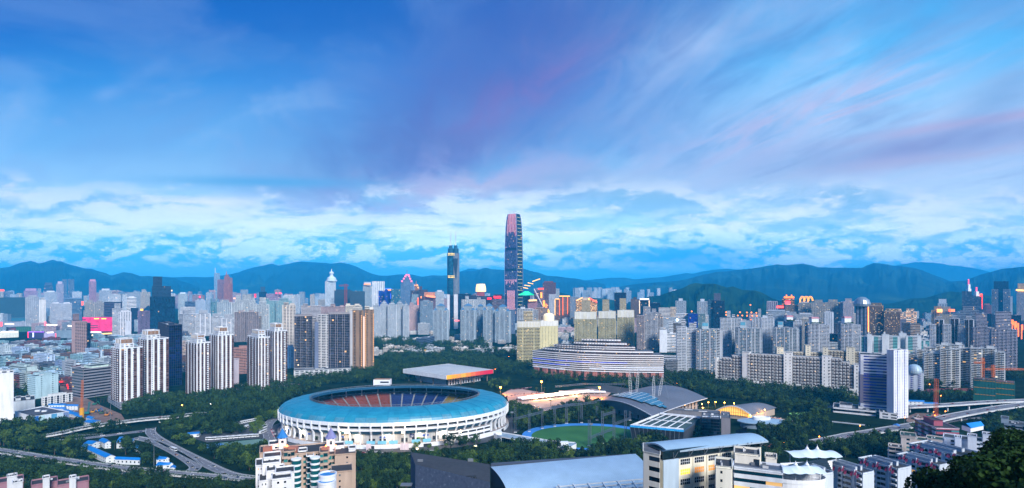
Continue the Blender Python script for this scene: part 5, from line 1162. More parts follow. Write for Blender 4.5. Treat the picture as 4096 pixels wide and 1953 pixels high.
for i in range(-14,15):                             # old low-rise quarter on a skewed street grid
    for j in range(-8,24):
        c = o_+gu*(i*46+rnd.uniform(-5,5))+gv*(j*40+rnd.uniform(-6,6)); D = c.y
        if not (945 < D < 2000): continue
        px = c.x/c.y*F+CX
        if not (-30 < px < 765) or (px > 430 and D < 1010): continue
        if rnd.random() < .06: continue
        tn = rnd.choice([('white',(206,220,226)),('pale aqua',(150,190,200)),('grey',(150,160,172)),('blue-white',(170,200,222)),('brownish',(128,98,88)),('dark grey',(92,98,112)),('dull red',(120,70,74))])
        n += filler(px,D,rnd.uniform(26,42),rnd.uniform(14,22),rnd.uniform(13,25),math.degrees(ga)+rnd.choice((0,90,0))+rnd.uniform(-3,3),tn,'low-rise block','low_rise_block','low-rise block','blocks of the old low-rise quarter',LD,rnd.choice(('w','wpw','r','nw')),rnd.choice('nnpl'),roofs=rnd.choice((2,3,4)))
LV = lands([('C',760,'ribbed white towers'),('C',1010,'ribbed towers\' right end'),('C',1230,'dark low glass office'),('C',1380,'lone blue-capped tower'),('D',410,'first grouped blue-capped tower'),('D',760,'blue-capped tower under the tallest skyscraper'),('E',640,'yellow-beige pair'),('F',300,'ribbon-windowed slab'),('H',680,'tan low office')])
n = 0
for i in range(1600):
    px,y = rnd.choice(((rnd.uniform(1485,2080),rnd.uniform(1335,1400)),(rnd.uniform(1485,1780),rnd.uniform(1400,1424)),(rnd.uniform(2230,2330),rnd.uniform(1330,1395)),(rnd.uniform(1800,2090),rnd.uniform(1400,1420)),(rnd.uniform(3590,3740),rnd.uniform(1315,1375)))); D = gd(y)
    tn = rnd.choice([('white',(226,224,220)),('pale',(200,206,212)),('cream',(214,206,196))])
    n += filler(px,D,rnd.uniform(15,30),rnd.uniform(11,16),rnd.uniform(8,15),rnd.uniform(-40,30),tn,'villa block','villa','villa','white villas among the trees',LV,'nw','n',mode='one' if y < 1400 else 'strip',roofs=3)
    if n > 105: break
cnt = {}
for o,(tone,form,L,px) in sorted(TODO,key=lambda q: abs(nearest(q[1][3],q[1][2])[0]-q[1][3])):
    lx,ph = nearest(px,L); side = 'left' if px < lx else 'right'; k = (tone,form,ph,side); i = cnt.get(k,0); cnt[k] = i+1
    o['label'] = f"{ORD[min(i, 15)]} {tone} {form} just {side} of the {ph}" if i else f"{tone} {form} immediately {side} of the {ph}"
# ------------------------------------------------------------------ hand placed low blocks, left
def low(rows):
    for t,x0,xc,x1,yt,yb,col,p1,p2,lb,kw in rows:
        k = (CX-S(t,xc or x0,0)[0])/F; al = (math.degrees(math.atan(1/k)) if k > .02 else 85)-24
        bld(t,x0,x1,yt,yb,col,'w',lb,**{**dict(name='low_block',cat='low block',xc=xc,al=al,pats=[p1,p2],roof=roofd,top=[(.1,.35,.2,.7,3.2),(.6,.8,.3,.8,2.6)],P=.35),**kw})
low([
('A',113,212,296,968,1085,(176,196,224),'wpw','sb','blue-white seven-storey block left of the orange-brown office',{}),
('A',330,458,540,1040,1192,(186,206,230),'wpw','sbs','blue-white block with a zigzag outside stair on its end',{}),
('A',838,990,1016,985,1098,(186,206,228),'wpw','sb','blue-white hostel beside the brown mid-rise tower',{}),
('A',216,300,332,1052,1142,(150,104,64),'r','s','orange-brown office with a brick end wall',{}),
('I',95,265,365,40,218,(186,206,206),'r','ss','long pale factory block with a roof house, beside the left white slab',{}),
('I',195,250,300,100,270,(176,190,190),'w','n','narrow pale workshop block with warm lit side',{}),
('I',270,352,572,130,352,(176,206,216),'wp','ssnss','pale blue factory block with black roof and a blank end wall',{'roof':wall((26,28,34),.9,.3,'roof')}),
('I',540,575,625,-10,130,(130,150,184),'ss','wp','blue-grey slim block left of the pink shop street',{}),
('I',610,640,745,-15,170,(160,166,176),'s','rrs','grey shop block with shelves of balconies behind the striped office',{}),
('I',408,420,712,340,420,(222,226,228),'s','npcpn','white three-storey office with a blue glass stair',{'g':'d'}),
('I',712,820,1098,62,350,(150,150,158),'R','R','black and grey striped office with a white roof, beside the leftmost white tower pair',{'col2':(128,128,138),'D':880,'P':.7,'g':glass('glass_black',(6,9,16),(20,30,50),.05,.006),'fh':4.6,'top':[(.25,.95,.3,.9,3)],'tcol':(206,226,214)}),
('I',-30,None,128,100,650,(226,228,232),'sssssgsss','s','tall white slab with one dark window column cut by the left edge',{'D':690,'dep':22,'P':.6,'g':'l'}),
('I',130,None,340,372,470,(196,204,210),'s','s','flat grey warehouse behind the panelled store',{'D':780,'dep':40}),
])
bld('B',820,872,1080,0,(190,180,190),'s','pale mauve blank wall block between the middle and third white tower pairs','low_block','low block',D=1010,top=[])
bld('B',820,955,968,0,(170,126,116),'nw','dusty pink stepped block between the middle and third white tower pairs','low_block','low block',D=1130,top=[(.4,1,.1,.9,4)])
bld('B',1345,1412,965,0,(60,110,160),'ws','blue block behind the third white tower pair','low_block','low block',D=1210,top=[(.1,.9,.1,.9,5)])
bld('B',318,400,900,0,(190,170,160),'w','pinkish block between the dark blue slab and the middle tower pair','low_block','low block',D=1240)
bld('C',1140,1322,872,955,(74,96,124),'r','dark low glass office among the trees, by the villas','low_block','low block',fh=5,g='d',xc=1235,al=14)
bld('C',1220,1346,995,1042,(216,224,230),'w','white block with a yellow corner among trees','low_block','low block',fh=4,top=[(0,.15,0,1,2.5)],tcol=(220,170,60))
# mall strip
for t,x0,x1,yt,yb,col,lb in [('A',-20,345,668,705,(34,96,116),'long teal-roofed hall at the left edge behind the mall'),('A',-20,452,705,752,(150,156,170),'grey mall block with lit signs, left edge'),('A',160,566,752,800,(40,120,84),'mall strip with green and dark panels'),('A',-20,182,800,862,(226,226,210),'brightly lit white and yellow mall front, left edge'),('A',272,436,806,872,(40,34,84),'dark purple mall block with neon edges'),('A',432,552,816,870,(170,160,196),'pale mall block with white lamp row'),('A',555,706,790,866,(120,140,156),'grey roofed market block left of the brown mid-rise tower'),('A',0,155,770,805,(110,30,44),'dark red mall block')]:
    bld(t,x0,x1,yt,yb,col,'sS' if 'green' in lb else 's',lb,'mall','mall',col2=(24,60,60),dep=40,parapet=.5,fh=5)
lamp_lines([('A',10,808,170,806,1620,2.6,(255,250,235),2.0,'row of white lamps along the yellow mall front'),('A',276,806,276,862,1560,2.0,(255,50,90),1.8,'red neon edge of the purple mall block'),('A',326,812,326,858,1555,2.6,(180,190,255),1.8,'white-blue neon upright of the purple mall block'),('A',276,806,432,806,1560,1.2,(190,90,255),1.8,'violet neon roof line of the purple mall block'),('A',466,812,522,810,1560,3.2,(255,245,240),2.0,'white lamp row over the pale mall block'),('A',548,820,548,858,1555,1.6,(255,60,70),1.6,'red neon edge of the pale mall block'),('A',14,708,14,752,1700,4,(255,90,100),1.4,'pink-red sign at the left edge mall'),('A',444,704,444,745,1700,4,(255,110,120),1.4,'pink-red sign at the right end of the grey mall'),('A',50,728,135,730,1700,3.6,(255,226,190),1.4,'warm lit shop row in the grey mall'),('A',460,735,560,738,1690,3.6,(255,236,210),1.6,'bright shop row right of the grey mall'),('A',670,745,706,750,1690,4.2,(255,236,210),1.6,'bright shops beside the brown mid-rise tower'),('A',895,808,990,810,2050,6,(235,236,255),1.6,'bright street stalls below the magenta screen'),('A',905,838,1000,842,1900,5,(255,226,180),1.6,'warm lit market below the magenta screen'),('A',1000,824,1096,820,1950,5,(255,190,110),1.6,'orange lit market right below the magenta screen'),('I',585,182,615,182,985,2.4,(255,40,40),1.6,'red lit sign down the shop street'),('I',660,205,670,255,930,1.6,(255,40,50),1.4,'tall red banner down the shop street'),('I',735,262,738,292,900,2.2,(255,220,170),1.8,'bright shop entrance by the striped office')])
# ------------------------------------------------------------------ stadium
SX,SY,SROT = -143.5,702.0,R(6)
def el(th,a,b):
    x,y = a*math.cos(th),b*math.sin(th); return Vector((SX+x*math.cos(SROT)-y*math.sin(SROT),SY+x*math.sin(SROT)+y*math.cos(SROT)))
AO,BO,AI,BI = 138.5,96.0,102.5,67.5
def rg(th,t): return el(th,AO+(AI-AO)*t,BO+(BI-BO)*t)
def p3(v,z): return (v.x,v.y,z)
def stadium():
    root = thing('stadium','oval stadium with a turquoise ring roof and white raking columns','stadium',(SX,SY,0)); N = 72
    mt,t,b = newmat('roof_sheet'); ge = t.nodes.new('ShaderNodeNewGeometry'); r = t.nodes.new('ShaderNodeValToRGB'); e = r.color_ramp.elements
    e[0].color = rgb((30,124,152)); e[1].color = rgb((38,134,162)); t.links.new(ge.outputs['Random Per Island'],r.inputs[0])
    n1 = t.nodes.new('ShaderNodeTexNoise'); n1.inputs['Scale'].default_value = .09; n1.inputs['Detail'].default_value = 6; t.links.new(ge.outputs['Position'],n1.inputs[0])
    mx = t.nodes.new('ShaderNodeMix'); mx.data_type = 'RGBA'; mx.blend_type = 'MULTIPLY'; mx.inputs[0].default_value = .3; t.links.new(r.outputs[0],mx.inputs[6])
    r2 = t.nodes.new('ShaderNodeValToRGB'); r2.color_ramp.elements[0].color = (.55,.6,.65,1); r2.color_ramp.elements[1].color = (1.25,1.2,1.2,1); r2.color_ramp.elements[0].position = .3; r2.color_ramp.elements[1].position = .7; t.links.new(n1.outputs[0],r2.inputs[0]); t.links.new(r2.outputs[0],mx.inputs[7])
    t.links.new(mx.outputs[2],b.inputs['Base Color']); b.inputs['Roughness'].default_value = .42
    pale = wall((74,140,166),.38,.35,'faded_roof',scale=2.0); MATS['roof_sheet'] = mt
    prof = [(0,27.6),(.05,30.4),(.11,32.4),(.19,34.1),(.24,34.9),(.45,36.7),(.7,37.9),(1.0,38.7)]
    T = MB(); ribs = MB()
    for i in range(N):
        a0,a1 = 2*math.pi*i/N,2*math.pi*(i+1)/N; d = (a1-a0)*.012
        for band in ((0,1,2,3),(3,4,5),(5,6,7)):
            for j in range(len(band)-1):
                (t0,z0),(t1,z1) = prof[band[j]],prof[band[j+1]]
                for q in range(2):
                    b0,b1 = a0+(a1-a0)*q/2,a0+(a1-a0)*(q+1)/2
                    T.poly([p3(rg(b0,t0),z0),p3(rg(b1,t0),z0),p3(rg(b1,t1),z1),p3(rg(b0,t1),z1)],pale if (band[0] == 0 and j < 2 and (i*7+3) % 5 < 3) else mt)
        for j in range(len(prof)-1):
            (t0,z0),(t1,z1) = prof[j],prof[j+1]
            if i % 2 == 0 or j < 3: ribs.bar(p3(rg(a0,t0),z0+.1),p3(rg(a0,t1),z1+.1),.28,wall((30,120,160),.4,.2,'roof_rib'))
    T.build('roof',root); ribs.build('roof_rib',root)
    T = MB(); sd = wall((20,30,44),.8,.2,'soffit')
    for i in range(N):
        a0,a1 = 2*math.pi*i/N,2*math.pi*(i+1)/N
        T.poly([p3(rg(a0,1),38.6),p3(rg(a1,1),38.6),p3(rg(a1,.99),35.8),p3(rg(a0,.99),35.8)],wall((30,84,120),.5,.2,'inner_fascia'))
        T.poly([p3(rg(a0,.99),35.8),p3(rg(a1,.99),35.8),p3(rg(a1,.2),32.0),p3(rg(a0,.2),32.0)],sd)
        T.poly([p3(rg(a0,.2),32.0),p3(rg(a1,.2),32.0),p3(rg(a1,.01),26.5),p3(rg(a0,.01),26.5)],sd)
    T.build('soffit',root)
    def ringband(nm,ta_,za,tb,zb,mt,lo=0,hi=N):
        T = MB()
        for i in range(lo,hi): a0,a1 = 2*math.pi*i/N,2*math.pi*(i+1)/N; T.poly([p3(rg(a0,ta_),za),p3(rg(a1,ta_),za),p3(rg(a1,tb),zb),p3(rg(a0,tb),zb)],mt)
        return T
    T = ringband('',-.01,27.5,-.01,23.8,white); 
    for i in range(N): a0,a1 = 2*math.pi*i/N,2*math.pi*(i+1)/N; T.poly([p3(rg(a0,-.01),23.8),p3(rg(a1,-.01),23.8),p3(rg(a1,.05),23.8),p3(rg(a0,.05),23.8)],white); T.poly([p3(rg(a0,-.01),27.5),p3(rg(a1,-.01),27.5),p3(rg(a1,.02),28.0),p3(rg(a0,.02),28.0)],white)
    T.build('gutter_band',root)
    T = ringband('',-.005,20.6,-.005,18.4,white)
    for i in range(N): a0,a1 = 2*math.pi*i/N,2*math.pi*(i+1)/N; T.poly([p3(rg(a0,-.005),20.6),p3(rg(a1,-.005),20.6),p3(rg(a1,.2),20.6),p3(rg(a0,.2),20.6)],offw); T.poly([p3(rg(a0,-.005),18.4),p3(rg(a1,-.005),18.4),p3(rg(a1,.03),18.3),p3(rg(a0,.03),18.3)],white)
    T.build('concourse_band',root)
    ringband('',.03,18.3,.10,14.6,wall((36,78,104),.6,.2,'blue_panel')).build('blue_panel',root)
    T = ringband('',.18,0,.18,20.6,wall((176,176,176),.8,.3,'inner_wall')); 
    for i in range(N):
        a0 = 2*math.pi*(i+.2)/N; a1 = 2*math.pi*(i+.8)/N
        if i % 3: T.poly([p3(rg(a0,.172),5.2),p3(rg(a1,.172),5.2),p3(rg(a1,.172),9.4),p3(rg(a0,.172),9.4)],dark)
        if i % 4 == 1: T.poly([p3(rg(a0,.168),10),p3(rg(a1,.168),10),p3(rg(a1,.168),12),p3(rg(a0,.168),12)],wall((40,70,150),.6,.2,'blue_sign'))
        T.poly([p3(rg(a0,.24),21),p3(rg(a1,.24),21),p3(rg(a1,.24),26),p3(rg(a0,.24),26)],wall((20,44,40),.6,.2,'dark_window'))
    T.build('inner_wall',root)
    T = ringband('',-.03,0,-.03,4.4,white)
    for i in range(N):
        a0,a1 = 2*math.pi*i/N,2*math.pi*(i+1)/N; T.poly([p3(rg(a0,-.03),4.4),p3(rg(a1,-.03),4.4),p3(rg(a1,.18),4.4),p3(rg(a0,.18),4.4)],paving)
        if i % 5 == 2: a,b = a0+(a1-a0)*.15,a0+(a1-a0)*.85; T.poly([p3(rg(a,-.034),.1),p3(rg(b,-.034),.1),p3(rg(b,-.034),3.3),p3(rg(a,-.034),3.3)],dark)
    T.build('terrace_wall',root)
    T = MB(); bn = wall((120,190,216),.5,.2,'banner')
    for i in range(N):
        if i in (52,53,54,56,57,50): a0 = 2*math.pi*(i+.12)/N; a1 = 2*math.pi*(i+.88)/N; T = MB(); T.poly([p3(rg(a0,.02),4.6),p3(rg(a1,.02),4.6),p3(rg(a1,.02),8.2),p3(rg(a0,.02),8.2)],bn); T.build('banner',root)
    NC = 72
    for i in range(NC):
        a = 2*math.pi*(i+.5)/NC; T = MB(); pts = [(-.014,27.5),(-.014,18.6),(.075,14.4),(.09,9.0),(.045 if abs(math.cos(a)) > .75 else .085,0)]
        tn = (rg(a+.01,0)-rg(a-.01,0)).normalized()*.75; nr = Vector((tn.y,-tn.x)).normalized()
        for j in range(len(pts)-1):
            (t0,z0),(t1,z1) = pts[j],pts[j+1]; c0,c1 = rg(a,t0),rg(a,t1); dep = 1.5
            q = [p3(c0-tn-nr*dep,z0),p3(c0+tn-nr*dep,z0),p3(c0+tn+nr*.5,z0),p3(c0-tn+nr*.5,z0),p3(c1-tn-nr*dep,z1),p3(c1+tn-nr*dep,z1),p3(c1+tn+nr*.5,z1),p3(c1-tn+nr*.5,z1)]
            for f in ((0,1,5,4),(1,2,6,5),(2,3,7,6),(3,0,4,7)): T.poly([q[k] for k in f],white)
        T.build('column',root)
    for i in range(48):                              # seating, one block between two aisles at a time
        a0,a1 = 2*math.pi*(i+.06)/48,2*math.pi*(i+.94)/48; th = math.degrees((a0+a1)/2) % 360; c = (116,56,48) if 101 < th < 200 else (16,44,104) if 62 < th <= 101 else (128,110,40) if th <= 62 or th > 330 else (16,44,104)
        T = MB(); m_ = wall(c,.6,.3,'seats'); rows = 14
        for k in range(rows):
            f0,f1 = k/rows,(k+1)/rows; A0,A1 = 88+(130-88)*f0,88+(130-88)*f1; B0,B1 = 56+(85-56)*f0,56+(85-56)*f1; z = 3+23*f0; z1 = 3+23*f1
            T.poly([p3(el(a0,A0,B0),z),p3(el(a1,A0,B0),z),p3(el(a1,A1,B1),z+.5),p3(el(a0,A1,B1),z+.5)],m_); T.poly([p3(el(a0,A1,B1),z+.5),p3(el(a1,A1,B1),z+.5),p3(el(a1,A1,B1),z1),p3(el(a0,A1,B1),z1)],m_)
        T.build('seating_block',root)
        T = MB(); b0,b1 = 2*math.pi*(i-.06)/48,2*math.pi*(i+.06)/48; T.poly([p3(el(b0,88,56),3),p3(el(b1,88,56),3),p3(el(b1,130,85),26.1),p3(el(b0,130,85),26.1)],wall((120,124,132))); T.build('aisle',root)
    T = MB()
    for i in range(72):
        a0,a1 = 2*math.pi*i/72,2*math.pi*(i+1)/72
        T.poly([p3(el(a0,130,85),26.2),p3(el(a1,130,85),26.2),p3(el(a1,134,89),26.2),p3(el(a0,134,89),26.2)],offw); T.poly([p3(el(a0,88,56),.2),p3(el(a1,88,56),.2),p3(el(a1,88,56),3),p3(el(a0,88,56),3)],offw)
    T.build('upper_walkway',root)
    for i in range(36): a = 2*math.pi*(i+.5)/36; T = MB(); c = el(a,128,83.5); T.bar(p3(c,25),p3(el(a,128,83.5),34.5),.75,white); T.build('roof_post',root)
    T = MB(); K = 120
    for i in range(K):
        a0,a1 = 2*math.pi*i/K,2*math.pi*(i+1)/K
        for tt,z in ((.99,39.2),(.97,41.2),(1.02,41.0)): T.bar(p3(rg(a0,tt),z),p3(rg(a1,tt),z),.16,steel)
        T.bar(p3(rg(a0,.99),38.7),p3(rg(a0,.97),41.2),.14,steel); T.bar(p3(rg(a0,.99),39.2),p3(rg(a1,.97),41.2),.1,steel); T.bar(p3(rg(a0,.99),38.7),p3(rg(a0,1.02),41),.12,steel)
    T.build('catwalk',root)
    T = MB(); T.lathe((SX,SY,.3),[(0,0),(1,0)],48,wall((30,84,36),.9,.2,'turf'),84,53,SROT); T.build('pitch',root)
    T = MB(); q = ta('K',1302,215,812); T.box((q.x,812,33.0),(24,10,8),white); T.box((q.x,812,41.0),(22,9,.6),wall((150,110,80))); T.box((q.x+4,806.8,36.6),(12,.4,2),dark); T.build('control_box',root)
    # office wing built into the right front
    T = MB(); pn = []; th0,th1 = R(-62),R(-36); P_ = [rg(th0+(th1-th0)*k/5,-.035) for k in range(6)]+[rg(th1-(th1-th0)*k/5,.12) for k in range(6)]
    T.prism(ccw(P_),0,13.6,white,paving)
    for k in range(5):
        for z in (5.2,10.0):
            a,b = P_[k],P_[k+1]; d = (b-a); n = Vector((d.y,-d.x)).normalized(); e = a+d*.06+n*.1; f = a+d*.94+n*.1; T.poly([p3(e,z),p3(f,z),p3(f,z+2.0),p3(e,z+2.0)],dark)
    T.build('office_wing',root)
    for th in (-152,-136,-118,-104,-90,-76,-64):
        c = rg(R(th),.11); l = bpy.data.lights.new('bay_lamp','POINT'); l.energy = 5000; l.color = (1.0,.86,.62); l.shadow_soft_size = 1.0; o = bpy.data.objects.new('bay_lamp',l); COL.objects.link(o); o.parent = root; o.location = (c.x-SX,c.y-SY,12.5)
        T = MB(); T.box((c.x,c.y,13.0),(1.4,1.4,.6),glow((255,226,170),6.0)); T.build('bay_lamp_housing',root)
    cu = bpy.data.curves.new('number_sign','FONT'); cu.body = '12'; cu.size = 3.4; cu.extrude = .05; cu.align_x = 'CENTER'; cu.materials.append(wall((240,240,244))); o0 = bpy.data.objects.new('number_text',cu); COL.objects.link(o0); bpy.context.view_layer.update(); me = bpy.data.meshes.new_from_object(o0); bpy.data.objects.remove(o0); o = bpy.data.objects.new('number_sign',me); COL.objects.link(o)
    c = rg(R(-79),.155); o.parent = root; o.location = (c.x-SX,c.y-SY-.4,10.2); o.rotation_euler = (R(90),0,R(8))
    T = MB(); T.box((c.x,c.y,9.6),(5.4,.3,4.2),wall((24,40,90))); T.build('number_board',root)
    OCC.append((1110,2040,1530,1790,700,SX,SY,142))
stadium()
# ------------------------------------------------------------------ gymnasium with the square white roof
def gym():
    f,r,b,l = V2(ta('L',458,0,975)),V2(ta('L',915,0,1045)),V2(ta('L',480,0,1125)),V2(ta('L',30,0,1050)); c = (f+b)/2; root = thing('gymnasium','square hall under a broad white roof with a yellow to red fascia','sports hall',(*c,0))
    zt = ta('L',458,122,975).z; zb = ta('L',458,162,975).z; C = [f,r,b,l]; T = MB(); K = 14; rm = wall((186,188,186),.6,.2,'roof_white'); rl = wall((120,124,128))
    T.prism(C,zb+.3,zb+.6,dark)
    pt = lambda u,v: f*(1-u)*(1-v)+r*u*(1-v)+b*u*v+l*(1-u)*v; zz = lambda u,v: zt+5.5*min(1,1.6*min(u,1-u,v,1-v))
    for i in range(K):
        for j in range(K): T.poly([(*pt(a/K,d/K),zz(a/K,d/K)) for a,d in ((i,j),(i+1,j),(i+1,j+1),(i,j+1))],rm)
    for i in range(0,K+1,1):
        T.bar((*pt(i/K,.02),zz(i/K,.02)+.12),(*pt(i/K,.98),zz(i/K,.98)+.12),.12,rl) if i in (0,K) else None
    T.build('roof',root)
    T = MB(); cols = [(238,176,40),(236,160,44),(222,150,70),(226,170,60),(230,140,50),(222,110,60),(214,80,60),(206,50,70),(204,30,70),(206,24,64)]
    for i in range(10):
        u0,u1 = i/10,(i+1)/10; a,d = f.lerp(r,u0),f.lerp(r,u1); T.poly([(*a,zb),(*d,zb),(*d,zt+.3),(*a,zt+.3)],wall(cols[i],.5,.1,'banner'))
    T.build('banner_fascia',root)
    for p,q in ((l,f),(r,b),(b,l)):
        T = MB(); d = (q-p); w = d.length; u = d/w; n = Vector((u.y,-u.x)); k = 36
        for i in range(k): T.obox(p+u*(w*i/k),u,n,w/k*.9,.35,zb,zt+.3,white)
        T.poly([(*p,zb),(*q,zb),(*q,zt+.3),(*p,zt+.3)],white); T.build('fascia',root)
    W = MB(); pn = []; c4 = [c+(x-c)*.72 for x in C]; block(W,pn,c4,0,zb+.3,'s',(200,202,206),5,None,.2,['s','cs'],parapet=0); emit(None,pn,G['d'],'one',W); W.build('wall',root)
    T = MB(); T.prism([f.lerp(c,.30),r.lerp(c,.22),r.lerp(c,.30),f.lerp(c,.40)],7,8.6,white); T.build('canopy',root)
    for i,x in enumerate((.0,.33,.66,1)):
        for e0,e1 in ((f,r),(l,f)): T = MB(); p = e0.lerp(e1,x).lerp(c,.13); T.bar((*p,0),(*p,zb+.4),1.3,wall((110,96,86))); T.build('pillar',root)
    OCC.append((1612,1972,1463,1560,975,c.x,c.y,75))
gym()
# ------------------------------------------------------------------ convention hall with masts
def hall():
    fr,r,l = ta('M',1010,0,705),ta('M',1545,0,800),ta('M',430,0,800); fr,r,l = V2(fr),V2(r),V2(l); b = l+r-fr; c = (fr+b)/2; root = thing('exhibition_hall','grey shell-roofed hall with a blue skylight crescent and white cable masts','exhibition hall',(*c,0))
    rm = wall((104,106,116),.55,.2,'shell_roof',.1); gl = wall((58,118,146),.2,.15,'skylight',.1); K = 24; T = MB(); SK = MB()
    pt = lambda u,v: fr*(1-u)*(1-v)+r*u*(1-v)+b*u*v+l*(1-u)*v
    def zz(u,v):
        return 12+4*u+8.5*math.sin(math.pi*v)+1.5*math.sin(math.pi*u)
    Z = np.array([[zz(i/K,j/K) for j in range(K+1)] for i in range(K+1)])
    for i in range(K):
        for j in range(K):
            q = [(*pt(a/K,d/K),Z[a][d]) for a,d in ((i,j),(i+1,j),(i+1,j+1),(i,j+1))]; u = (i+.5)/K; v = (j+.5)/K; lens = abs(u-.26) < .14*math.sin(math.pi*min(1,max(0,v))) 
            (SK if lens else T).poly([(x,y,z+(1.8 if lens else 0)) for x,y,z in q],gl if lens else rm)
    T.build('roof',root,True); SK.build('skylight',root)
    T = MB()
    for i in range(K):
        for (u0,v0),(u1,v1) in (((i/K,0),((i+1)/K,0)),((0,i/K),(0,(i+1)/K))): T.bar((*pt(u0,v0),zz(u0,v0)),(*pt(u1,v1),zz(u1,v1)),.55,wall((206,206,210)))
    T.build('eave',root)
    T = MB()
    for j in range(1,K,2):
        v = j/K; w_ = .14*math.sin(math.pi*v)
        if w_ > .02: T.bar((*pt(.26-w_,v),zz(.26-w_,v)+2),(*pt(.26+w_,v),zz(.26+w_,v)+2),.11,white)
    T.build('skylight_frame',root)
    W = MB(); pn = []; c4 = [pt(.08,.08),pt(.92,.08),pt(.92,.92),pt(.08,.92)]; block(W,pn,c4,0,12.4,'cs',(150,148,150),6,None,.3,['sssc','ssc'],parapet=0); emit(root,pn,G['d'],'strip',W); W.build('wall',root)
    T = MB(); n = 14
    for i in range(n):
        v0,v1 = i/n,(i+1)/n; a,d = pt(.05,v0),pt(.05,v1); T.poly([(*a,7.0),(*d,7.0),(*d,zz(.05,v1)-.5),(*a,zz(.05,v0)-.5)],wall((128,124,124),.7,.2,'panel'))
    T.build('panel_wall',root)
    for x0,y0,x1,y1,D in ((795,315,780,78,770),(852,285,868,65,800),(1018,350,1018,125,760),(1068,340,1110,110,785)):
        p,q = ta('M',x0,y0,D),ta('M',x1,y1,D-6); T = MB(); side = Vector((1,.4,0)).normalized()
        for i in range(10):
            f0,f1 = i/10,(i+1)/10; w0,w1 = .4+1.7*math.sin(math.pi*min(1,.12+f0*.88)),.4+1.7*math.sin(math.pi*min(1,.12+f1*.88)); a,d = p.lerp(q,f0),p.lerp(q,f1)
            for s_ in (-1,1): T.bar(a+side*(w0*s_),d+side*(w1*s_),.26,offw)
            T.bar(d-side*w1,d+side*w1,.15,offw); T.bar(a-side*w0,d+side*w1,.10,offw)
        T.build('mast',root)
        T = MB()
        for u,v in ((.1,.2),(.5,.2),(.8,.7),(.3,.9),(.9,.3)): T.bar(q,(*pt(u,v),zz(u,v)),.10,steel)
        T.build('cable',root)
    OCC.append((2370,2830,1550,1660,700,c.x,c.y,75))
hall()
def hall2():
    pts = [tg('N',x,y,z) for x,y,z in ((150,460,9),(505,500,9),(755,420,12),(375,382,16))]; l,f,r,b = [V2(p) for p in pts]; c = (f+b)/2; root = thing('sports_hall','grey sports hall with a gold-lit arched glass front','sports hall',(*c,0)); K = 16
    pt = lambda u,v: f*(1-u)*(1-v)+r*u*(1-v)+b*u*v+l*(1-u)*v; rm = wall((104,106,116),.55,.2,'shell_roof',.1); T = MB(); zz = lambda u,v: 8+9*math.sin(math.pi*v)*(1-.3*u)+1.5*u
    for i in range(K):
        for j in range(K): T.poly([(*pt(a/K,d/K),zz(a/K,d/K)) for a,d in ((i,j),(i+1,j),(i+1,j+1),(i,j+1))],rm)
    T.build('roof',root,True); T = MB(); g_ = glow((255,190,90),.8); fm = wall((60,50,40))
    for j in range(K):
        v0,v1 = j/K,(j+1)/K; a,d = pt(.02,v0),pt(.02,v1)
        if 0 < j < K-1:
            T.poly([(*a,5.0),(*d,5.0),(*d,zz(0,v1)-.8),(*a,zz(0,v0)-.8)],g_); T.bar((*a,3),(*a,zz(0,v0)),.22,fm)
            T.bar((*pt(.018,v0),8.5),(*pt(.018,v1),8.5),.15,fm)
    T.build('arched_window',root); T = MB()
    for j in range(K): T.bar((*pt(-.01,j/K),zz(0,j/K)),(*pt(-.01,(j+1)/K),zz(0,(j+1)/K)),.8,wall((206,206,210)))
    T.build('arch_rim',root); W = MB(); pn = []; block(W,pn,[pt(.04,.04),pt(.97,.04),pt(.97,.96),pt(.04,.96)],0,8.2,'s',(176,160,146),5,None,.2,parapet=0); W.build('wall',root)
    OCC.append((2850,3110,1605,1670,gd(1650),c.x,c.y,50))
hall2()
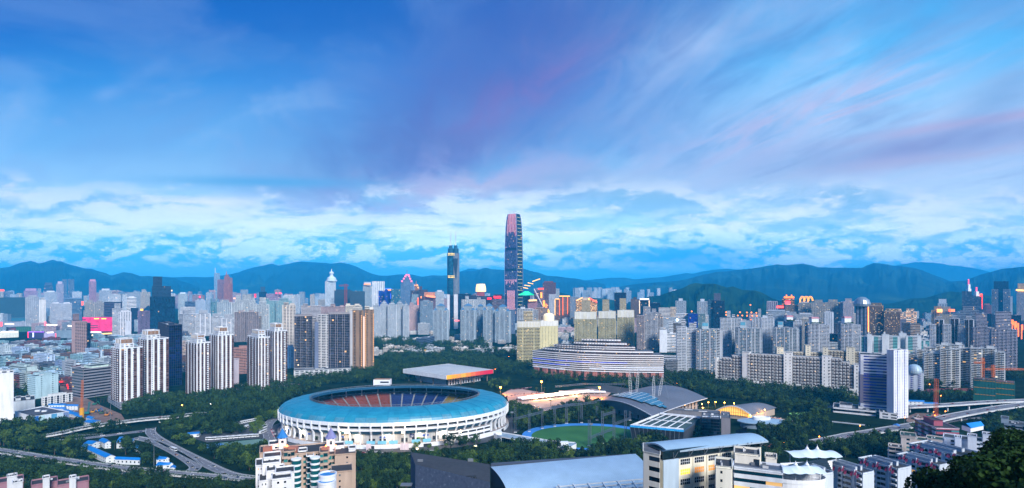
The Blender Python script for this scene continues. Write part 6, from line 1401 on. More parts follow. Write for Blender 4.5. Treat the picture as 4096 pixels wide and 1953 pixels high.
def poolhall():
    D0 = 615; pts = [V2(ta('M',785,0,D0+22)),V2(ta('M',1315,0,D0)),V2(ta('M',1492,0,D0+62)),V2(ta('M',1090,0,D0+85))]; c = sum(pts,Vector((0,0)))/4; root = thing('pool_hall','dark glass hall with an open white roof frame and a blue patterned band','sports hall',(*c,0)); z = ta('M',1315,655,D0).z
    W = MB(); pn = []; dk_ = wall((40,44,54),.4,.1,'louvre'); inn = [c+(p-c)*.93 for p in pts]
    l,f,r,b = pts; li,fi,ri,bi = inn
    for (a,d,a2,d2,nm,n) in ((l,f,li,fi,'louvre_wall',12),(f,r,fi,ri,'louvre_wall',16),(r,b,ri,bi,'louvre_wall',10),(b,l,bi,li,'louvre_wall',8)):
        T = MB(); T.poly([(*a2,0),(*d2,0),(*d,z-2.4),(*a,z-2.4)],dk_)
        for i in range(n+1): p,q = a2.lerp(d2,i/n),a.lerp(d,i/n); T.bar((*p,0),(*q,z-2.4),.28,steel)
        for k in range(9): zz = (z-2.4)*k/9; p,q = a2.lerp(a,k/9),d2.lerp(d,k/9); T.bar((*p,zz),(*q,zz),.10,dark)
        T.build(nm,root)
    bm = noisemat('blue_band',[(.38,(.02,.30,.75)),(.45,(.04,.42,.85)),(.55,(.02,.24,.62)),(.62,(.06,.5,.85))],.35,.5,2)
    T = MB(); T.poly([(*l,z-2.4),(*f,z-2.4),(*f,z),(*l,z)],bm); T.build('blue_band',root); T = MB(); T.poly([(*f,z-2.4),(*r,z-2.4),(*r,z),(*f,z)],wall((60,84,110))); T.poly([(*r,z-2.4),(*b,z-2.4),(*b,z),(*r,z)],white); T.poly([(*b,z-2.4),(*l,z-2.4),(*l,z),(*b,z)],white); T.build('parapet',root)
    pt = lambda u,v: l*(1-u)*(1-v)+f*u*(1-v)+r*u*v+b*(1-u)*v; T = MB(); T.poly([(*pt(u,v),z-3.2) for u,v in ((.02,.02),(.98,.02),(.98,.98),(.02,.98))],wall((60,84,80),.6,.3,'floor_deck'))
    T.build('roof_deck',root)
    for i in range(1,6): T = MB(); T.bar((*pt(i/6,.02),z-.4),(*pt(i/6,.98),z-.4),.55,white); T.build('roof_beam',root)
    T = MB(); T.bar((*pt(.03,.06),z-.3),(*pt(.97,.06),z-.3),.9,white); T.bar((*pt(.03,.94),z+.2),(*pt(.97,.94),z+.2),1.1,white); T.bar((*pt(.03,.5),z-.3),(*pt(.97,.5),z-.3),.5,white); T.build('roof_frame',root)
    OCC.append((2515,2810,1660,1780,D0,c.x,c.y,45))
poolhall()
mv = (124,122,130)
bld('M',1490,1668,548,0,(44,54,74),'c','dark glass plant block with white chillers on its roof beside the pool hall','plant_block','low block',D=640,dep=30,g='d',mode='strip')
T = MB(); p = ta('M',1590,545,650)
for i in range(7): T.box((p.x-9+i*3.2,652,p.z),(2.6,3,2.2),white)
tag(T.build('chiller_bank'),'row of white chillers on the dark plant block roof','chillers')
bld('N',210,525,545,0,mv,'s','mauve-grey concrete block with a large cut-out opening, right of the pool hall','concrete_block','low block',D=590,dep=34,xc=295,al=20,pats=['s','s'],g='d',roof=roofm)
T = MB(); a,b = ta('N',350,640,583),ta('N',462,625,592); T.poly([(a.x,a.y,a.z-8),(b.x,b.y,b.z-10),(b.x,b.y,b.z),(a.x,a.y,a.z-2)],G['d']); tag(T.build('window_opening'),'dark trapezoid opening in the mauve-grey concrete block','window')
bld('M',1150,1668,478,0,(128,126,130),'s','long grey concrete wall block between the shell-roofed hall and the pool hall','concrete_block','low block',D=725,dep=14,top=[])
def roundbld():
    p = tg('N',650,648,0); T = MB(); root = thing('round_pavilion','pale oval pavilion with a stepped round roof by the lit swimming pool','pavilion',(p.x,p.y+10,0)); W = MB(); c = (p.x,p.y+12,0)
    W.lathe(c,[(26,0),(26,6.5)],40,wall((120,140,160)),1,.55); W.build('wall',root); T.lathe(c,[(30,6.4),(30,7.4),(26,8),(14,9),(0,9.2)],40,wall((150,176,196),.4,.15,'metal_roof',.2),1,.55); T.build('roof',root)
    T = MB(); T.lathe((c[0],c[1]+1,9),[(11,0),(11,3),(9,3.2),(9,1.5),(0,1.6)],28,white,1,.55); T.build('roof_drum',root)
roundbld()
def curved_white():
    T = MB(); P_ = [tg('L',x,y,7) for x,y in ((925,700),(1000,686),(1180,716),(1330,742),(1470,766),(1600,776),(1719,786),(1730,800))]+[tg('L',x,y,7) for x,y in ((1650,838),(1500,812),(1300,785),(1120,752),(1000,728))]
    C = [V2(p) for p in P_]; c = sum(C,Vector((0,0)))/len(C); root = thing('annex','long low white curved annex with terrace roof beside the training field','low block',(*c,0)); W = MB(); pn = []
    block(W,pn,C,0,7,'ss',(220,224,228),7,None,.3,['s','c','c','c','s'],roof=wall((140,160,176),.6,.3,'terrace'),parapet=1.0); emit(root,pn,G['d'],'strip',W); W.build('wall',root)
    T = MB(); q = tg('L',1610,800,7); T.box((q.x,q.y,7),(9,6,3),white); T.build('rooftop_room',root); q = tg('L',970,700,7); T = MB(); T.box((q.x,q.y,7),(7,5,3),white); T.build('rooftop_room',root)
curved_white()
# fields, courts, plaza
def patch(name,label,pts,mt,z,st=True):
    T = MB(); T.poly([(p.x,p.y,z) for p in pts],mt); o = T.build(name); o['kind'] = 'structure'; o['label'] = label; return o
turf = noisemat('turf_grass',[(.3,(.020,.10,.024)),(.7,(.04,.15,.036))],.03); bluet = noisemat('track_blue',[(.3,(.03,.17,.50)),(.7,(.05,.24,.62))],.05)
c = tg('M',330,712); N_ = 64
patch('running_track','blue running track round the training field',[Vector((c.x+6+78*math.cos(2*math.pi*i/N_),c.y+60*math.sin(2*math.pi*i/N_),0)) for i in range(N_)],bluet,.05)
patch('training_field','dark green training field',[Vector((c.x+6+67*math.cos(2*math.pi*i/N_),c.y-2+50*math.sin(2*math.pi*i/N_),0)) for i in range(N_)],turf,.10)
pl = noisemat('plaza',[(.3,(.30,.20,.17)),(.7,(.46,.34,.29))],.04)
patch('plaza','pale plaza with market tents and parked cars',[tg('L',x,y) for x,y in ((1050,330),(1000,300),(1080,262),(1200,255),(1450,300))]+[tg('M',x,y) for x,y in ((0,300),(250,255),(480,250),(620,270),(560,330),(440,360),(300,400),(0,420))]+[tg('L',x,y) for x,y in ((1560,440),(1380,480),(1290,440),(1080,420))],pl,.04)
patch('race_course','dark go-kart track beyond the plaza',[tg('M',x,y) for x,y in ((330,235),(560,215),(780,250),(770,285),(640,300),(480,262))],asph,.045)
patch('football_field','small green football field at the foot of the stadium',[tg('K',x,y) for x,y in ((1040,905),(1719,890))]+[tg('L',x,y) for x,y in ((620,885),(640,950),(560,940),(300,900))],noisemat('turf_yellow',[(.3,(.10,.12,.03)),(.7,(.16,.17,.05))],.05),.05)
patch('tennis_courts','blue and green tennis courts by the coach park',[tg('J',x,y) for x,y in ((555,795),(1180,735),(1190,780),(1100,790),(560,838))],noisemat('court_green',[(.3,(.08,.16,.15)),(.7,(.14,.24,.20))],.03),.04)
patch('tennis_court','blue tennis court',[tg('J',x,y) for x,y in ((556,800),(690,785),(755,808),(560,832))],noisemat('court_blue',[(.3,(.04,.16,.42)),(.7,(.06,.22,.5))],.05),.06)
patch('tennis_court','floodlit bright green tennis court beyond the sports hall',[tg('N',x,y) for x,y in ((870,490),(1090,480),(1100,515),(900,512))],noisemat('court_lit',[(.3,(.15,.42,.12)),(.7,(.25,.55,.2))],.05),.05)
patch('swimming_pool','lit pale blue outdoor swimming pool',[tg('N',x,y) for x,y in ((640,585),(690,560),(830,572),(760,605))],noisemat('pool_water',[(.3,(.25,.55,.60)),(.7,(.45,.75,.78))],.2,.2),.06)
patch('pool_deck','warm lit deck round the swimming pool',[tg('N',x,y) for x,y in ((560,570),(690,540),(1010,560),(980,610),(700,625))],noisemat('deck',[(.3,(.45,.36,.28)),(.7,(.55,.46,.38))],.1),.03)
patch('school_field','green field with a red track by the netted construction block',[tg('O',x,y) for x,y in ((690,300),(760,255),(960,245),(1225,250),(1230,325),(800,322))],noisemat('red_track',[(.3,(.12,.03,.03)),(.7,(.2,.05,.05))],.05),.04)
patch('school_pitch','green pitch inside the red track',[tg('O',x,y) for x,y in ((765,312),(860,264),(1222,278),(1224,326),(800,326))],turf,.08)
patch('bare_ground','red bare earth behind the arched school',[tg('N',x,y) for x,y in ((600,800),(800,785),(830,815),(720,870),(600,880))],noisemat('red_earth',[(.3,(.16,.05,.035)),(.7,(.26,.09,.06))],.1),.04)
patch('coach_park','asphalt coach park left of the stadium',[tg('J',x,y) for x,y in ((270,700),(560,640),(700,610),(950,550),(1130,570),(1200,620),(1270,760),(1180,735),(1060,740),(560,780),(430,740))],asph,.03)
patch('forecourt','paved forecourt round the stadium',[Vector((*el(2*math.pi*i/48,158,112),0)) for i in range(48)],asph,.02)
patch('construction_ground','brown muddy construction site in the shop street',[tg('I',x,y) for x,y in ((590,210),(700,270),(880,360),(1000,420),(1190,500),(1230,560),(1040,590),(800,560),(690,560),(620,420),(590,300))],noisemat('mud',[(.3,(.12,.07,.055)),(.7,(.24,.16,.13))],.08),.04)
patch('construction_ground','brown muddy construction site under the right flyover',[tg('O',x,y) for x,y in ((580,520),(660,490),(900,500),(880,560),(640,600),(560,570))],noisemat('mud',[],.08),.04)
# ------------------------------------------------------------------ roads
guard = wall((150,156,164),.7,.2,'guardrail'); hedge = leafmat('hedge_leaf',(.010,.028,.010),(.03,.065,.02))
def ribbon(name,label,pts,width,rail=True,green=False,piers=0,dash=True):
    P_ = [tg(t,x,y,z) for t,x,y,z in pts]; n = len(P_)
    Q_ = []
    for i in range(n-1):                              # smooth the centre line
        p0,p1,p2,p3_ = P_[max(0,i-1)],P_[i],P_[i+1],P_[min(n-1,i+2)]
        for k in range(6):
            t = k/6; Q_.append(.5*((2*p1)+(p2-p0)*t+(2*p0-5*p1+4*p2-p3_)*t*t+(3*p1-p0-3*p2+p3_)*t**3))
    Q_.append(P_[-1]); N = []
    for i in range(len(Q_)): d = Q_[min(len(Q_)-1,i+1)]-Q_[max(0,i-1)]; N.append(Vector((-d.y,d.x,0)).normalized())
    def strip(T,o0,o1,z0,z1,mt,step=1,a=0):
        for i in range(a,len(Q_)-1,step): T.poly([(*(Q_[j]+N[j]*o)[:2],Q_[j].z+z) for j,o,z in ((i,o0,z0),(i+1,o0,z0),(i+1,o1,z1),(i,o1,z1))],mt)
    h = width/2; T = MB(); strip(T,-h,h,.12,.12,noisemat('road_surface',[(.3,(.10,.105,.125)),(.7,(.19,.19,.21))],.15)); el_ = max(q.z for q in Q_) > 2
    if el_: strip(T,-h-.4,-h-.4,-1.4,.12,offw); strip(T,h+.4,h+.4,-1.4,.12,offw); strip(T,-h-.4,h+.4,-1.4,-1.4,offw)
    deck = T.build(name); deck['kind'] = 'structure'; deck['label'] = label
    T = MB(); strip(T,-h+.3,-h+.5,.128,.128,white); strip(T,h-.5,h-.3,.128,.128,white)
    if dash: strip(T,-.1,.1,.128,.128,white,2)
    o = T.build('lane_marking',deck)
    if rail:
        for s_ in (-1,1):
            T = MB(); a,b = sorted((s_*h,s_*(h+.4))); strip(T,a,a,.1,.95,guard); strip(T,b,b,.1,.95,guard); strip(T,a,b,.95,.95,guard); T.build('parapet',deck)
    if green:
        for s_ in (-1,1):
            V = []; Q = []
            for i in range(len(Q_)-1):
                for k in range(26):
                    c = Q_[i].lerp(Q_[i+1],random.random())+N[i]*(s_*(h+.5+random.gauss(0,.5))); c.z += .3+random.random()*1.2; leafquad(V,Q,c,.75)
            o = bpy.data.objects.new('hedge',npmesh('hedge',V,Q,[hedge])); COL.objects.link(o); tag(o,f"{'far' if s_ > 0 else 'near'} planted edge of the {label}",'hedge')
    for k in range(piers):
        i = int((k+.5)/piers*len(Q_)); q = Q_[i]
        if q.z > 2.5: T = MB(); T.box((q.x,q.y,-.2),(1.8,1.8,q.z-1.0),offw,.3); T.box((q.x,q.y,q.z-2.6),(width*.8,1.8,1.25),offw,.0); T.build('pier',deck)
    return Q_
def leafquad(V,Q,c,s):
    a = Vector((random.gauss(0,1),random.gauss(0,1),random.gauss(0,1))).normalized(); b = a.cross(Vector((random.gauss(0,1),random.gauss(0,1),random.gauss(0,1)))).normalized(); k = len(V)
    for x,y in ((-1,-1),(1,-1),(1,1),(-1,1)): V.append(tuple(c+a*(x*s*.5)+b*(y*s*.5)))
    Q.append((k,k+1,k+2,k+3))
RD = {}
RD['up'] = ribbon('flyover','upper flyover crossing before the leftmost white towers',[('I',330,730,1),('I',560,690,4),('I',830,632,6),('I',1090,592,6),('I',1400,552,6),('I',1719,524,6),('J',400,503,6),('J',560,492,5)],10,True,True,7)
ribbon('road','slip road below the upper flyover',[('I',380,736,.05),('I',700,715,.05),('I',1000,700,.05)],7,False,True)
RD['mid'] = ribbon('road','road running into the interchange left of the coach park',[('I',560,768,.05),('I',800,742,.05),('I',1050,712,.05),('I',1300,680,.05),('I',1520,655,.05)],11,False)
RD['low'] = ribbon('flyover','lower flyover crossing the bottom left',[('I',-60,848,6),('I',150,880,6),('I',400,922,6),('I',700,965,6),('I',1000,1008,6),('I',1400,1052,5),('I',1719,1080,3),('J',600,1112,.5),('J',1060,1150,.3)],9,True,True,8)
ribbon('road','road dipping under the lower flyover',[('I',820,1050,.05),('I',1000,1062,.05),('I',1230,1090,.05),('I',1430,1084,.05)],8,False)
RD['h1'] = ribbon('highway','outer carriageway curving through the interchange',[('J',10,640,.1),('J',10,690,.1),('J',100,762,.1),('J',300,868,.1),('J',500,968,.1),('J',700,1064,.1),('J',850,1112,.1),('J',1040,1138,.1)],10,True)
RD['h2'] = ribbon('highway','inner carriageway bending back at the foot of the interchange',[('I',1320,735,.1),('J',0,765,.1),('J',120,812,.1),('J',260,884,.1),('J',380,960,.1),('J',440,1010,.1),('J',440,1040,.1),('J',395,1070,.1)],10,True)
RD['r1'] = ribbon('flyover','right-hand flyover sweeping up past the construction site',[('N',1110,780,.3),('N',1400,722,.5),('O',0,708,.6),('O',200,678,1),('O',480,632,2),('O',740,586,5),('O',1000,522,8),('O',1300,466,9),('O',1560,425,9),('O',1800,395,9)],14,True,False,12)
RD['r2'] = ribbon('flyover','rear flyover behind the right-hand one',[('O',560,428,8),('O',900,412,9),('O',1300,385,9),('O',1560,372,9),('O',1800,362,9)],11,True,False,8)
ribbon('road','service road under the right-hand flyovers',[('O',560,640,.05),('O',860,596,.05),('O',1060,560,.05),('O',1380,530,.05)],8,False)
ribbon('road','curving drive between coach park and stadium',[('J',1180,760,.05),('J',1160,690,.05),('J',1150,630,.05),('J',1190,570,.05),('J',1270,520,.05)],12,False)
# ------------------------------------------------------------------ vehicles
def carmesh(c):
    T = MB(); T.prism([(-2.2,-.9),(2.2,-.9),(2.2,.9),(-2.2,.9)],.35,.85,wall(c,.3,.05,'car_paint'),None,True); m_ = MATS.setdefault('cg',wall((16,20,26),.15,.05,'car_glass'))
    k = len(T.v); T.v += [(-1.5,-.85,.85),(1.1,-.85,.85),(1.1,.85,.85),(-1.5,.85,.85),(-1.0,-.7,1.42),(.5,-.7,1.42),(.5,.7,1.42),(-1.0,.7,1.42)]
    for f in ((0,1,5,4),(1,2,6,5),(2,3,7,6),(3,0,4,7)): T.f.append(tuple(k+q for q in f)); T.mi.append(T.mid(m_))
    T.f.append((k+4,k+5,k+6,k+7)); T.mi.append(0)
    for x in (-1.4,1.4):
        for y in (-.85,.85): T.lathe((x,y-.1,.35),[(.34,0),(.34,.2)],8,dark)
    for y in (-.6,.6): T.box((2.2,y,.55),(.1,.35,.2),glow((255,240,210),1.5)); T.box((-2.2,y,.55),(.1,.35,.2),glow((255,40,30),1.0))
    return T.build('car')
def busmesh():
    T = MB(); T.box((0,0,.4),(11.5,2.5,2.9),wall((214,218,222),.35,.1,'bus_paint')); g_ = wall((14,18,26),.15,.05,'car_glass')
    T.box((0,0,1.6),(11.0,2.54,1.1),g_); T.box((5.74,0,1.3),(.06,2.3,1.6),g_); T.box((-2,0,3.3),(3,1.8,.25),offw)
    for x in (-3.6,3.8):
        for y in (-1.25,1.15): T.box((x,y+.05,0),(1.0,.25,.95),dark)
    return T.build('coach')
CARS = [carmesh(c) for c in ((220,222,226),(30,32,38),(120,126,134),(120,24,26),(40,60,100))]; BUS = busmesh(); used = {}
def place(proto,p,rot,lab,cat,group):
    o = proto if proto.name not in used else proto.copy()
    if proto.name in used: COL.objects.link(o)
    used[proto.name] = 1; o.location = (p.x,p.y,p.z+.06); o.rotation_euler = (0,0,rot); tag(o,lab,cat,group)
colr = ('white','black','grey','red','blue')
def rows(t,x0,y0,x1,y1,n,rot,lab,bus=False,jit=.0,z=0):
    for i in range(n):
        f = (i+.5)/n+random.uniform(-jit,jit)/n; p = tg(t,x0+(x1-x0)*f,y0+(y1-y0)*f,z)
        if bus: place(BUS,p,R(rot),lab,'coach',lab)
        elif random.random() < .85: k = random.choice((0,0,0,1,1,2,2,3,4)); place(CARS[k],p,R(rot+random.uniform(-4,4)),f"{colr[k]} car {lab}",'car','cars '+lab)
rows('J',715,632,1040,566,17,58,'white coach in the long diagonal row of the coach park',True)
rows('J',570,758,1050,722,8,6,'white coach in the front row beside the tennis courts',True)
rows('J',925,640,985,630,3,75,'white coach in the short row below the diagonal one',True); rows('J',1105,700,1120,620,3,80,'white coach along the drive by the light green trees',True)
rows('L',1080,262,1300,238,16,70,'parked behind the plaza lamp, far row',jit=.3); rows('L',1030,330,1240,300,14,75,'parked along the near edge of the plaza',jit=.3); rows('L',1290,300,1420,290,9,70,'parked by the palms on the plaza',jit=.3); rows('L',1210,415,1400,440,12,40,'parked below the market tents',jit=.4); rows('L',1240,440,1380,446,8,40,'parked in the lower row below the tents',jit=.4)
rows('K',480,790,560,800,5,20,'parked by the blue shed at the stadium foot'); rows('K',570,850,690,830,7,10,'parked at the bend behind the tan apartments',jit=.4); rows('K',215,650,250,720,7,80,'parked along the drive beside the stadium',jit=.3)
rows('K',1060,880,1400,885,9,5,'parked behind the small football field',jit=.5); rows('O',1570,715,1719,712,9,60,'parked at the right edge, far row',jit=.3); rows('O',1600,740,1719,745,8,60,'parked at the right edge, near row',jit=.3); rows('N',640,525,800,545,11,60,'parked beside the sports hall',jit=.3); rows('J',880,205,950,240,6,60,'parked among trees by the middle tower pair',jit=.4)
for key,n,lab in (('up',8,'driving on the upper flyover'),('low',10,'driving on the lower flyover'),('h1',8,'driving on the outer carriageway'),('r1',14,'driving on the right-hand flyover'),('mid',5,'driving into the interchange'),('h2',7,'driving on the inner carriageway'),('r2',9,'driving on the rear flyover')):
    Q_ = RD[key]
    for i in range(n):
        j = int((i+.4)/n*(len(Q_)-2)); d = Q_[j+1]-Q_[j]; s_ = Vector((-d.y,d.x,0)).normalized()*random.choice((-2.2,2.2)); k = random.randrange(5); place(CARS[k],Q_[j]+s_,math.atan2(d.y,d.x),f"{colr[k]} car {lab}",'car','cars '+lab)
d = tg('J',265,868)-tg('J',205,845); place(BUS,tg('J',232,858,.1)+Vector((0,0,.1)),math.atan2(d.y,d.x),'white coach driving alone on the inner carriageway','coach','coaches on the road')
# ------------------------------------------------------------------ blue-roofed sheds
def shed(t,pts,z,h,label,col=(216,222,226),rc=(20,120,200),win=True,cat='shed'):
    """four roof-edge points, from the near left corner round; gabled along the longer side"""
    C = [V2(tg(t,x,y,z)) for x,y in pts]; c = sum(C,Vector((0,0)))/4; C = ccw(C); root = thing('shed',label,cat,(*c,0)); W = MB(); pn = []
    i = 0 if (C[1]-C[0]).length > (C[2]-C[1]).length else 1; C = C[i:]+C[:i]; block(W,pn,C,0,z,'snsn' if win else 's',col,3.2,None,.1,parapet=0); emit(root,pn,G['p'],'each',W); W.build('wall',root)
    a,b,d,e = C; m0,m1 = (a+e)/2,(b+d)/2; u = (b-a).normalized()*.6; v = (e-a).normalized()*.6; rm = wall(rc,.45,.25,'blue_roof'); T = MB(); ze = z-.15
    T.poly([(*(a-u-v),ze),(*(b+u-v),ze),(*(m1+u),z+h),(*(m0-u),z+h)],rm); T.poly([(*(d+u+v),ze),(*(e-u+v),ze),(*(m0-u),z+h),(*(m1+u),z+h)],rm); T.build('roof',root)
    W2 = MB(); W2.poly([(*a,z),(*e,z),(*m0,z+h)],wall(col)); W2.poly([(*b,z),(*d,z),(*m1,z+h)],wall(col)); W2.build('gable',root)
for t,pts,z,h,lb in [('I',[(795,815),(1040,925),(1135,915),(880,808)],6,2,'long two-storey blue-roofed dormitory in the interchange compound'),('I',[(1130,942),(1370,950),(1380,935),(1150,922)],5,1.5,'single blue-roofed hut right of the long dormitory'),('I',[(822,788),(900,795),(985,772),(910,758)],6,1.5,'blue-roofed block at the back left of the compound'),('I',[(975,755),(1030,785),(1090,780),(1045,745)],6,2,'blue-roofed block at the back middle of the compound'),('I',[(1145,775),(1300,770),(1320,765),(1210,718)],7,2.5,'largest blue-roofed block at the back right of the compound'),('I',[(1305,808),(1415,866),(1452,858),(1345,800)],4.5,1.5,'low blue-roofed hut along the compound fence'),('I',[(1535,945),(1620,940),(1664,935),(1560,908)],6,1.5,'upper blue-roofed hut by the tall lamp mast'),('I',[(1535,1005),(1660,995),(1700,988),(1580,968)],4,1.5,'lower blue-roofed hut by the tall lamp mast'),('I',[(1672,1030),(1719,1030),(1725,1012),(1690,1006)],3,1,'tiny blue-roofed hut beside the inner carriageway'),
    ('I',[(475,412),(640,410),(650,400),(490,402)],7,1.2,'long blue-roofed site hut behind the white three-storey office'),('I',[(650,418),(765,420),(770,408),(655,405)],6,1.2,'blue-roofed site hut with three windows'),('I',[(480,445),(640,448),(648,430),(490,432)],4,1,'low dark blue site canopy'),('I',[(605,470),(680,485),(730,468),(650,450)],4,1,'first blue canopy roof stepping down to the crane'),('I',[(665,492),(740,508),(790,490),(715,474)],4,1,'second blue canopy roof stepping down to the crane'),('I',[(730,515),(790,530),(820,512),(770,498)],4,1,'third blue canopy roof stepping down to the crane'),('I',[(845,535),(900,548),(930,530),(880,515)],4,1,'blue canopy roof right of the yellow casing'),('I',[(822,575),(905,590),(990,562),(905,552)],5,1,'blue-roofed hut under the upper flyover'),
    ('O',[(570,375),(735,380),(740,365),(575,360)],6,1.2,'long blue site hut behind the office shaft'),('O',[(735,395),(865,398),(868,385),(740,382)],4,1,'lower blue site hut behind the office shaft'),('O',[(430,612),(490,618),(500,604),(445,598)],3,1,'small bright blue hut by the roadside trees'),('K',[(360,828),(540,842),(560,825),(430,808)],4,1,'blue-roofed kiosk row behind the tan apartments'),('J',[(355,700),(480,690),(500,672),(390,680)],4,1,'long grey-blue shed at the coach park edge')]:
    shed(t,pts,z,h,lb)
def panelbox():
    pts = [(148,482),(320,530),(678,482),(420,430)]; z = 13; C = [V2(tg('I',x,y,z)) for x,y in pts]; c = sum(C,Vector((0,0)))/4; root = thing('store','low store with white, blue and grey wall panels','store',(*c,0)); W = MB()
    W.prism(ccw(C),0,z,wall((206,212,216)),wall((70,72,82),.85,.5,'roof_felt'))
    for a,b in ((0,1),(1,2),(2,3),(3,0)):
        p,q = C[a],C[b]; d = q-p; n = Vector((d.y,-d.x)).normalized(); n = n if n.dot((p+q)/2-c) > 0 else -n; u = d.normalized(); W.obox(p+n*.1,u,-n,d.length,.4,z,z+1.2,white)
    W.build('wall',root); p,q = C[1],C[2]; d = q-p; u = d.normalized(); n = Vector((u.y,-u.x)); cs = [(30,110,200),(170,206,216),(190,210,226),(70,140,180),(176,200,216),(100,120,160)]
    for i in range(6): T = MB(); T.obox(p+u*(d.length*i/6+.2),u,n,d.length/6-.4,.25,1.5,z+.6,wall(cs[i])); T.build('panel',root)
    p,q = C[0],C[1]; d = q-p; u = d.normalized(); n = Vector((u.y,-u.x))
    for i in range(5): T = MB(); T.obox(p+u*(d.length*i/5+.2),u,n,d.length/5-.4,.2,1,z+.6,white); T.build('panel',root)
    for fx,fy in ((.4,.55),(.55,.4)): T = MB(); q = C[0].lerp(C[2],fx).lerp(C[3],fy*.3); T.box((q.x,q.y,z),(5,4,1.6),offw,.4); T.build('rooftop_unit',root)
panelbox()
# ------------------------------------------------------------------ site plant, lattice towers, lamps
def lattice(T,p,q,w,mt,n=8,r=.14):
    p,q = Vector(p),Vector(q); d = (q-p).normalized(); a = d.cross(Vector((0,0,1)) if abs(d.z) < .9 else Vector((1,0,0))).normalized()*w/2; b = d.cross(a).normalized()*w/2; K = [a+b,a-b,-a-b,b-a]
    for k in K: T.bar(p+k,q+k,r,mt)
    for i in range(n):
        f0,f1 = p.lerp(q,i/n),p.lerp(q,(i+1)/n)
        for j in range(4): T.bar(f0+K[j],f1+K[(j+1)%4],r*.7,mt)
orange = wall((214,110,30),.5,.2,'crane_paint'); teal_ = wall((30,130,130),.5,.2,'crane_teal'); yell = wall((226,160,20),.5,.2,'casing')
p = tg('I',803,545); root = thing('piling_rig','yellow casing with an orange lattice mast on the left construction site','piling rig',p); T = MB(); T.lathe(p,[(2.6,0),(2.6,ta('I',803,440,p.y).z),(0,ta('I',803,439,p.y).z)],14,yell); T.build('casing',root); T = MB(); lattice(T,(p.x,p.y,ta('I',803,440,p.y).z),(p.x+1,p.y,ta('I',803,165,p.y).z),1.8,orange,22); T.build('mast',root)
p = tg('I',850,505); root = thing('crawler_crane','teal crawler crane leaning over the left construction site','crane',p); T = MB(); T.box(p,(7,5,1.4),dark); T.box((p.x,p.y,1.4),(6,4,2.4),teal_,.4); T.build('body',root); T = MB(); lattice(T,(p.x+2,p.y,3),ta('I',880,378,p.y+2),1.4,teal_,12); T.build('boom',root)
for i,(t,x,y,c,lb) in enumerate([('I',910,490,(200,140,30),'orange-yellow excavator left of the mud heap'),('I',1000,500,(60,90,60),'dark green excavator in the middle of the mud'),('I',1050,520,(190,120,40),'orange loader by the fence'),('I',960,480,(40,110,170),'blue pump machine on the mud'),('I',930,412,(40,110,90),'green tipper by the palms'),('O',780,530,(40,140,130),'teal digger under the right flyover'),('O',640,550,(150,150,150),'grey digger by the curved fence')]):
    p = tg(t,x,y); root = thing('excavator',lb,'excavator',p); m_ = wall(c,.5,.2,'machine'); T = MB(); T.box((p.x,p.y-1.4,0),(5,.9,1.2),dark,.3); T.box((p.x-.4,p.y+1.4,0),(5,.9,1.2),dark,.3); T.build('tracks',root); T = MB(); T.box((p.x,p.y,1.2),(4.6,3.2,1.8),m_,.3); T.box((p.x+1,p.y-.8,3.0),(1.8,1.5,1.4),dark,.3); T.build('body',root)
    T = MB(); T.bar((p.x+2,p.y,2.4),(p.x+5,p.y-.4,6.2),.45,m_); T.bar((p.x+5,p.y-.4,6.2),(p.x+7.6,p.y-.8,2.2),.35,m_); T.box((p.x+7.6,p.y-.8,1.2),(1.2,1.2,1.2),dark); T.build('arm',root)
def mast_lamp(t,x,yl,yb,label,kind='mast',en=0,c=(255,170,70),r=.8,group=None,D=None):
    D = D or gd(S(t,x,yb)[1]); p = ta(t,x,yb,D); q = ta(t,x,yl,D); p.z = hill(D); root = thing('lamp_post' if kind != 'mast' else 'lamp_mast',label,'street lamp',p,group); T = MB(); T.bar(p,q,.34 if kind == 'mast' else .16,steel,6,.16); T.build('pole',root)
    T = MB()
    if kind == 'mast':
        for k in range(6): a = k*math.pi/3; T.box((q.x+1.6*math.cos(a),q.y+1.6*math.sin(a),q.z-.3),(.8,.8,.5),steel)
        T.lathe((q.x,q.y,q.z-.2),[(1.7,0),(1.7,.2),(0,.3)],10,steel)
    elif kind == 'flood': T.box((q.x,q.y-.3,q.z-.6),(3.4,.5,1.8),steel)
    else: T.bar(q,(q.x+1.6,q.y-.6,q.z+.2),.1,steel)
    T.build('arm',root)
    if en:
        T = MB(); T.lathe((q.x,q.y-.7,q.z-r),[(0,0),(r*.75,r*.3),(r,r),(r*.75,r*1.7),(0,r*2)],10,glow(c,12.0)); T.build('bulb',root)
        l = bpy.data.lights.new('lamp','POINT'); l.energy = en; l.color = lin(c); l.shadow_soft_size = r; o = bpy.data.objects.new('lamp_light',l); COL.objects.link(o); o.parent = root; o.location = (0,-2.2,q.z-p.z+.2)
mast_lamp('I',1085,385,652,'tall grey lamp mast beside the upper flyover'); mast_lamp('I',1512,775,1032,'tall grey lamp mast beside the inner carriageway'); mast_lamp('M',283,370,595,'tall floodlight mast left of the training field','flood'); mast_lamp('M',405,600,820,'tall floodlight mast on the near side of the training field','flood'); mast_lamp('L',1100,485,685,'tall floodlight mast at the corner of the training field','flood')
mast_lamp('J',318,412,500,'lamp post with a warm lamp on the upper flyover','post',150); mast_lamp('J',598,398,468,'white lamp post in the wood left of the stadium','post',60,(255,240,220),.4)
big = (255,160,60)
mast_lamp('L',1392,182,312,'blazing orange floodlight on the plaza, left of the market tents','flood',90000,big,1.3); mast_lamp('L',988,237,310,'blazing orange floodlight at the stadium end of the plaza','flood',80000,big,1.3); mast_lamp('M',487,242,345,'blazing orange floodlight on the plaza, right of the market tents','flood',90000,big,1.3)
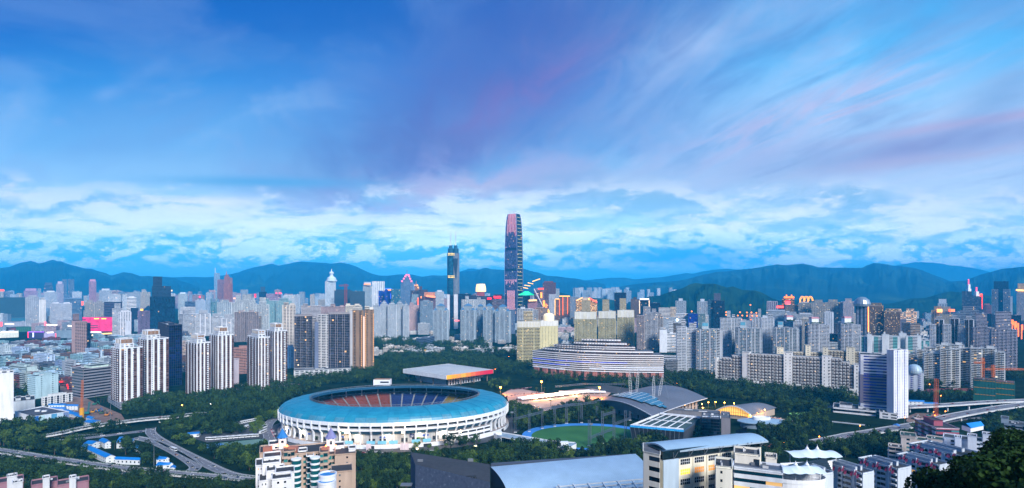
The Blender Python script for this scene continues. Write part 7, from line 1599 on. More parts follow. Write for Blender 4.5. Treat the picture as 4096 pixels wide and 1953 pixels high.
mast_lamp('K',945,682,835,'white-orange floodlight post before the left stadium bays','flood',16000,(255,214,160),1.1); mast_lamp('K',1505,680,850,'white-orange floodlight post before the middle stadium bays','flood',16000,(255,214,160),1.1); mast_lamp('L',595,668,800,'white floodlight post before the stadium office wing','flood',7000,(255,224,180),1.1); mast_lamp('L',740,815,880,'floodlight post at the small football field','flood',1500,(255,230,170),.6); mast_lamp('L',170,842,905,'floodlight post by the white goal','flood',1500,(255,220,150),.6)
for i,(x,y,yb) in enumerate([(18,402,440),(80,384,430),(150,380,440),(238,387,430),(332,394,440),(25,437,480),(558,482,545),(633,457,540),(480,512,560)]):
    mast_lamp('N',x,y,yb,f"{['first','second','third','fourth','fifth','sixth','seventh','eighth','ninth'][i]} orange lamp round the gold-arched sports hall, {'in the row along its back' if i < 5 else 'near its front'}",'post',8000,(255,180,80),.75)
for i,(t,x,y,yb) in enumerate([('N',597,262,290),('N',1013,287,320),('N',1458,312,355),('M',1245,195,225),('E',88,802,830),('N',262,262,280),('N',1568,612,690),('N',1168,720,785),('N',826,778,800),('O',898,318,390),('O',943,472,570),('O',720,248,300),('O',788,208,240),('O',642,290,310),('O',545,532,600),('O',300,450,480),('O',828,478,510),('O',840,512,540),('C',1308,1075,1105),('C',1526,1098,1130),('O',1553,630,720),('L',935,60,85)]):
    mast_lamp(t,x,y,yb,'single orange street lamp glowing on its own among dark trees and roads','post',500,(255,140,50),.6,'lone orange street lamps')
def tent(p,w,d,rot,label):
    T = MB(); u = Vector((math.cos(rot),math.sin(rot))); v = Vector((-u.y,u.x)); c = V2(p); C = [c-u*w/2-v*d/2,c+u*w/2-v*d/2,c+u*w/2+v*d/2,c-u*w/2+v*d/2]; m0,m1 = (C[0]+C[3])/2,(C[1]+C[2])/2; cm = MATS.get('canvas') or wall((236,236,236),.7,.05,'canvas'); MATS['canvas'] = cm
    T.poly([(*C[0],3),(*C[1],3),(*m1,4.6),(*m0,4.6)],cm); T.poly([(*C[2],3),(*C[3],3),(*m0,4.6),(*m1,4.6)],cm); T.poly([(*C[0],3),(*m0,4.6),(*C[3],3)],cm); T.poly([(*C[1],3),(*m1,4.6),(*C[2],3)],cm)
    for q in C: T.bar((*q,0),(*q,3),.12,white)
    tag(T.build('market_tent'),label,'market tent','market tents on the plaza')
def tents(t,x0,y0,x1,y1,n,row):
    a,b = tg(t,x0,y0),tg(t,x1,y1); d = b-a; rot = math.atan2(d.y,d.x); w = d.length/n
    for i in range(n): tent(a.lerp(b,(i+.5)/n),w*.93,11,rot,f"white market tent in the {row} row on the plaza")
tents('L',1180,372,1900,290,11,'nearest'); tents('L',1240,348,1860,285,10,'middle'); tents('L',1150,362,1250,352,2,'short left'); tents('L',1560,300,2020,300,8,'farthest')
for t,x,y in (('L',1570,330),('L',1450,350),('L',1719,318),('L',1330,360)):
    p = tg(t,x,y); l = bpy.data.lights.new('stall_lamp','POINT'); l.energy = 26000; l.color = lin((255,206,140)); o = bpy.data.objects.new('stall_lamp',l); COL.objects.link(o); o.location = (p.x,p.y-2,7)
for i,(t,x,yt,yb) in enumerate([('L',1132,430,680),('L',1270,462,672),('L',1398,440,640),('L',1520,420,620),('L',1637,382,590),('M',310,400,585),('M',462,420,560),('M',385,556,815),('M',516,470,785),('M',628,450,760),('M',741,462,740),('M',785,470,560),('M',160,390,592),('M',42,440,590)]):
    p = tg(t,x,yb); q = ta(t,x,yt,p.y); T = MB(); lattice(T,p,q,2.2,wall((92,104,122),.5,.2,'truss',.3),14,.17); T.box((p.x,p.y,0),(3.4,3.4,.5),offw); tag(T.build('lattice_tower'),'slim grey lattice tower of the stage rig round the training field','lattice tower','lattice towers round the training field')
for i,(t,a,b,lb) in enumerate([('M',(385,735,815),(628,640,760),'low lattice beam between near towers of the training field'),('M',(516,510,785),(628,480,760),'upper lattice beam between near towers of the training field'),('M',(628,600,760),(785,540,700),'lattice beam running toward the pool hall'),('L',(1132,545,680),(1398,480,640),'lattice beam at the left end of the training field'),('L',(1398,455,640),(1719,400,590),'lattice beam behind the trees left of the field'),('M',(0,440,590),(462,380,560),'long lattice beam before the plaza'),('M',(50,230,330),(330,205,320),'lattice beam behind the market tents'),('M',(330,205,320),(740,205,300),'long lattice beam behind the go-kart track')]):
    D0,D1 = gd(S(t,0,a[2])[1]),gd(S(t,0,b[2])[1]); T = MB(); lattice(T,ta(t,a[0],a[1],D0),ta(t,b[0],b[1],D1),2.0,MATS[('truss',(92,104,122),.5)],16,.16); tag(T.build('truss_beam'),lb,'truss')
def tcrane(t,x,ytop,yb,jx0,jx1,jy,D,label,mt):
    p = ta(t,x,yb,D); q = ta(t,x,ytop,D); root = thing('tower_crane',label,'tower crane',p); T = MB(); lattice(T,p,q,2.4*D/700,mt,18,.16*D/600); T.build('mast',root); T = MB(); lattice(T,ta(t,jx0,jy,D),ta(t,jx1,jy,D),1.6*D/700,mt,14,.14*D/600); T.bar(q,ta(t,jx0,jy,D),.08*D/600,mt); T.bar(q,ta(t,jx1,jy,D),.08*D/600,mt); T.build('jib',root)
tcrane('C',450,335,560,384,476,350,2500,'red-brown tower crane over the dark netted construction tower',wall((150,60,50))); tcrane('H',1312,935,1130,1225,1335,985,830,'orange tower crane over the green netted block, left',orange); tcrane('H',1417,1008,1130,1335,1719,1050,845,'orange tower crane with a very long jib over the green netted block',orange)
p = tg('O',852,540); T = MB(); lattice(T,p,ta('O',858,152,p.y),3.2,wall((190,90,40),.5,.2,'rig_paint'),26,.2); tag(T.build('piling_mast'),'tall red-orange lattice piling mast by the right flyover','piling rig')
netm = wall((24,110,100),.9,.35,'green_net')
for x0,x1,yt,yb,lb in ((1224,1438,165,372,'green-netted round construction block by the red track'),(1438,1626,190,360,'lower green-netted construction block with an open brown frame')):
    root,C,z,D = bld('O',x0,x1,yt,yb,(28,108,100),'s',lb,'construction_block','construction site',dep=26,pats=['fsf'],parapet=.4,roof=wall((110,70,60),.9,.4,'raw_slab')); T = MB()
    for k in range(3):
        for i in range(3): Cc = ccw(C); a,b = Cc[i],Cc[(i+1)%4]; u = (b-a).normalized(); n = Vector((u.y,-u.x)); T.obox(a+n*.5,u,n,(b-a).length,.15,z*(.28+.33*k),z*(.28+.33*k)+1.0,wall((190,140,40)))
    T.build('net_band',root)
# ------------------------------------------------------------------ foreground buildings
def px2(t,x,D): return V2(ta(t,x,0,D))
def zat(t,y,D): return ta(t,0,y,D).z
def vault():
    A0,A1 = ta('L',890,1018,345),ta('M',840,922,372); root = thing('sports_centre','blue-grey barrel-vaulted hall with a dark flat wing, cut by the bottom edge','sports hall',((A0.x+A1.x)/2,350,40)); rm = wall((150,178,202),.36,.16,'metal_roof',.15,.4); T = MB(); K = 14; n = 40
    B0,B1 = ta('L',1075,1228,318),ta('M',1112,1150,326); z0,z1 = A0.z,B0.z-6
    def pt(u,v):                                     # u along the hall, v down the curve
        a = Vector(A0).lerp(Vector(A1),u); b = Vector(B0).lerp(Vector(B1),u); th = v*math.pi/2
        return (a.x+(b.x-a.x)*math.sin(th),a.y+(b.y-a.y)*math.sin(th),A0.z-(A0.z-b.z+8)*(1-math.cos(th)))
    for i in range(n):
        for j in range(K): T.poly([pt(i/n,j/K),pt((i+1)/n,j/K),pt((i+1)/n,(j+1)/K),pt(i/n,(j+1)/K)],rm)
        for q in (i,i+.5):
            for j in range(K): T.bar(pt(q/n,j/K),pt(q/n,(j+1)/K),.13,rm)
    T.build('roof',root,True)
    for e in (0,1):
        T = MB(); T.poly([pt(e,j/K) for j in range(K+1)]+[(*pt(e,1)[:2],20),(*pt(e,0)[:2],20)],wall((56,66,84),.6,.2,'end_wall')); T.build('end_wall',root)
    T = MB(); a,b = Vector(A0),Vector(A1); n2 = Vector((0,1,0)); T.poly([a+Vector((0,0,-.4)),b+Vector((0,0,-.4)),b+n2*14+Vector((0,0,-2)),a+n2*14+Vector((0,0,-2))],wall((70,80,96))); T.bar(a+Vector((0,1,.6)),b+Vector((0,1,.6)),.5,wall((58,66,82))); T.build('ridge_deck',root)
    W = MB(); pn = []; C = [px2('L',150,350),px2('L',885,318),px2('L',885,350),px2('L',105,376)]; zt = zat('L',1020,345); W.prism(ccw(C),20,zt,noisemat('peeling_wall',[(.30,(.05,.07,.12)),(.66,(.075,.10,.17)),(.68,(.24,.29,.36)),(.70,(.08,.105,.17))],.55,.7,5),roofd); W.build('wing_wall',root)
    def onw(x,y): f = (x-150)/(885-150); D = 350+(318-350)*f-.3; return ta('L',x,y,D)
    for q in ([(312,1118),(402,1116),(402,1228),(345,1228)],[(525,1112),(750,1106),(752,1228),(527,1222)]):
        T = MB(); T.poly([onw(*p) for p in q],dark); T.build('window',root)
    T = MB()
    for i in range(9): x = 540+i*25; T.bar(onw(x,1114),onw(x,1222),.12,steel)
    for i in range(5): y = 1120+i*22; T.bar(onw(530,y),onw(750,y-4),.1,steel)
    T.build('window_grille',root)
    T = MB(); p = onw(108,1170); T.box((p.x-3,p.y+1,p.z-2),(7,5,.5),steel); [T.bar((p.x-6+i*1.5,p.y-1.5,p.z-2),(p.x-6+i*1.5,p.y-1.5,p.z),.06,steel) for i in range(5)]; T.build('balcony',root)
    T = MB(); pc = wall((206,212,216))
    for i in range(7):
        x = 80+i*146; T.bar(ta('M',x,1196-i*8,322),ta('M',x+70,1300-i*8,306),.55,pc)
    for k in range(3): T.bar(ta('M',60,1215+k*26,320-k*3),ta('M',1000,1130+k*40,324-k*3),.35,pc)
    T.build('pergola',root)
    for x in (200,693): mast_lamp('L',x,962 if x < 300 else 955,1020,f"{'left' if x < 300 else 'right'} twin floodlight bank on the roof of the dark flat wing",'flood',D=356)
vault()
def school():
    D = 244; root = thing('school_building','cream school block with tall window bays under a curved overhanging metal roof','school',(*px2('N',200,262),80)); nl,nr,fl,fr_ = [Vector(v) for v in (ta('M',1160,872,244),ta('N',672,765,261),ta('M',900,785,258),ta('N',365,690,275))]; T = MB(); K = 12; rm = wall((150,178,200),.36,.15,'metal_roof',.15,.4)
    def pt(u,v): a = nl.lerp(nr,u).lerp(fl.lerp(fr_,u),v); a.z += 2.6*math.sin(math.pi*min(1,v*1.02))*(1-v*.55)-.0; return a
    for i in range(26):
        for j in range(K): T.poly([pt(i/26,j/K),pt((i+1)/26,j/K),pt((i+1)/26,(j+1)/K),pt(i/26,(j+1)/K)],rm)
    for i in range(26): T.poly([pt(i/26,0),pt((i+1)/26,0),pt((i+1)/26,0)-Vector((0,0,.7)),pt(i/26,0)-Vector((0,0,.7))],wall((150,168,184)))
    for j in range(K): T.poly([pt(0,j/K),pt(0,(j+1)/K),pt(0,(j+1)/K)-Vector((0,0,.7)),pt(0,j/K)-Vector((0,0,.7))],wall((150,168,184)))
    for v in (.0,): T.poly([pt(0,0)-Vector((0,0,.7)),pt(1,0)-Vector((0,0,.7)),pt(1,1)-Vector((0,0,.7)),pt(0,1)-Vector((0,0,.7))],dark)
    T.build('roof',root,True)
    a,b = px2('M',1108,241),px2('N',600,262); u = (b-a).normalized(); n = Vector((u.y,-u.x)); w = (b-a).length; d = 13; z_ = lambda y: zat('M',y,241); cr = wall((226,220,200),.7,.15); C = [a,b,b-n*d,a-n*d]
    W = MB(); W.prism(ccw(C),50,z_(962),cr,roofm); W.obox(a+n*.02,u,n,w*.145,.5,50,z_(955),wall((176,196,214))); W.build('wall',root)
    T = MB(); g2 = wall((16,36,44),.12,.1,'clerestory'); C2 = [a+u*1-n*1.2,b-n*1.2,b-n*(d-1),a+u*1-n*(d-1)]; T.prism(ccw(C2),z_(962),z_(872)-.3,g2); T.build('clerestory',root)
    for i in range(7): f = .10+.15*i; T = MB(); p = a+u*(w*min(.99,f)); T.bar((*(p+n*.2),z_(958)),(*(p+n*1.6-u*1.2),z_(880)),.16,steel); T.bar((*(p+n*.2),z_(958)),(*(p+n*1.6+u*1.2),z_(880)),.16,steel); T.build('brace',root)
    lit = glow((255,196,60),.95); lit2 = glow((230,150,60),.35); fh = (z_(962)-z_(1062)); gq = G['d']
    for r in range(4):
        for c_ in range(6):
            x0 = w*(.165+.138*c_); zt = z_(948)-1.0-r*fh; 
            if x0+w*.1 > w: continue
            p = a+u*x0+n*.06; q = p+u*(w*.095); T = MB(); zb = zt-fh*.55; m_ = (lit if c_ in (0,3) else lit2) if (r == 1 and c_ < 5) else wall((14,30,40),.12,.1,'clerestory'); T.poly([(*p,zb),(*q,zb),(*q,zt),(*p,zt)],m_)
            wn = T.build('window',root); PLOC[wn.name] = PLOC[root.name]; T = MB()
            for k in range(6): s_ = p+u*(w*.095*k/5)+n*.05; T.bar((*s_,zb),(*s_,zt),.07,white)
            T.bar((*(p+n*.05),(zb+zt)/2),(*(q+n*.05),(zb+zt)/2),.07,white); T.build('window_frame',wn)
    for c_ in range(8): T = MB(); p = a+u*(w*(.148+.138*c_)); (c_ < 7) and T.obox(p,u,n,.7,.35,50,z_(962),cr); c_ < 7 and T.build('pilaster',root)
    T = MB(); pn = []; C3 = [px2('M',920,244),px2('M',1078,239),px2('M',1078,252),px2('M',920,257)]; block(T,pn,C3,50,zat('M',885,242),'s',(214,212,204),4.2,None,.2,['sr'],parapet=.4); emit(None,pn,gq,'one',T); T.build('stair_wing',root)
    T = MB()
    for i in range(5): p = ta('M',965+i*26,880+i*6,247); T.box((p.x,p.y,p.z-1.2),(1.8,1.6,1.6),offw)
    T.build('air_unit',root)
school()
FB = dict(parapet=.6)
def fbl(t,x0,x1,yt,D,col,pats,label,xc=None,al=40,dep=12,g='p',fh=3.1,**k):
    return bld(t,x0,x1,yt,0,col,'w',label,D=D,xc=xc,al=al,dep=dep,pats=pats,g=g,fh=fh,mode='each',name=k.pop('name','apartment_block'),cat=k.pop('cat','apartment block'),roof=k.pop('roof',roofd),**k)
fbl('N',155,310,1030,225,(222,220,208),['snss'],'cream corner block at the left end of the ribbon-windowed school wing',name='school_wing',cat='school',fh=3.4)
fbl('N',335,808,1050,232,(206,214,226),['r'],'blue-white school wing with ribbon windows and air units',name='school_wing',cat='school',fh=3.3,dep=9,P=.35,roof=wall((60,72,90),.4,.2,'solar'),g='t')
fbl('N',342,584,905,240,(226,222,210),['ssw'],'cream rooftop hall with a large window beside the school roof',name='school_wing',cat='school',fh=5,dep=10)
fbl('N',648,746,938,242,(220,216,206),['s'],'small cream stair head on the school wing roof',name='roof_house',cat='roof house',dep=6)
def dorm(t,x0,xc,x1,y,D,label,al=66,n=3):
    root,C,z,D = fbl(t,x0,x1,y,D,(196,206,218),['wbsbwbsb','sss'],label,xc,al,g=glass('glass_dorm',(14,20,28),(90,90,90),.35,.02),P=.5,group='white dormitories with pink awnings',top=[(.1,.25,.2,.8,2.2),(.55,.7,.2,.8,2.2)])
    Cc = ccw(C); i = min(range(4),key=lambda q: (Cc[q].x+Cc[(q+1)%4].x)/(Cc[q].y+Cc[(q+1)%4].y)); fa = [(Cc[q],Cc[(q+1)%4]) for q in range(4)]
    fa = [f for f in fa if Vector(((f[1]-f[0]).y,-(f[1]-f[0]).x)).dot(f[0]) < 0]; a,b = max(fa,key=lambda f: (f[1]-f[0]).length); u = (b-a).normalized(); nn = Vector((u.y,-u.x)); w = (b-a).length; pk = wall((176,60,96),.6,.2,'pink_tile')
    for k in range(n):
        for dx,dz in ((.06,0),(.16,.9),(.235,-.3)):
            x = w*(k/n+dx*(3/n)*.95); T = MB(); p = a+u*x; q = p+u*(w*.062*3/n); T.poly([(*(p+nn*1.5),z-2.2+dz),(*(q+nn*1.5),z-2.2+dz),(*(q+nn*.2),z+.5+dz),(*(p+nn*.2),z+.5+dz)],pk); T.poly([(*(p+nn*1.5),z-2.2+dz),(*(p+nn*.2),z+.5+dz),(*(p+nn*.2),z-2.2+dz)],pk); T.build('awning',root)
        T = MB(); p = a+u*(w*(k/n+.135*3/n)); T.obox(p,u,nn,w*.03*3/n,.9,30,z+1.4,wall((206,214,224))); T.build('stair_bay',root)
dorm('N',1235,1590,1702,1092,318,'dormitory with pink awnings, nearest the tensile canopies, second from the left')
dorm('N',1005,1195,1302,1100,305,'shortest dormitory with pink awnings and a pale blue roof hatch, leftmost',n=1)
dorm('O',100,470,604,1048,330,'dormitory with pink awnings and a broad blank white end wall, middle of the row')
dorm('O',475,880,986,1010,352,'dormitory with pink awnings behind the broad-ended one')
dorm('O',597,1120,1300,925,385,'rearmost dormitory with pink awnings, partly behind the near foliage')
fbl('O',932,1546,772,425,(206,216,230),['swbsswbssw'],'white walk-up flats with tall stair shafts in front of the pink-banded office',dep=14,P=.5)
for i,(x0,x1,yt) in enumerate([(1040,1100,735),(1168,1250,722),(1315,1402,706),(1460,1546,692)]): fbl('O',x0,x1,yt,421,(214,222,234),['s'],f"{['first','second','third','fourth'][i]} tall white stair shaft on the walk-up flats, counted from the left",dep=8,name='stair_tower',cat='stair tower')
fbl('O',1318,1480,868,372,(206,220,230),['sn'],'pale blue-edged low block half behind the near foliage',dep=14)
fbl('O',855,1335,650,500,(206,186,194),['Rr','R'],'office with pink and white floor bands and a rooftop pink box',xc=1080,al=10,dep=30,col2=(150,70,90),name='office_block',cat='office block',fh=4.0,P=.5,g='t',top=[(.2,.6,.3,.8,4.5)],tcol=(160,80,100))
T = MB(); a,b = ta('O',1185,612,510),ta('O',1312,612,520); rm_ = wall((30,130,210),.45,.2,'blue_roof'); T.poly([(a.x,508,a.z-2),(b.x,518,a.z-2),(b.x,522,a.z+1),(a.x,514,a.z+1)],rm_); T.poly([(a.x,520,a.z-2),(b.x,528,a.z-2),(b.x,522,a.z+1),(a.x,514,a.z+1)],rm_); T.prism([(a.x,509),(b.x,519),(b.x,527),(a.x,519)],a.z-6,a.z-2,white); tag(T.build('roof_shed'),'small blue-roofed white shed on the pink-banded office','shed')
cr = (206,196,190)
fbl('O',512,650,730,440,cr,['sws'],'cream corner tower with a dark green hipped roof',dep=12,name='apartment_house',g='t',roof=wall((20,60,50),.7,.3,'green_tile'),top=[(-.05,1.05,-.05,1.05,1.2)])
fbl('O',640,770,765,445,cr,['wsw'],'cream wing with balconies right of the green-roofed corner tower',dep=12,name='apartment_house',roof=wall((20,60,50),.7,.3,'green_tile'),g='t')
fbl('O',765,942,755,460,cr,['bsnsn'],'cream wing with arched balconies under a green roof',dep=12,name='apartment_house',roof=wall((20,60,50),.7,.3,'green_tile'),g='t')
fbl('O',392,520,830,435,cr,['bb'],'round cream balconies at the left of the green-roofed corner tower',dep=10,name='apartment_house')
fbl('O',1525,1740,610,560,(150,166,180),['rc'],'grey glass-fronted office at the right edge behind the car park',dep=20,name='office_block',cat='office block',g='d',fh=4,top=[(-.15,.2,.2,.8,5)])
# dome building right of the office
root,C,z,D = bld('O',582,728,95,0,(206,212,222),'s','blue and white school block with a pale observatory dome','school_wing','school',D=905,dep=16,pats=['sbns'],mode='strip',g='b'); T = MB(); p = ta('O',642,95,912); T.lathe((p.x,p.y,p.z),[(10.5,0),(10.5,4),(9.6,8),(7,11.5),(3.5,13.4),(0,14)],24,wall((176,196,206),.3,.15,'dome',.3)); T.build('dome',root)
# tennis centre with the two tensile canopies
def canopy(t,x0,x1,yedge,ytop,peaks,D,label,dep):
    p0,p1 = ta(t,x0,yedge,D),ta(t,x1,yedge,D); root = thing('tensile_canopy',label,'canopy',((p0.x+p1.x)/2,D,p0.z)); K,J = 48,12; w = p1.x-p0.x; hp = zat(t,ytop,D)-p0.z; T = MB(); pk = [(ta(t,x,0,D).x-p0.x)/w for x in peaks]; cm = wall((206,220,226),.6,.08,'membrane')
    def pt(u,v):
        e = abs(v*2-1); z = 1.2*math.sin(math.pi*u)*0+hp*.8*max(math.exp(-abs(u-q)*9)*(1-e)**1.2 for q in pk)+.28*hp*(1-e**2)-abs(math.sin(math.pi*u*4))*.5*e; x = w*u; return (p0.x+x,D+dep*(v-.15)+abs(u-.5)*1.5,p0.z+z)
    for i in range(K):
        for j in range(J): T.poly([pt(i/K,j/J),pt((i+1)/K,j/J),pt((i+1)/K,(j+1)/J),pt(i/K,(j+1)/J)],cm)
    T.build('membrane',root,True)
    for q in pk: T = MB(); c = (p0.x+w*q,D+dep*.35); T.bar((*c,p0.z-9),(*c,p0.z+hp*1.7),.22,white,6,.14); T.lathe((*c,p0.z+hp*.98),[(1.1,0),(.5,.8),(.2,1.4)],10,white); T.build('mast',root)
    for q in (.03,.97): T = MB(); T.bar((p0.x+w*q,D+dep*.3,p0.z-9),(p0.x+w*q,D+dep*.3,p0.z),.18,white); T.build('post',root)
canopy('N',905,1392,915,862,(1095,1197),330,'upper white tensile canopy with two masts over the tennis stand',14); canopy('N',812,1235,1072,1022,(983,1095),292,'lower white tensile canopy with two masts over the tennis stand',13)
def stand():
    D = 318; a,b = ta('N',790,985,D),ta('N',1300,960,D+12); root = thing('tennis_stand','white-walled tennis stand with dark seats below the tensile canopies','grandstand',((a.x+b.x)/2,D,45)); T = MB(); T.poly([a,b,(b.x,b.y,40),(a.x,a.y,40)],white); T.poly([(a.x,a.y+.6,a.z),(b.x,b.y+.6,b.z),b,a],white); T.build('wall',root); T = MB(); sm = wall((24,48,66),.7,.2,'seats')
    for i in range(9): z = a.z-.6-i*.9; d = i*1.1; T.poly([(a.x+4,a.y-d-.3,z),(b.x-4,b.y-d-.3,z),(b.x-4,b.y-d-1.4,z),(a.x+4,a.y-d-1.4,z)],sm); T.poly([(a.x+4,a.y-d-1.4,z),(b.x-4,b.y-d-1.4,z),(b.x-4,b.y-d-1.4,z-.9),(a.x+4,a.y-d-1.4,z-.9)],sm)
    T.build('seats',root); q = ta('N',900,1150,296); T = MB(); T.lathe((q.x+4,q.y,42),[(13,0),(13,q.z-42),(13.4,q.z-42),(13.4,q.z-40)],30,white,1,.5); T.lathe((q.x+4,q.y,q.z-39.9),[(13,0),(0,.1)],30,wall((30,70,60)),1,.5); T.build('round_base',root)
stand()
# tan apartments with turrets
def tanhouse():
    D = 300; root = thing('apartment_building','tan and white stepped apartment building with two turrets, bottom centre','apartment building',(*px2('K',550,D+8),55)); tc = (178,156,140); wc = (222,224,228); gt = G['t']; gp_ = glass('glass_bay',(8,44,50),(50,120,120),.25,.03)
    def piece(x0,x1,yt,D,dep,col,pats,nm='wall',g=gp_,fh=3.0,P=.3,roof=roofd,rot=0):
        C = plan('K',x0,x1,D,None,0,dep,rot); W = MB(); pn = []; block(W,pn,C,45,zat('K',yt,D),'s',col,fh,wc,P,pats,roof,.7); emit(root,pn,g,'each' if x1-x0 > 300 else 'one',W); W.build(nm,root); return C
    piece(340,760,885,304,16,tc,['bwsgswgnsGwgswb'[:13]],P=.5); piece(330,440,872,300,10,tc,['bwb'],'wing'); piece(690,765,880,300,10,tc,['wb'],'wing'); piece(480,555,868,305,6,wc,['c'],'penthouse',gt); piece(560,620,915,301,5,wc,['c'],'penthouse',gt)
    for x in (455,640):
        p = ta('K',x,0,299); z0,zt = 45,zat('K',945 if x < 500 else 930,299); T = MB(); r = 2.4; g_ = wall((20,84,92),.15,.15,'bay_glass'); k = int((zt-z0)/3.0)
        for i in range(k): z = zt-3.0*(i+1); T.lathe((p.x,p.y,z),[(r+.15,0),(r+.15,.7),(r,.75),(r,2.7),(r+.15,2.75),(r+.15,3.0)],18,white); T.lathe((p.x,p.y,z+.76),[(r+.02,0),(r+.02,1.92)],18,g_)
        T.lathe((p.x,p.y,zt),[(r+.3,0),(r+.3,.5),(0,.6)],18,white); T.build('bay',root)
    for x0,x1,yt,D_,dp in ((100,345,875,306,14),(140,298,925,296,9),(127,285,985,290,9),(165,330,1058,284,9),(62,130,1010,292,12),(255,430,1082,277,10),(220,400,1138,270,9),(95,180,1160,280,12)): piece(x0,x1,yt,D_,dp,wc if yt > 900 else tc,['snsns'],'stepped_block',G['p'])
    piece(835,1036,898,302,14,tc,['sssnss'],'wing',G['p'],P=.12); piece(797,1002,1070,284,12,tc,['ssnsss'],'wing',G['p'],P=.12); piece(768,840,905,304,10,tc,['bb'],'wing'); piece(975,1033,842,308,6,wc,['s'],'chimney')
    for i,(x0,x1) in enumerate(((725,800),(712,790))): p = ta('K',(x0+x1)/2,1100+i*70,280-i*4); T = MB(); T.lathe(p,[(4.2,-40),(4.2,0),(4.4,.0),(4.4,1.0),(4.0,1.0),(4.0,.2),(0,.2)],24,white); T.lathe((p.x,p.y,p.z+.25),[(3.9,0),(0,.05)],24,wall((40,130,200))); T.build('round_balcony',root)
    for bx0,bx1,by,x0,x1,yt,ya,cc,D_ in ((190,352,800,278,358,747,655,(50,130,200),312),(756,920,820,753,836,752,650,(130,130,176),312)):
        piece(bx0,bx1,by,D_,8,wc,['sn'],'turret_base',G['p']); C = ccw(plan('K',x0,x1,D_,None,0,9)); c = sum(C,Vector((0,0)))/4; zb,zt,za = zat('K',812,D_),zat('K',yt,D_),zat('K',ya,D_); T = MB()
        for i in range(4):
            a,b = C[i],C[(i+1)%4]; u = (b-a).normalized(); n = Vector((u.y,-u.x)); w = (b-a).length
            for q in (0,w*.66): T.obox(a+u*q-n*.5,u,n,w*.34,.5,zb-6,zt,white)
            T.obox(a+u*(w*.34)-n*.5,u,n,w*.32,.5,zb-6,zb+.6,white); T.obox(a+u*(w*.34)-n*.5,u,n,w*.32,.5,zt-.8,zt,white)
        T.build('turret',root); T = MB(); cm = wall(cc,.4,.3,'cone_tile',.2)
        for i in range(8): a0,a1 = math.pi*i/4+.39,math.pi*(i+1)/4+.39; r = (C[1]-C[0]).length*.72; T.poly([(c.x+r*math.cos(a0),c.y+r*math.sin(a0),zt),(c.x+r*math.cos(a1),c.y+r*math.sin(a1),zt),(*c,za)],cm)
        T.bar((*c,za-.3),(*c,za+2.2),.12,white); T.build('cone_roof',root)
        for x in (x0-6,x1+6):
            q = ta('K',x,815,D_-3); T = MB(); T.box((q.x,q.y,q.z),(.5,.5,.5),glow((255,150,60),10)); T.build('corner_lamp',root); l = bpy.data.lights.new('corner_lamp','POINT'); l.energy = 350; l.color = lin((255,150,70)); o = bpy.data.objects.new('corner_light',l); COL.objects.link(o); o.parent = root; L = PLOC[root.name]; o.location = (q.x-L[0],q.y-1-L[1],q.z+.5-L[2])
    for x0,x1,y in ((115,185,835),(362,445,832),(690,755,840)): a,b = ta('K',x0,y,303),ta('K',x1,y,303); T = MB(); T.box(((a.x+b.x)/2,306,a.z-3.4),(b.x-a.x,3,3.4),wall((170,110,92),.8,.2,'terracotta')); T.build('roof_terrace',root)
    OCC.append((1010,1430,1720,1953,290,*px2('K',550,300),30))
tanhouse()
for i,(x0,x1,yt,D_) in enumerate(((75,162,1118,360),(128,218,1178,340),(425,482,1135,372),(686,742,1132,375))): fbl('I',x0,x1,yt,D_,(206,210,216),['s'],f"{['leftmost taller','lower left','middle','right'][i]} white stair house on the flats cut by the bottom left edge",dep=6,name='stair_house',cat='stair house')
for i,(x0,x1,yt) in enumerate(((-40,225,1168),(312,560,1185),(570,868,1182))): fbl('I',x0,x1,yt,378,(150,110,124),['s'],f"{['left','middle','right'][i]} flat roof with potted plants and pink tiles at the bottom left edge",dep=12)
T = MB()
for i in range(6): p = tg('K',1040+i*120,880-i*2); T.bar((p.x,p.y,0),(p.x,p.y,7),.1,steel)
for a,b in (((1140,865),(1190,865)),((1475,860),(1560,860))): p,q = tg('K',*a),tg('K',*b); T.box(((p.x+q.x)/2,p.y,.8),(q.x-p.x,.3,7),wall((226,206,210)))
tag(T.build('sports_fence'),'tall fence with blank pink-white boards behind the small football field','fence')
for t,x,y in (('K',1238,892),('L',328,880),('O',1046,262)):
    p = tg(t,x,y); T = MB(); w = 3.6
    for s_ in (-1,1): T.bar((p.x+s_*w,p.y,0),(p.x+s_*w,p.y,2.6),.14,white); T.bar((p.x+s_*w,p.y,2.6),(p.x+s_*w,p.y+1.8,0),.1,white)
    T.bar((p.x-w,p.y,2.6),(p.x+w,p.y,2.6),.14,white); tag(T.build('goal'),{'K':'white goal at the left end of the small football field','L':'white goal by the floodlight post on the small football field','O':'white goal on the green pitch inside the red track'}[t],'goal')
# ------------------------------------------------------------------ trees
def crown(seed,n,rx,rz,leaf,lobes=7,flat=0.0):
    r = np.random.default_rng(seed); C = r.normal(size=(lobes,3))*[rx*.42,rx*.42,rz*.30]; Rd = r.uniform(.38,.62,lobes); k = r.integers(0,lobes,n)
    d = r.normal(size=(n,3)); d /= np.linalg.norm(d,axis=1)[:,None]; rad = r.uniform(.45,1,n)**.5; P_ = C[k]+d*(rad*Rd[k])[:,None]*[rx,rx,rz*.8]
    nr = d+r.normal(size=(n,3))*.6; nr /= np.linalg.norm(nr,axis=1)[:,None]; t = np.cross(nr,r.normal(size=(n,3))); t /= np.linalg.norm(t,axis=1)[:,None]; b = np.cross(nr,t); s = leaf*r.uniform(.6,1.3,n)[:,None]
    P_[:,2] -= P_[:,2].min(); V = np.stack([P_-t*s-b*s*.7,P_+t*s-b*s*.7,P_+t*s*.8+b*s*.8,P_-t*s*.8+b*s*.8],1).reshape(-1,3); return V
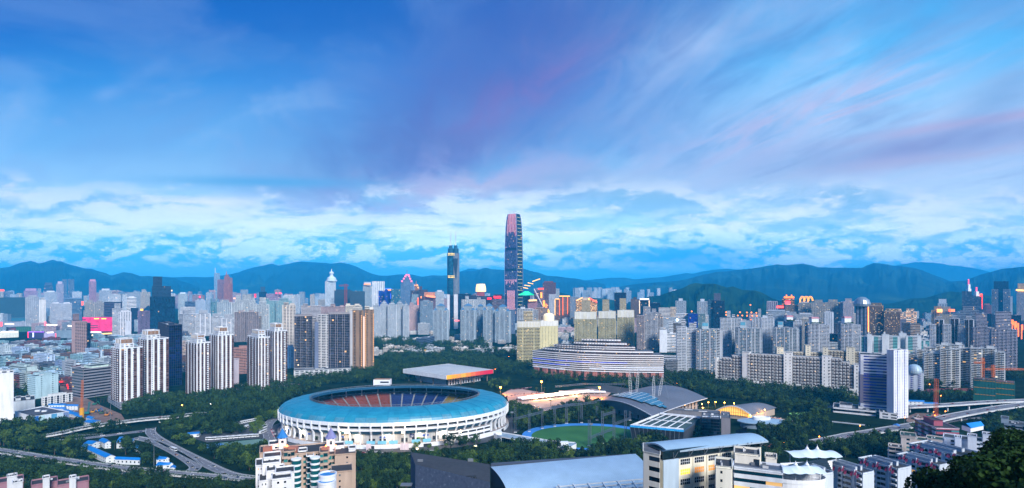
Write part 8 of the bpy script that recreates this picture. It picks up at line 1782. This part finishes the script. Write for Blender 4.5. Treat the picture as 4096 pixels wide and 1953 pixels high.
def trunkv(r,h): return np.array([(a*r*k,b*r*k,z) for z,k in ((0,1),(h,.6)) for a,b in ((-1,-1),(1,-1),(1,1),(-1,1))],float)
TQ = np.array([(0,1,5,4),(1,2,6,5),(2,3,7,6),(3,0,4,7)])
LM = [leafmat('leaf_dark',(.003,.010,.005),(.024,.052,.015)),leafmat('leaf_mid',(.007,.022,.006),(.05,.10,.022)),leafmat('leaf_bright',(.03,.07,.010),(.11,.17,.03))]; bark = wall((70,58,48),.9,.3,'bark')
SPEC = [(crown(100+i,260,5.0,6.0,.62),0) for i in range(4)]+[(crown(200+i,260,4.2,6.6,.55),1) for i in range(2)]+[(crown(300+i,260,4.4,4.6,.5),2) for i in range(2)]
PROTO = []
for V,mi in [(crown(400+i,900,5.0,6.0,.36),0) for i in range(4)]+[(crown(500+i,900,4.2,6.6,.34),1) for i in range(3)]+[(crown(600+i,900,4.4,4.8,.32),2) for i in range(2)]:
    q = np.arange(len(V)).reshape(-1,4); tv = trunkv(.32,5.0); PROTO.append((npmesh('crown',V+[0,0,2.2],q,[LM[mi]]),npmesh('trunk',tv,TQ,[bark]),mi))
def inside(p,poly):
    x,y = p; c = False; j = len(poly)-1
    for i in range(len(poly)):
        if (poly[i][1] > y) != (poly[j][1] > y) and x < (poly[j][0]-poly[i][0])*(y-poly[i][1])/(poly[j][1]-poly[i][1])+poly[i][0]: c = not c
        j = i
    return c
REG = [
('park wood between the white tower pairs and the stadium',7.6,.02,[('I',1210,520),('I',1250,440),('I',1440,360),('I',1719,345),('J',370,355),('J',520,335),('J',720,275),('J',960,245),('J',1090,225),('J',1290,172),('K',760,150),('C',720,1130),('C',900,1000),('C',1150,1010),('C',1719,1020),('E',330,900),('L',880,100),('L',300,180),('L',-100,180),('K',1220,190),('K',760,215),('K',560,290),('K',330,400),('J',1260,440),('J',1100,545),('J',930,550),('J',560,630),('J',300,600),('J',120,620),('J',60,590),('J',420,490),('J',250,505),('I',1500,520)]),
('wood along the foot of the stepped white slab',8.5,.1,[('E',100,900),('E',330,905),('E',900,960),('E',1300,1000),('E',1600,1010),('M',1200,120),('M',1160,240),('M',780,240),('M',420,190),('L',1480,190),('L',1100,120),('L',920,110)]),
('dark wood below the long white and brown slab',8.2,.05,[('M',1120,110),('F',720,1110),('F',890,1130),('N',170,160),('N',800,210),('N',1400,310),('N',1580,345),('N',1240,440),('N',1210,600),('N',1110,470),('N',860,440),('N',700,400),('N',380,370),('N',60,330),('M',1450,280),('M',1170,240)]),
('trees among the white villas',13,.05,[('C',740,890),('C',1120,900),('C',1320,930),('C',1719,930),('D',560,1290),('E',-100,760),('E',160,740),('E',165,870),('C',1719,1010),('C',1150,1000),('C',900,990),('C',735,990)]),
('city park right of the yellow-beige pair',15,.05,[('E',575,430),('E',735,400),('E',735,600),('E',575,600)]),
('shrubby strip beside the upper flyover',7,.2,[('I',0,655),('I',300,615),('I',420,605),('I',700,605),('I',820,605),('I',800,628),('I',560,672),('I',330,715),('I',0,745)]),
('trees in the left interchange',7.2,.3,[('I',0,760),('I',370,750),('I',560,785),('I',760,830),('I',790,880),('I',930,965),('I',700,940),('I',400,895),('I',0,835)]),
('trees in the middle of the interchange',7,.12,[('I',640,690),('I',1080,645),('I',1240,650),('I',1230,672),('I',1050,695),('I',640,725)]),
('trees inside the blue-roofed compound',7,.05,[('I',1190,850),('I',1270,830),('I',1370,890),('I',1340,915),('I',1220,905)]),
('trees by the tall lamp mast',7,.05,[('I',1380,930),('I',1500,890),('I',1530,900),('I',1520,1010),('I',1400,1010)]),
('dark trees along the bottom left',7.2,.06,[('I',0,925),('I',330,970),('I',850,1045),('I',800,1075),('I',1190,1115),('I',1430,1105),('I',1719,1115),('J',560,1145),('J',1035,1190),('J',1035,1300),('I',-60,1300)]),
('trees left of the coach park',7,.3,[('J',110,705),('J',250,700),('J',420,790),('J',430,850),('J',560,900),('J',1190,850),('J',1090,920),('J',1060,1090),('J',850,1085),('J',560,945),('J',330,845),('J',110,745)]),
('clipped trees between the coach rows',6.5,.02,[('J',480,700),('J',820,650),('J',920,650),('J',920,690),('J',700,712),('J',500,725)]),
('light green trees by the drive',7,.75,[('J',1000,660),('J',1100,560),('J',1130,500),('J',1260,470),('J',1270,540),('J',1140,590),('J',1090,690),('J',1010,700)]),
('trees behind the coach park',7,.08,[('J',60,630),('J',560,620),('J',690,600),('J',620,625),('J',420,670),('J',180,700),('J',60,680)]),
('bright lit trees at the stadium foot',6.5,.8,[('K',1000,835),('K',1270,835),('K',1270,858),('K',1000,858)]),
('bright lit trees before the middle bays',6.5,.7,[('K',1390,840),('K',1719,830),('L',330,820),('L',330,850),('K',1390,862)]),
('trees by the stadium office wing',7,.3,[('L',350,790),('L',690,770),('L',850,790),('L',690,830),('L',350,830)]),
('wood between the football field and the dark flat wing',7.2,.2,[('K',1040,985),('K',1600,965),('L',450,945),('L',600,1000),('L',700,930),('L',900,860),('L',1240,850),('L',1719,880),('M',330,905),('M',300,960),('L',1719,1010),('L',800,1060),('L',60,1110),('K',1560,1300),('K',1040,1300)]),
('trees on the near edge of the training field',7.2,.1,[('M',300,905),('M',450,880),('M',600,850),('M',740,810),('M',900,800),('M',920,1000),('M',400,960)]),
('trees before the pool hall',7,.1,[('M',880,745),('M',1050,735),('M',1500,700),('M',1719,690),('M',1719,720),('M',1300,770),('M',930,830)]),
('trees left of the training field',7.5,.1,[('M',120,450),('M',440,420),('M',620,470),('M',640,560),('M',340,585),('M',190,580),('M',120,520)]),
('trees at the stadium end of the plaza',7.5,.3,[('L',1080,450),('L',1280,450),('L',1400,520),('L',1719,500),('L',1719,590),('L',1400,640),('L',1130,680),('L',1080,620)]),
('trees behind the plaza',8,.25,[('L',880,210),('L',960,190),('L',1080,190),('L',1060,240),('L',900,260)]),
('spreading trees behind the arched school',7.5,.15,[('N',520,720),('N',730,660),('N',880,610),('N',1090,575),('N',1220,600),('N',1240,660),('N',1090,790),('N',1390,745),('N',1719,700),('N',1719,960),('N',1400,930),('N',900,880),('N',740,990),('N',600,990),('N',600,900),('N',850,830),('N',810,780),('N',540,750)]),
('trees left of the green-roofed house',7.5,.15,[('O',0,770),('O',380,715),('O',520,755),('O',700,660),('O',850,670),('O',850,740),('O',520,800),('O',390,860),('O',470,960),('O',300,960),('O',100,960),('O',0,940)]),
('trees under the right flyover',7.5,.1,[('O',1130,580),('O',1370,540),('O',1719,460),('O',1719,590),('O',1520,600),('O',1340,590),('O',1200,620)]),
('trees beside the grey glass-fronted office',7.5,.1,[('O',1340,600),('O',1500,610),('O',1520,740),('O',1350,700)]),
('trees behind the red running track',9,.05,[('O',590,235),('O',720,180),('O',1060,160),('O',1225,165),('O',1225,235),('O',960,235),('O',730,248),('O',610,290)]),
('trees before the red running track',8,.05,[('O',590,330),('O',800,332),('O',1230,332),('O',1280,375),('O',900,378),('O',590,360)]),
('trees at the right edge below the grey-mauve tower',9,.05,[('O',1530,130),('O',1760,100),('O',1760,170),('O',1640,180),('O',1530,150)]),
('trees round the floodlit court',8,.12,[('N',1100,470),('N',1240,440),('N',1235,600),('N',1280,690),('N',1090,640),('N',1000,612),('N',1010,560),('N',1110,535)]),
('trees round the floodlit court',8,.1,[('N',770,430),('N',860,400),('N',1100,440),('N',1090,475),('N',870,480),('N',840,500),('N',770,500)]),
('street trees in the low-rise quarter',16,.05,[('I',0,100),('I',100,60),('A',640,980),('A',720,1040),('I',440,110),('I',340,350),('I',150,350),('I',130,250)]),
]
def keepout(x,y):
    u,v = x-SX,y-SY; c,s_ = math.cos(-SROT),math.sin(-SROT); a,b = u*c-v*s_,u*s_+v*c
    if (a/150)**2+(b/104)**2 < 1: return True
    for Q_ in RDL:
        for q in Q_:
            d = q[1]-y
            if abs(q[0]-x) < 8.5 and -8 < d < (26 if q[2] < 2 else 15): return True
    return False
RDL = [[(p.x,p.y,p.z) for q in range(len(Q_)-1) for p in (Q_[q],Q_[q].lerp(Q_[q+1],.5))] for Q_ in RD.values()]
TREES = []; tr = random.Random(3)
for lab,sp_,br_,poly in REG:
    Pg = []
    for t,x,y in poly: sx,sy = S(t,x,y); q = gp(sx,max(sy,1175)); Pg.append((q.x,q.y))
    x0,x1 = min(p[0] for p in Pg),max(p[0] for p in Pg); y0,y1 = min(p[1] for p in Pg),max(p[1] for p in Pg)
    X = x0
    while X < x1:
        Yv = y0
        while Yv < y1:
            x,y = X+tr.uniform(-.45,.45)*sp_,Yv+tr.uniform(-.45,.45)*sp_
            if inside((x,y),Pg) and not keepout(x,y) and not any((x-o[5])**2+(y-o[6])**2 < (o[7]*.62)**2 for o in OCC if o[4] > 560 and o[7] < 90):
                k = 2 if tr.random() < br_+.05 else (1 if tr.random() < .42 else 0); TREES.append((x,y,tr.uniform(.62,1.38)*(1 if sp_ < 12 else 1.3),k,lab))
            Yv += sp_
        X += sp_
for i in range(90):                                  # on the slope under the frame's lower edge
    y = tr.uniform(425,486); x = tr.uniform(-.9,-.42)*y if i < 40 else tr.uniform(-.26,.9)*y; TREES.append((x,y,tr.uniform(.7,1.0),0,'dark trees on the slope at the bottom edge'))
TREES.sort(key=lambda t: t[1]/t[2])
by = {0: [p for p in PROTO if p[2] == 0],1: [p for p in PROTO if p[2] == 1],2: [p for p in PROTO if p[2] == 2]}; look = ['dark green broadleaf tree','mid green rounded tree','bright yellow-green tree']
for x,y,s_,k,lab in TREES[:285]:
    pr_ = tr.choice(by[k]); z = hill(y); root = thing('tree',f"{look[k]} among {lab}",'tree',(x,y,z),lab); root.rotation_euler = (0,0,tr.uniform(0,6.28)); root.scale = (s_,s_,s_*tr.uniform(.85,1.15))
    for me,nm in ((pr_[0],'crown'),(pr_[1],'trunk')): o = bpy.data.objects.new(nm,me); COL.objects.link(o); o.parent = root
VV = []; QQ = []; MI = []; base = 0
sb = {0: SPEC[:4],1: SPEC[4:6],2: SPEC[6:]}
for x,y,s_,k,lab in TREES[285:]:
    V,mi = tr.choice(sb[k]); a = tr.uniform(0,6.28); ca,sa = math.cos(a)*s_,math.sin(a)*s_; n = len(V); n = n if y < 900 else n//2//4*4
    W = np.empty((n,3)); W[:,0] = V[:n,0]*ca-V[:n,1]*sa+x; W[:,1] = V[:n,0]*sa+V[:n,1]*ca+y; W[:,2] = V[:n,2]*s_*tr.uniform(.85,1.15)+1.8+hill(y); VV.append(W); QQ.append(np.arange(n).reshape(-1,4)+base); MI.append(np.full(n//4,mi)); base += n
o = bpy.data.objects.new('woodland',npmesh('woodland',np.concatenate(VV),np.concatenate(QQ),LM,np.concatenate(MI))); COL.objects.link(o); o['kind'] = 'stuff'; o['label'] = 'mass of dark green park trees filling the ground between the buildings'
print('trees',len(TREES),base)
def palm(p,h,label):
    root = thing('palm_tree',label,'palm tree',p,'palms'); T = MB(); T.bar(p,(p[0]+.3,p[1],p[2]+h),.28,bark,6,.2); T.build('trunk',root); V = []; Q = []
    for i in range(14):
        a = i*2.4; L = tr.uniform(2.6,3.6); up = tr.uniform(.2,1.0); pr2 = None
        for k in range(6):
            f = k/5; c = Vector((p[0]+.3+math.cos(a)*L*f,p[1]+math.sin(a)*L*f,p[2]+h+up*1.6*f*(1.4-1.8*f)*1.6)); w = .55*(1-f*.7); sd = Vector((-math.sin(a),math.cos(a),-.3))*w
            if pr2: n = len(V); V += [tuple(pr2[0]-pr2[1]),tuple(pr2[0]+pr2[1]),tuple(c+sd),tuple(c-sd)]; Q.append((n,n+1,n+2,n+3))
            pr2 = (c,sd)
    o = bpy.data.objects.new('crown',npmesh('palm_crown',np.array(V)-np.array(p),Q,[LM[1]])); COL.objects.link(o); o.parent = root
for t,x,y in (('K',655,800),('K',740,800),('K',1165,805),('K',1215,820),('K',1190,815),('K',1660,810),('K',1700,810),('L',190,790),('L',235,790)): palm(tuple(tg(t,x,y)),tr.uniform(7,9.5),'dark palm standing against the white stadium facade')
for t,x,y in (('I',945,385),('I',990,385),('I',1050,380),('I',1020,388)): palm(tuple(tg(t,x,y)),8,'palm in the row at the foot of the striped office')
for t,x,y in (('L',1340,295),('L',1415,290),('L',1480,425),('L',1670,420),('M',205,420),('M',385,425)): palm(tuple(tg(t,x,y)),8.5,'palm standing on the lamplit plaza')
for t,x,y in (('I',1125,850),('I',610,735),('I',715,725)): palm(tuple(tg(t,x,y)),9,'tall dark palm in the interchange gardens')
NEAR = [npmesh('crown',crown(700+i,5200,3.4,3.8,.17,11),np.arange(5200*4).reshape(-1,4),[leafmat('leaf_near',(.004,.014,.005),(.022,.055,.012))]) for i in range(3)]
for i,(x,y,D) in enumerate([(1600,775,92),(1719,765,84),(1560,880,84),(1475,965,92),(1390,985,90),(1300,1010,92),(1220,1060,88),(1130,1110,84),(1030,1160,86),(930,1190,82),(1560,985,70),(1660,960,66),(1450,1080,66),(1330,1130,64),(1719,880,72),(1200,1170,62),(1600,1090,58),(1719,1060,56)]):
    p = ta('O',x,y,D); z = hill(D); h = p.z-z; root = thing('tree','near dark green tree on the hillside in the bottom right corner','tree',(p.x,D,z),'near hillside trees bottom right'); o = bpy.data.objects.new('crown',NEAR[i % 3]); COL.objects.link(o); o.parent = root; o.location = (0,0,max(0,h-5.6)); o.rotation_euler = (0,0,i*1.3); o.scale = (1.15,1.15,1.15)
    T = MB(); T.bar((p.x,D,z-.5),(p.x,D,z+max(1.5,h-3)),.2,bark,6,.1); T.build('trunk',root)
T = MB()
V = []; Q = []
for i in range(9000):
    y = tr.uniform(45,110); x = y*tr.uniform(.62,.93); leafquad(V,Q,Vector((x,y,hill(y)+abs(tr.gauss(0,1.0)))),.5)
o = bpy.data.objects.new('undergrowth',npmesh('undergrowth',V,Q,[leafmat('leaf_near',0,0)])); COL.objects.link(o); o['kind'] = 'stuff'; o['label'] = 'dark undergrowth on the near hillside'
# ------------------------------------------------------------------ haze
hz = MB(); hz.box((0,9300,-30.0),(44000,19400,1030),wall((128,128,128)))
ho = hz.build('haze'); ho['kind'] = 'stuff'; ho['label'] = 'pale blue evening haze in the air over the city'
hm,ht,hb = newmat('haze'); ht.nodes.remove(hb)
pv = ht.nodes.new('ShaderNodeVolumePrincipled'); pv.inputs['Color'].default_value = (.03,.50,1.0,1); pv.inputs['Density'].default_value = HAZE
pv.inputs['Anisotropy'].default_value = -.15
ht.links.new(pv.outputs[0],ht.nodes['Material Output'].inputs['Volume'])
ho.data.materials.clear(); ho.data.materials.append(hm)
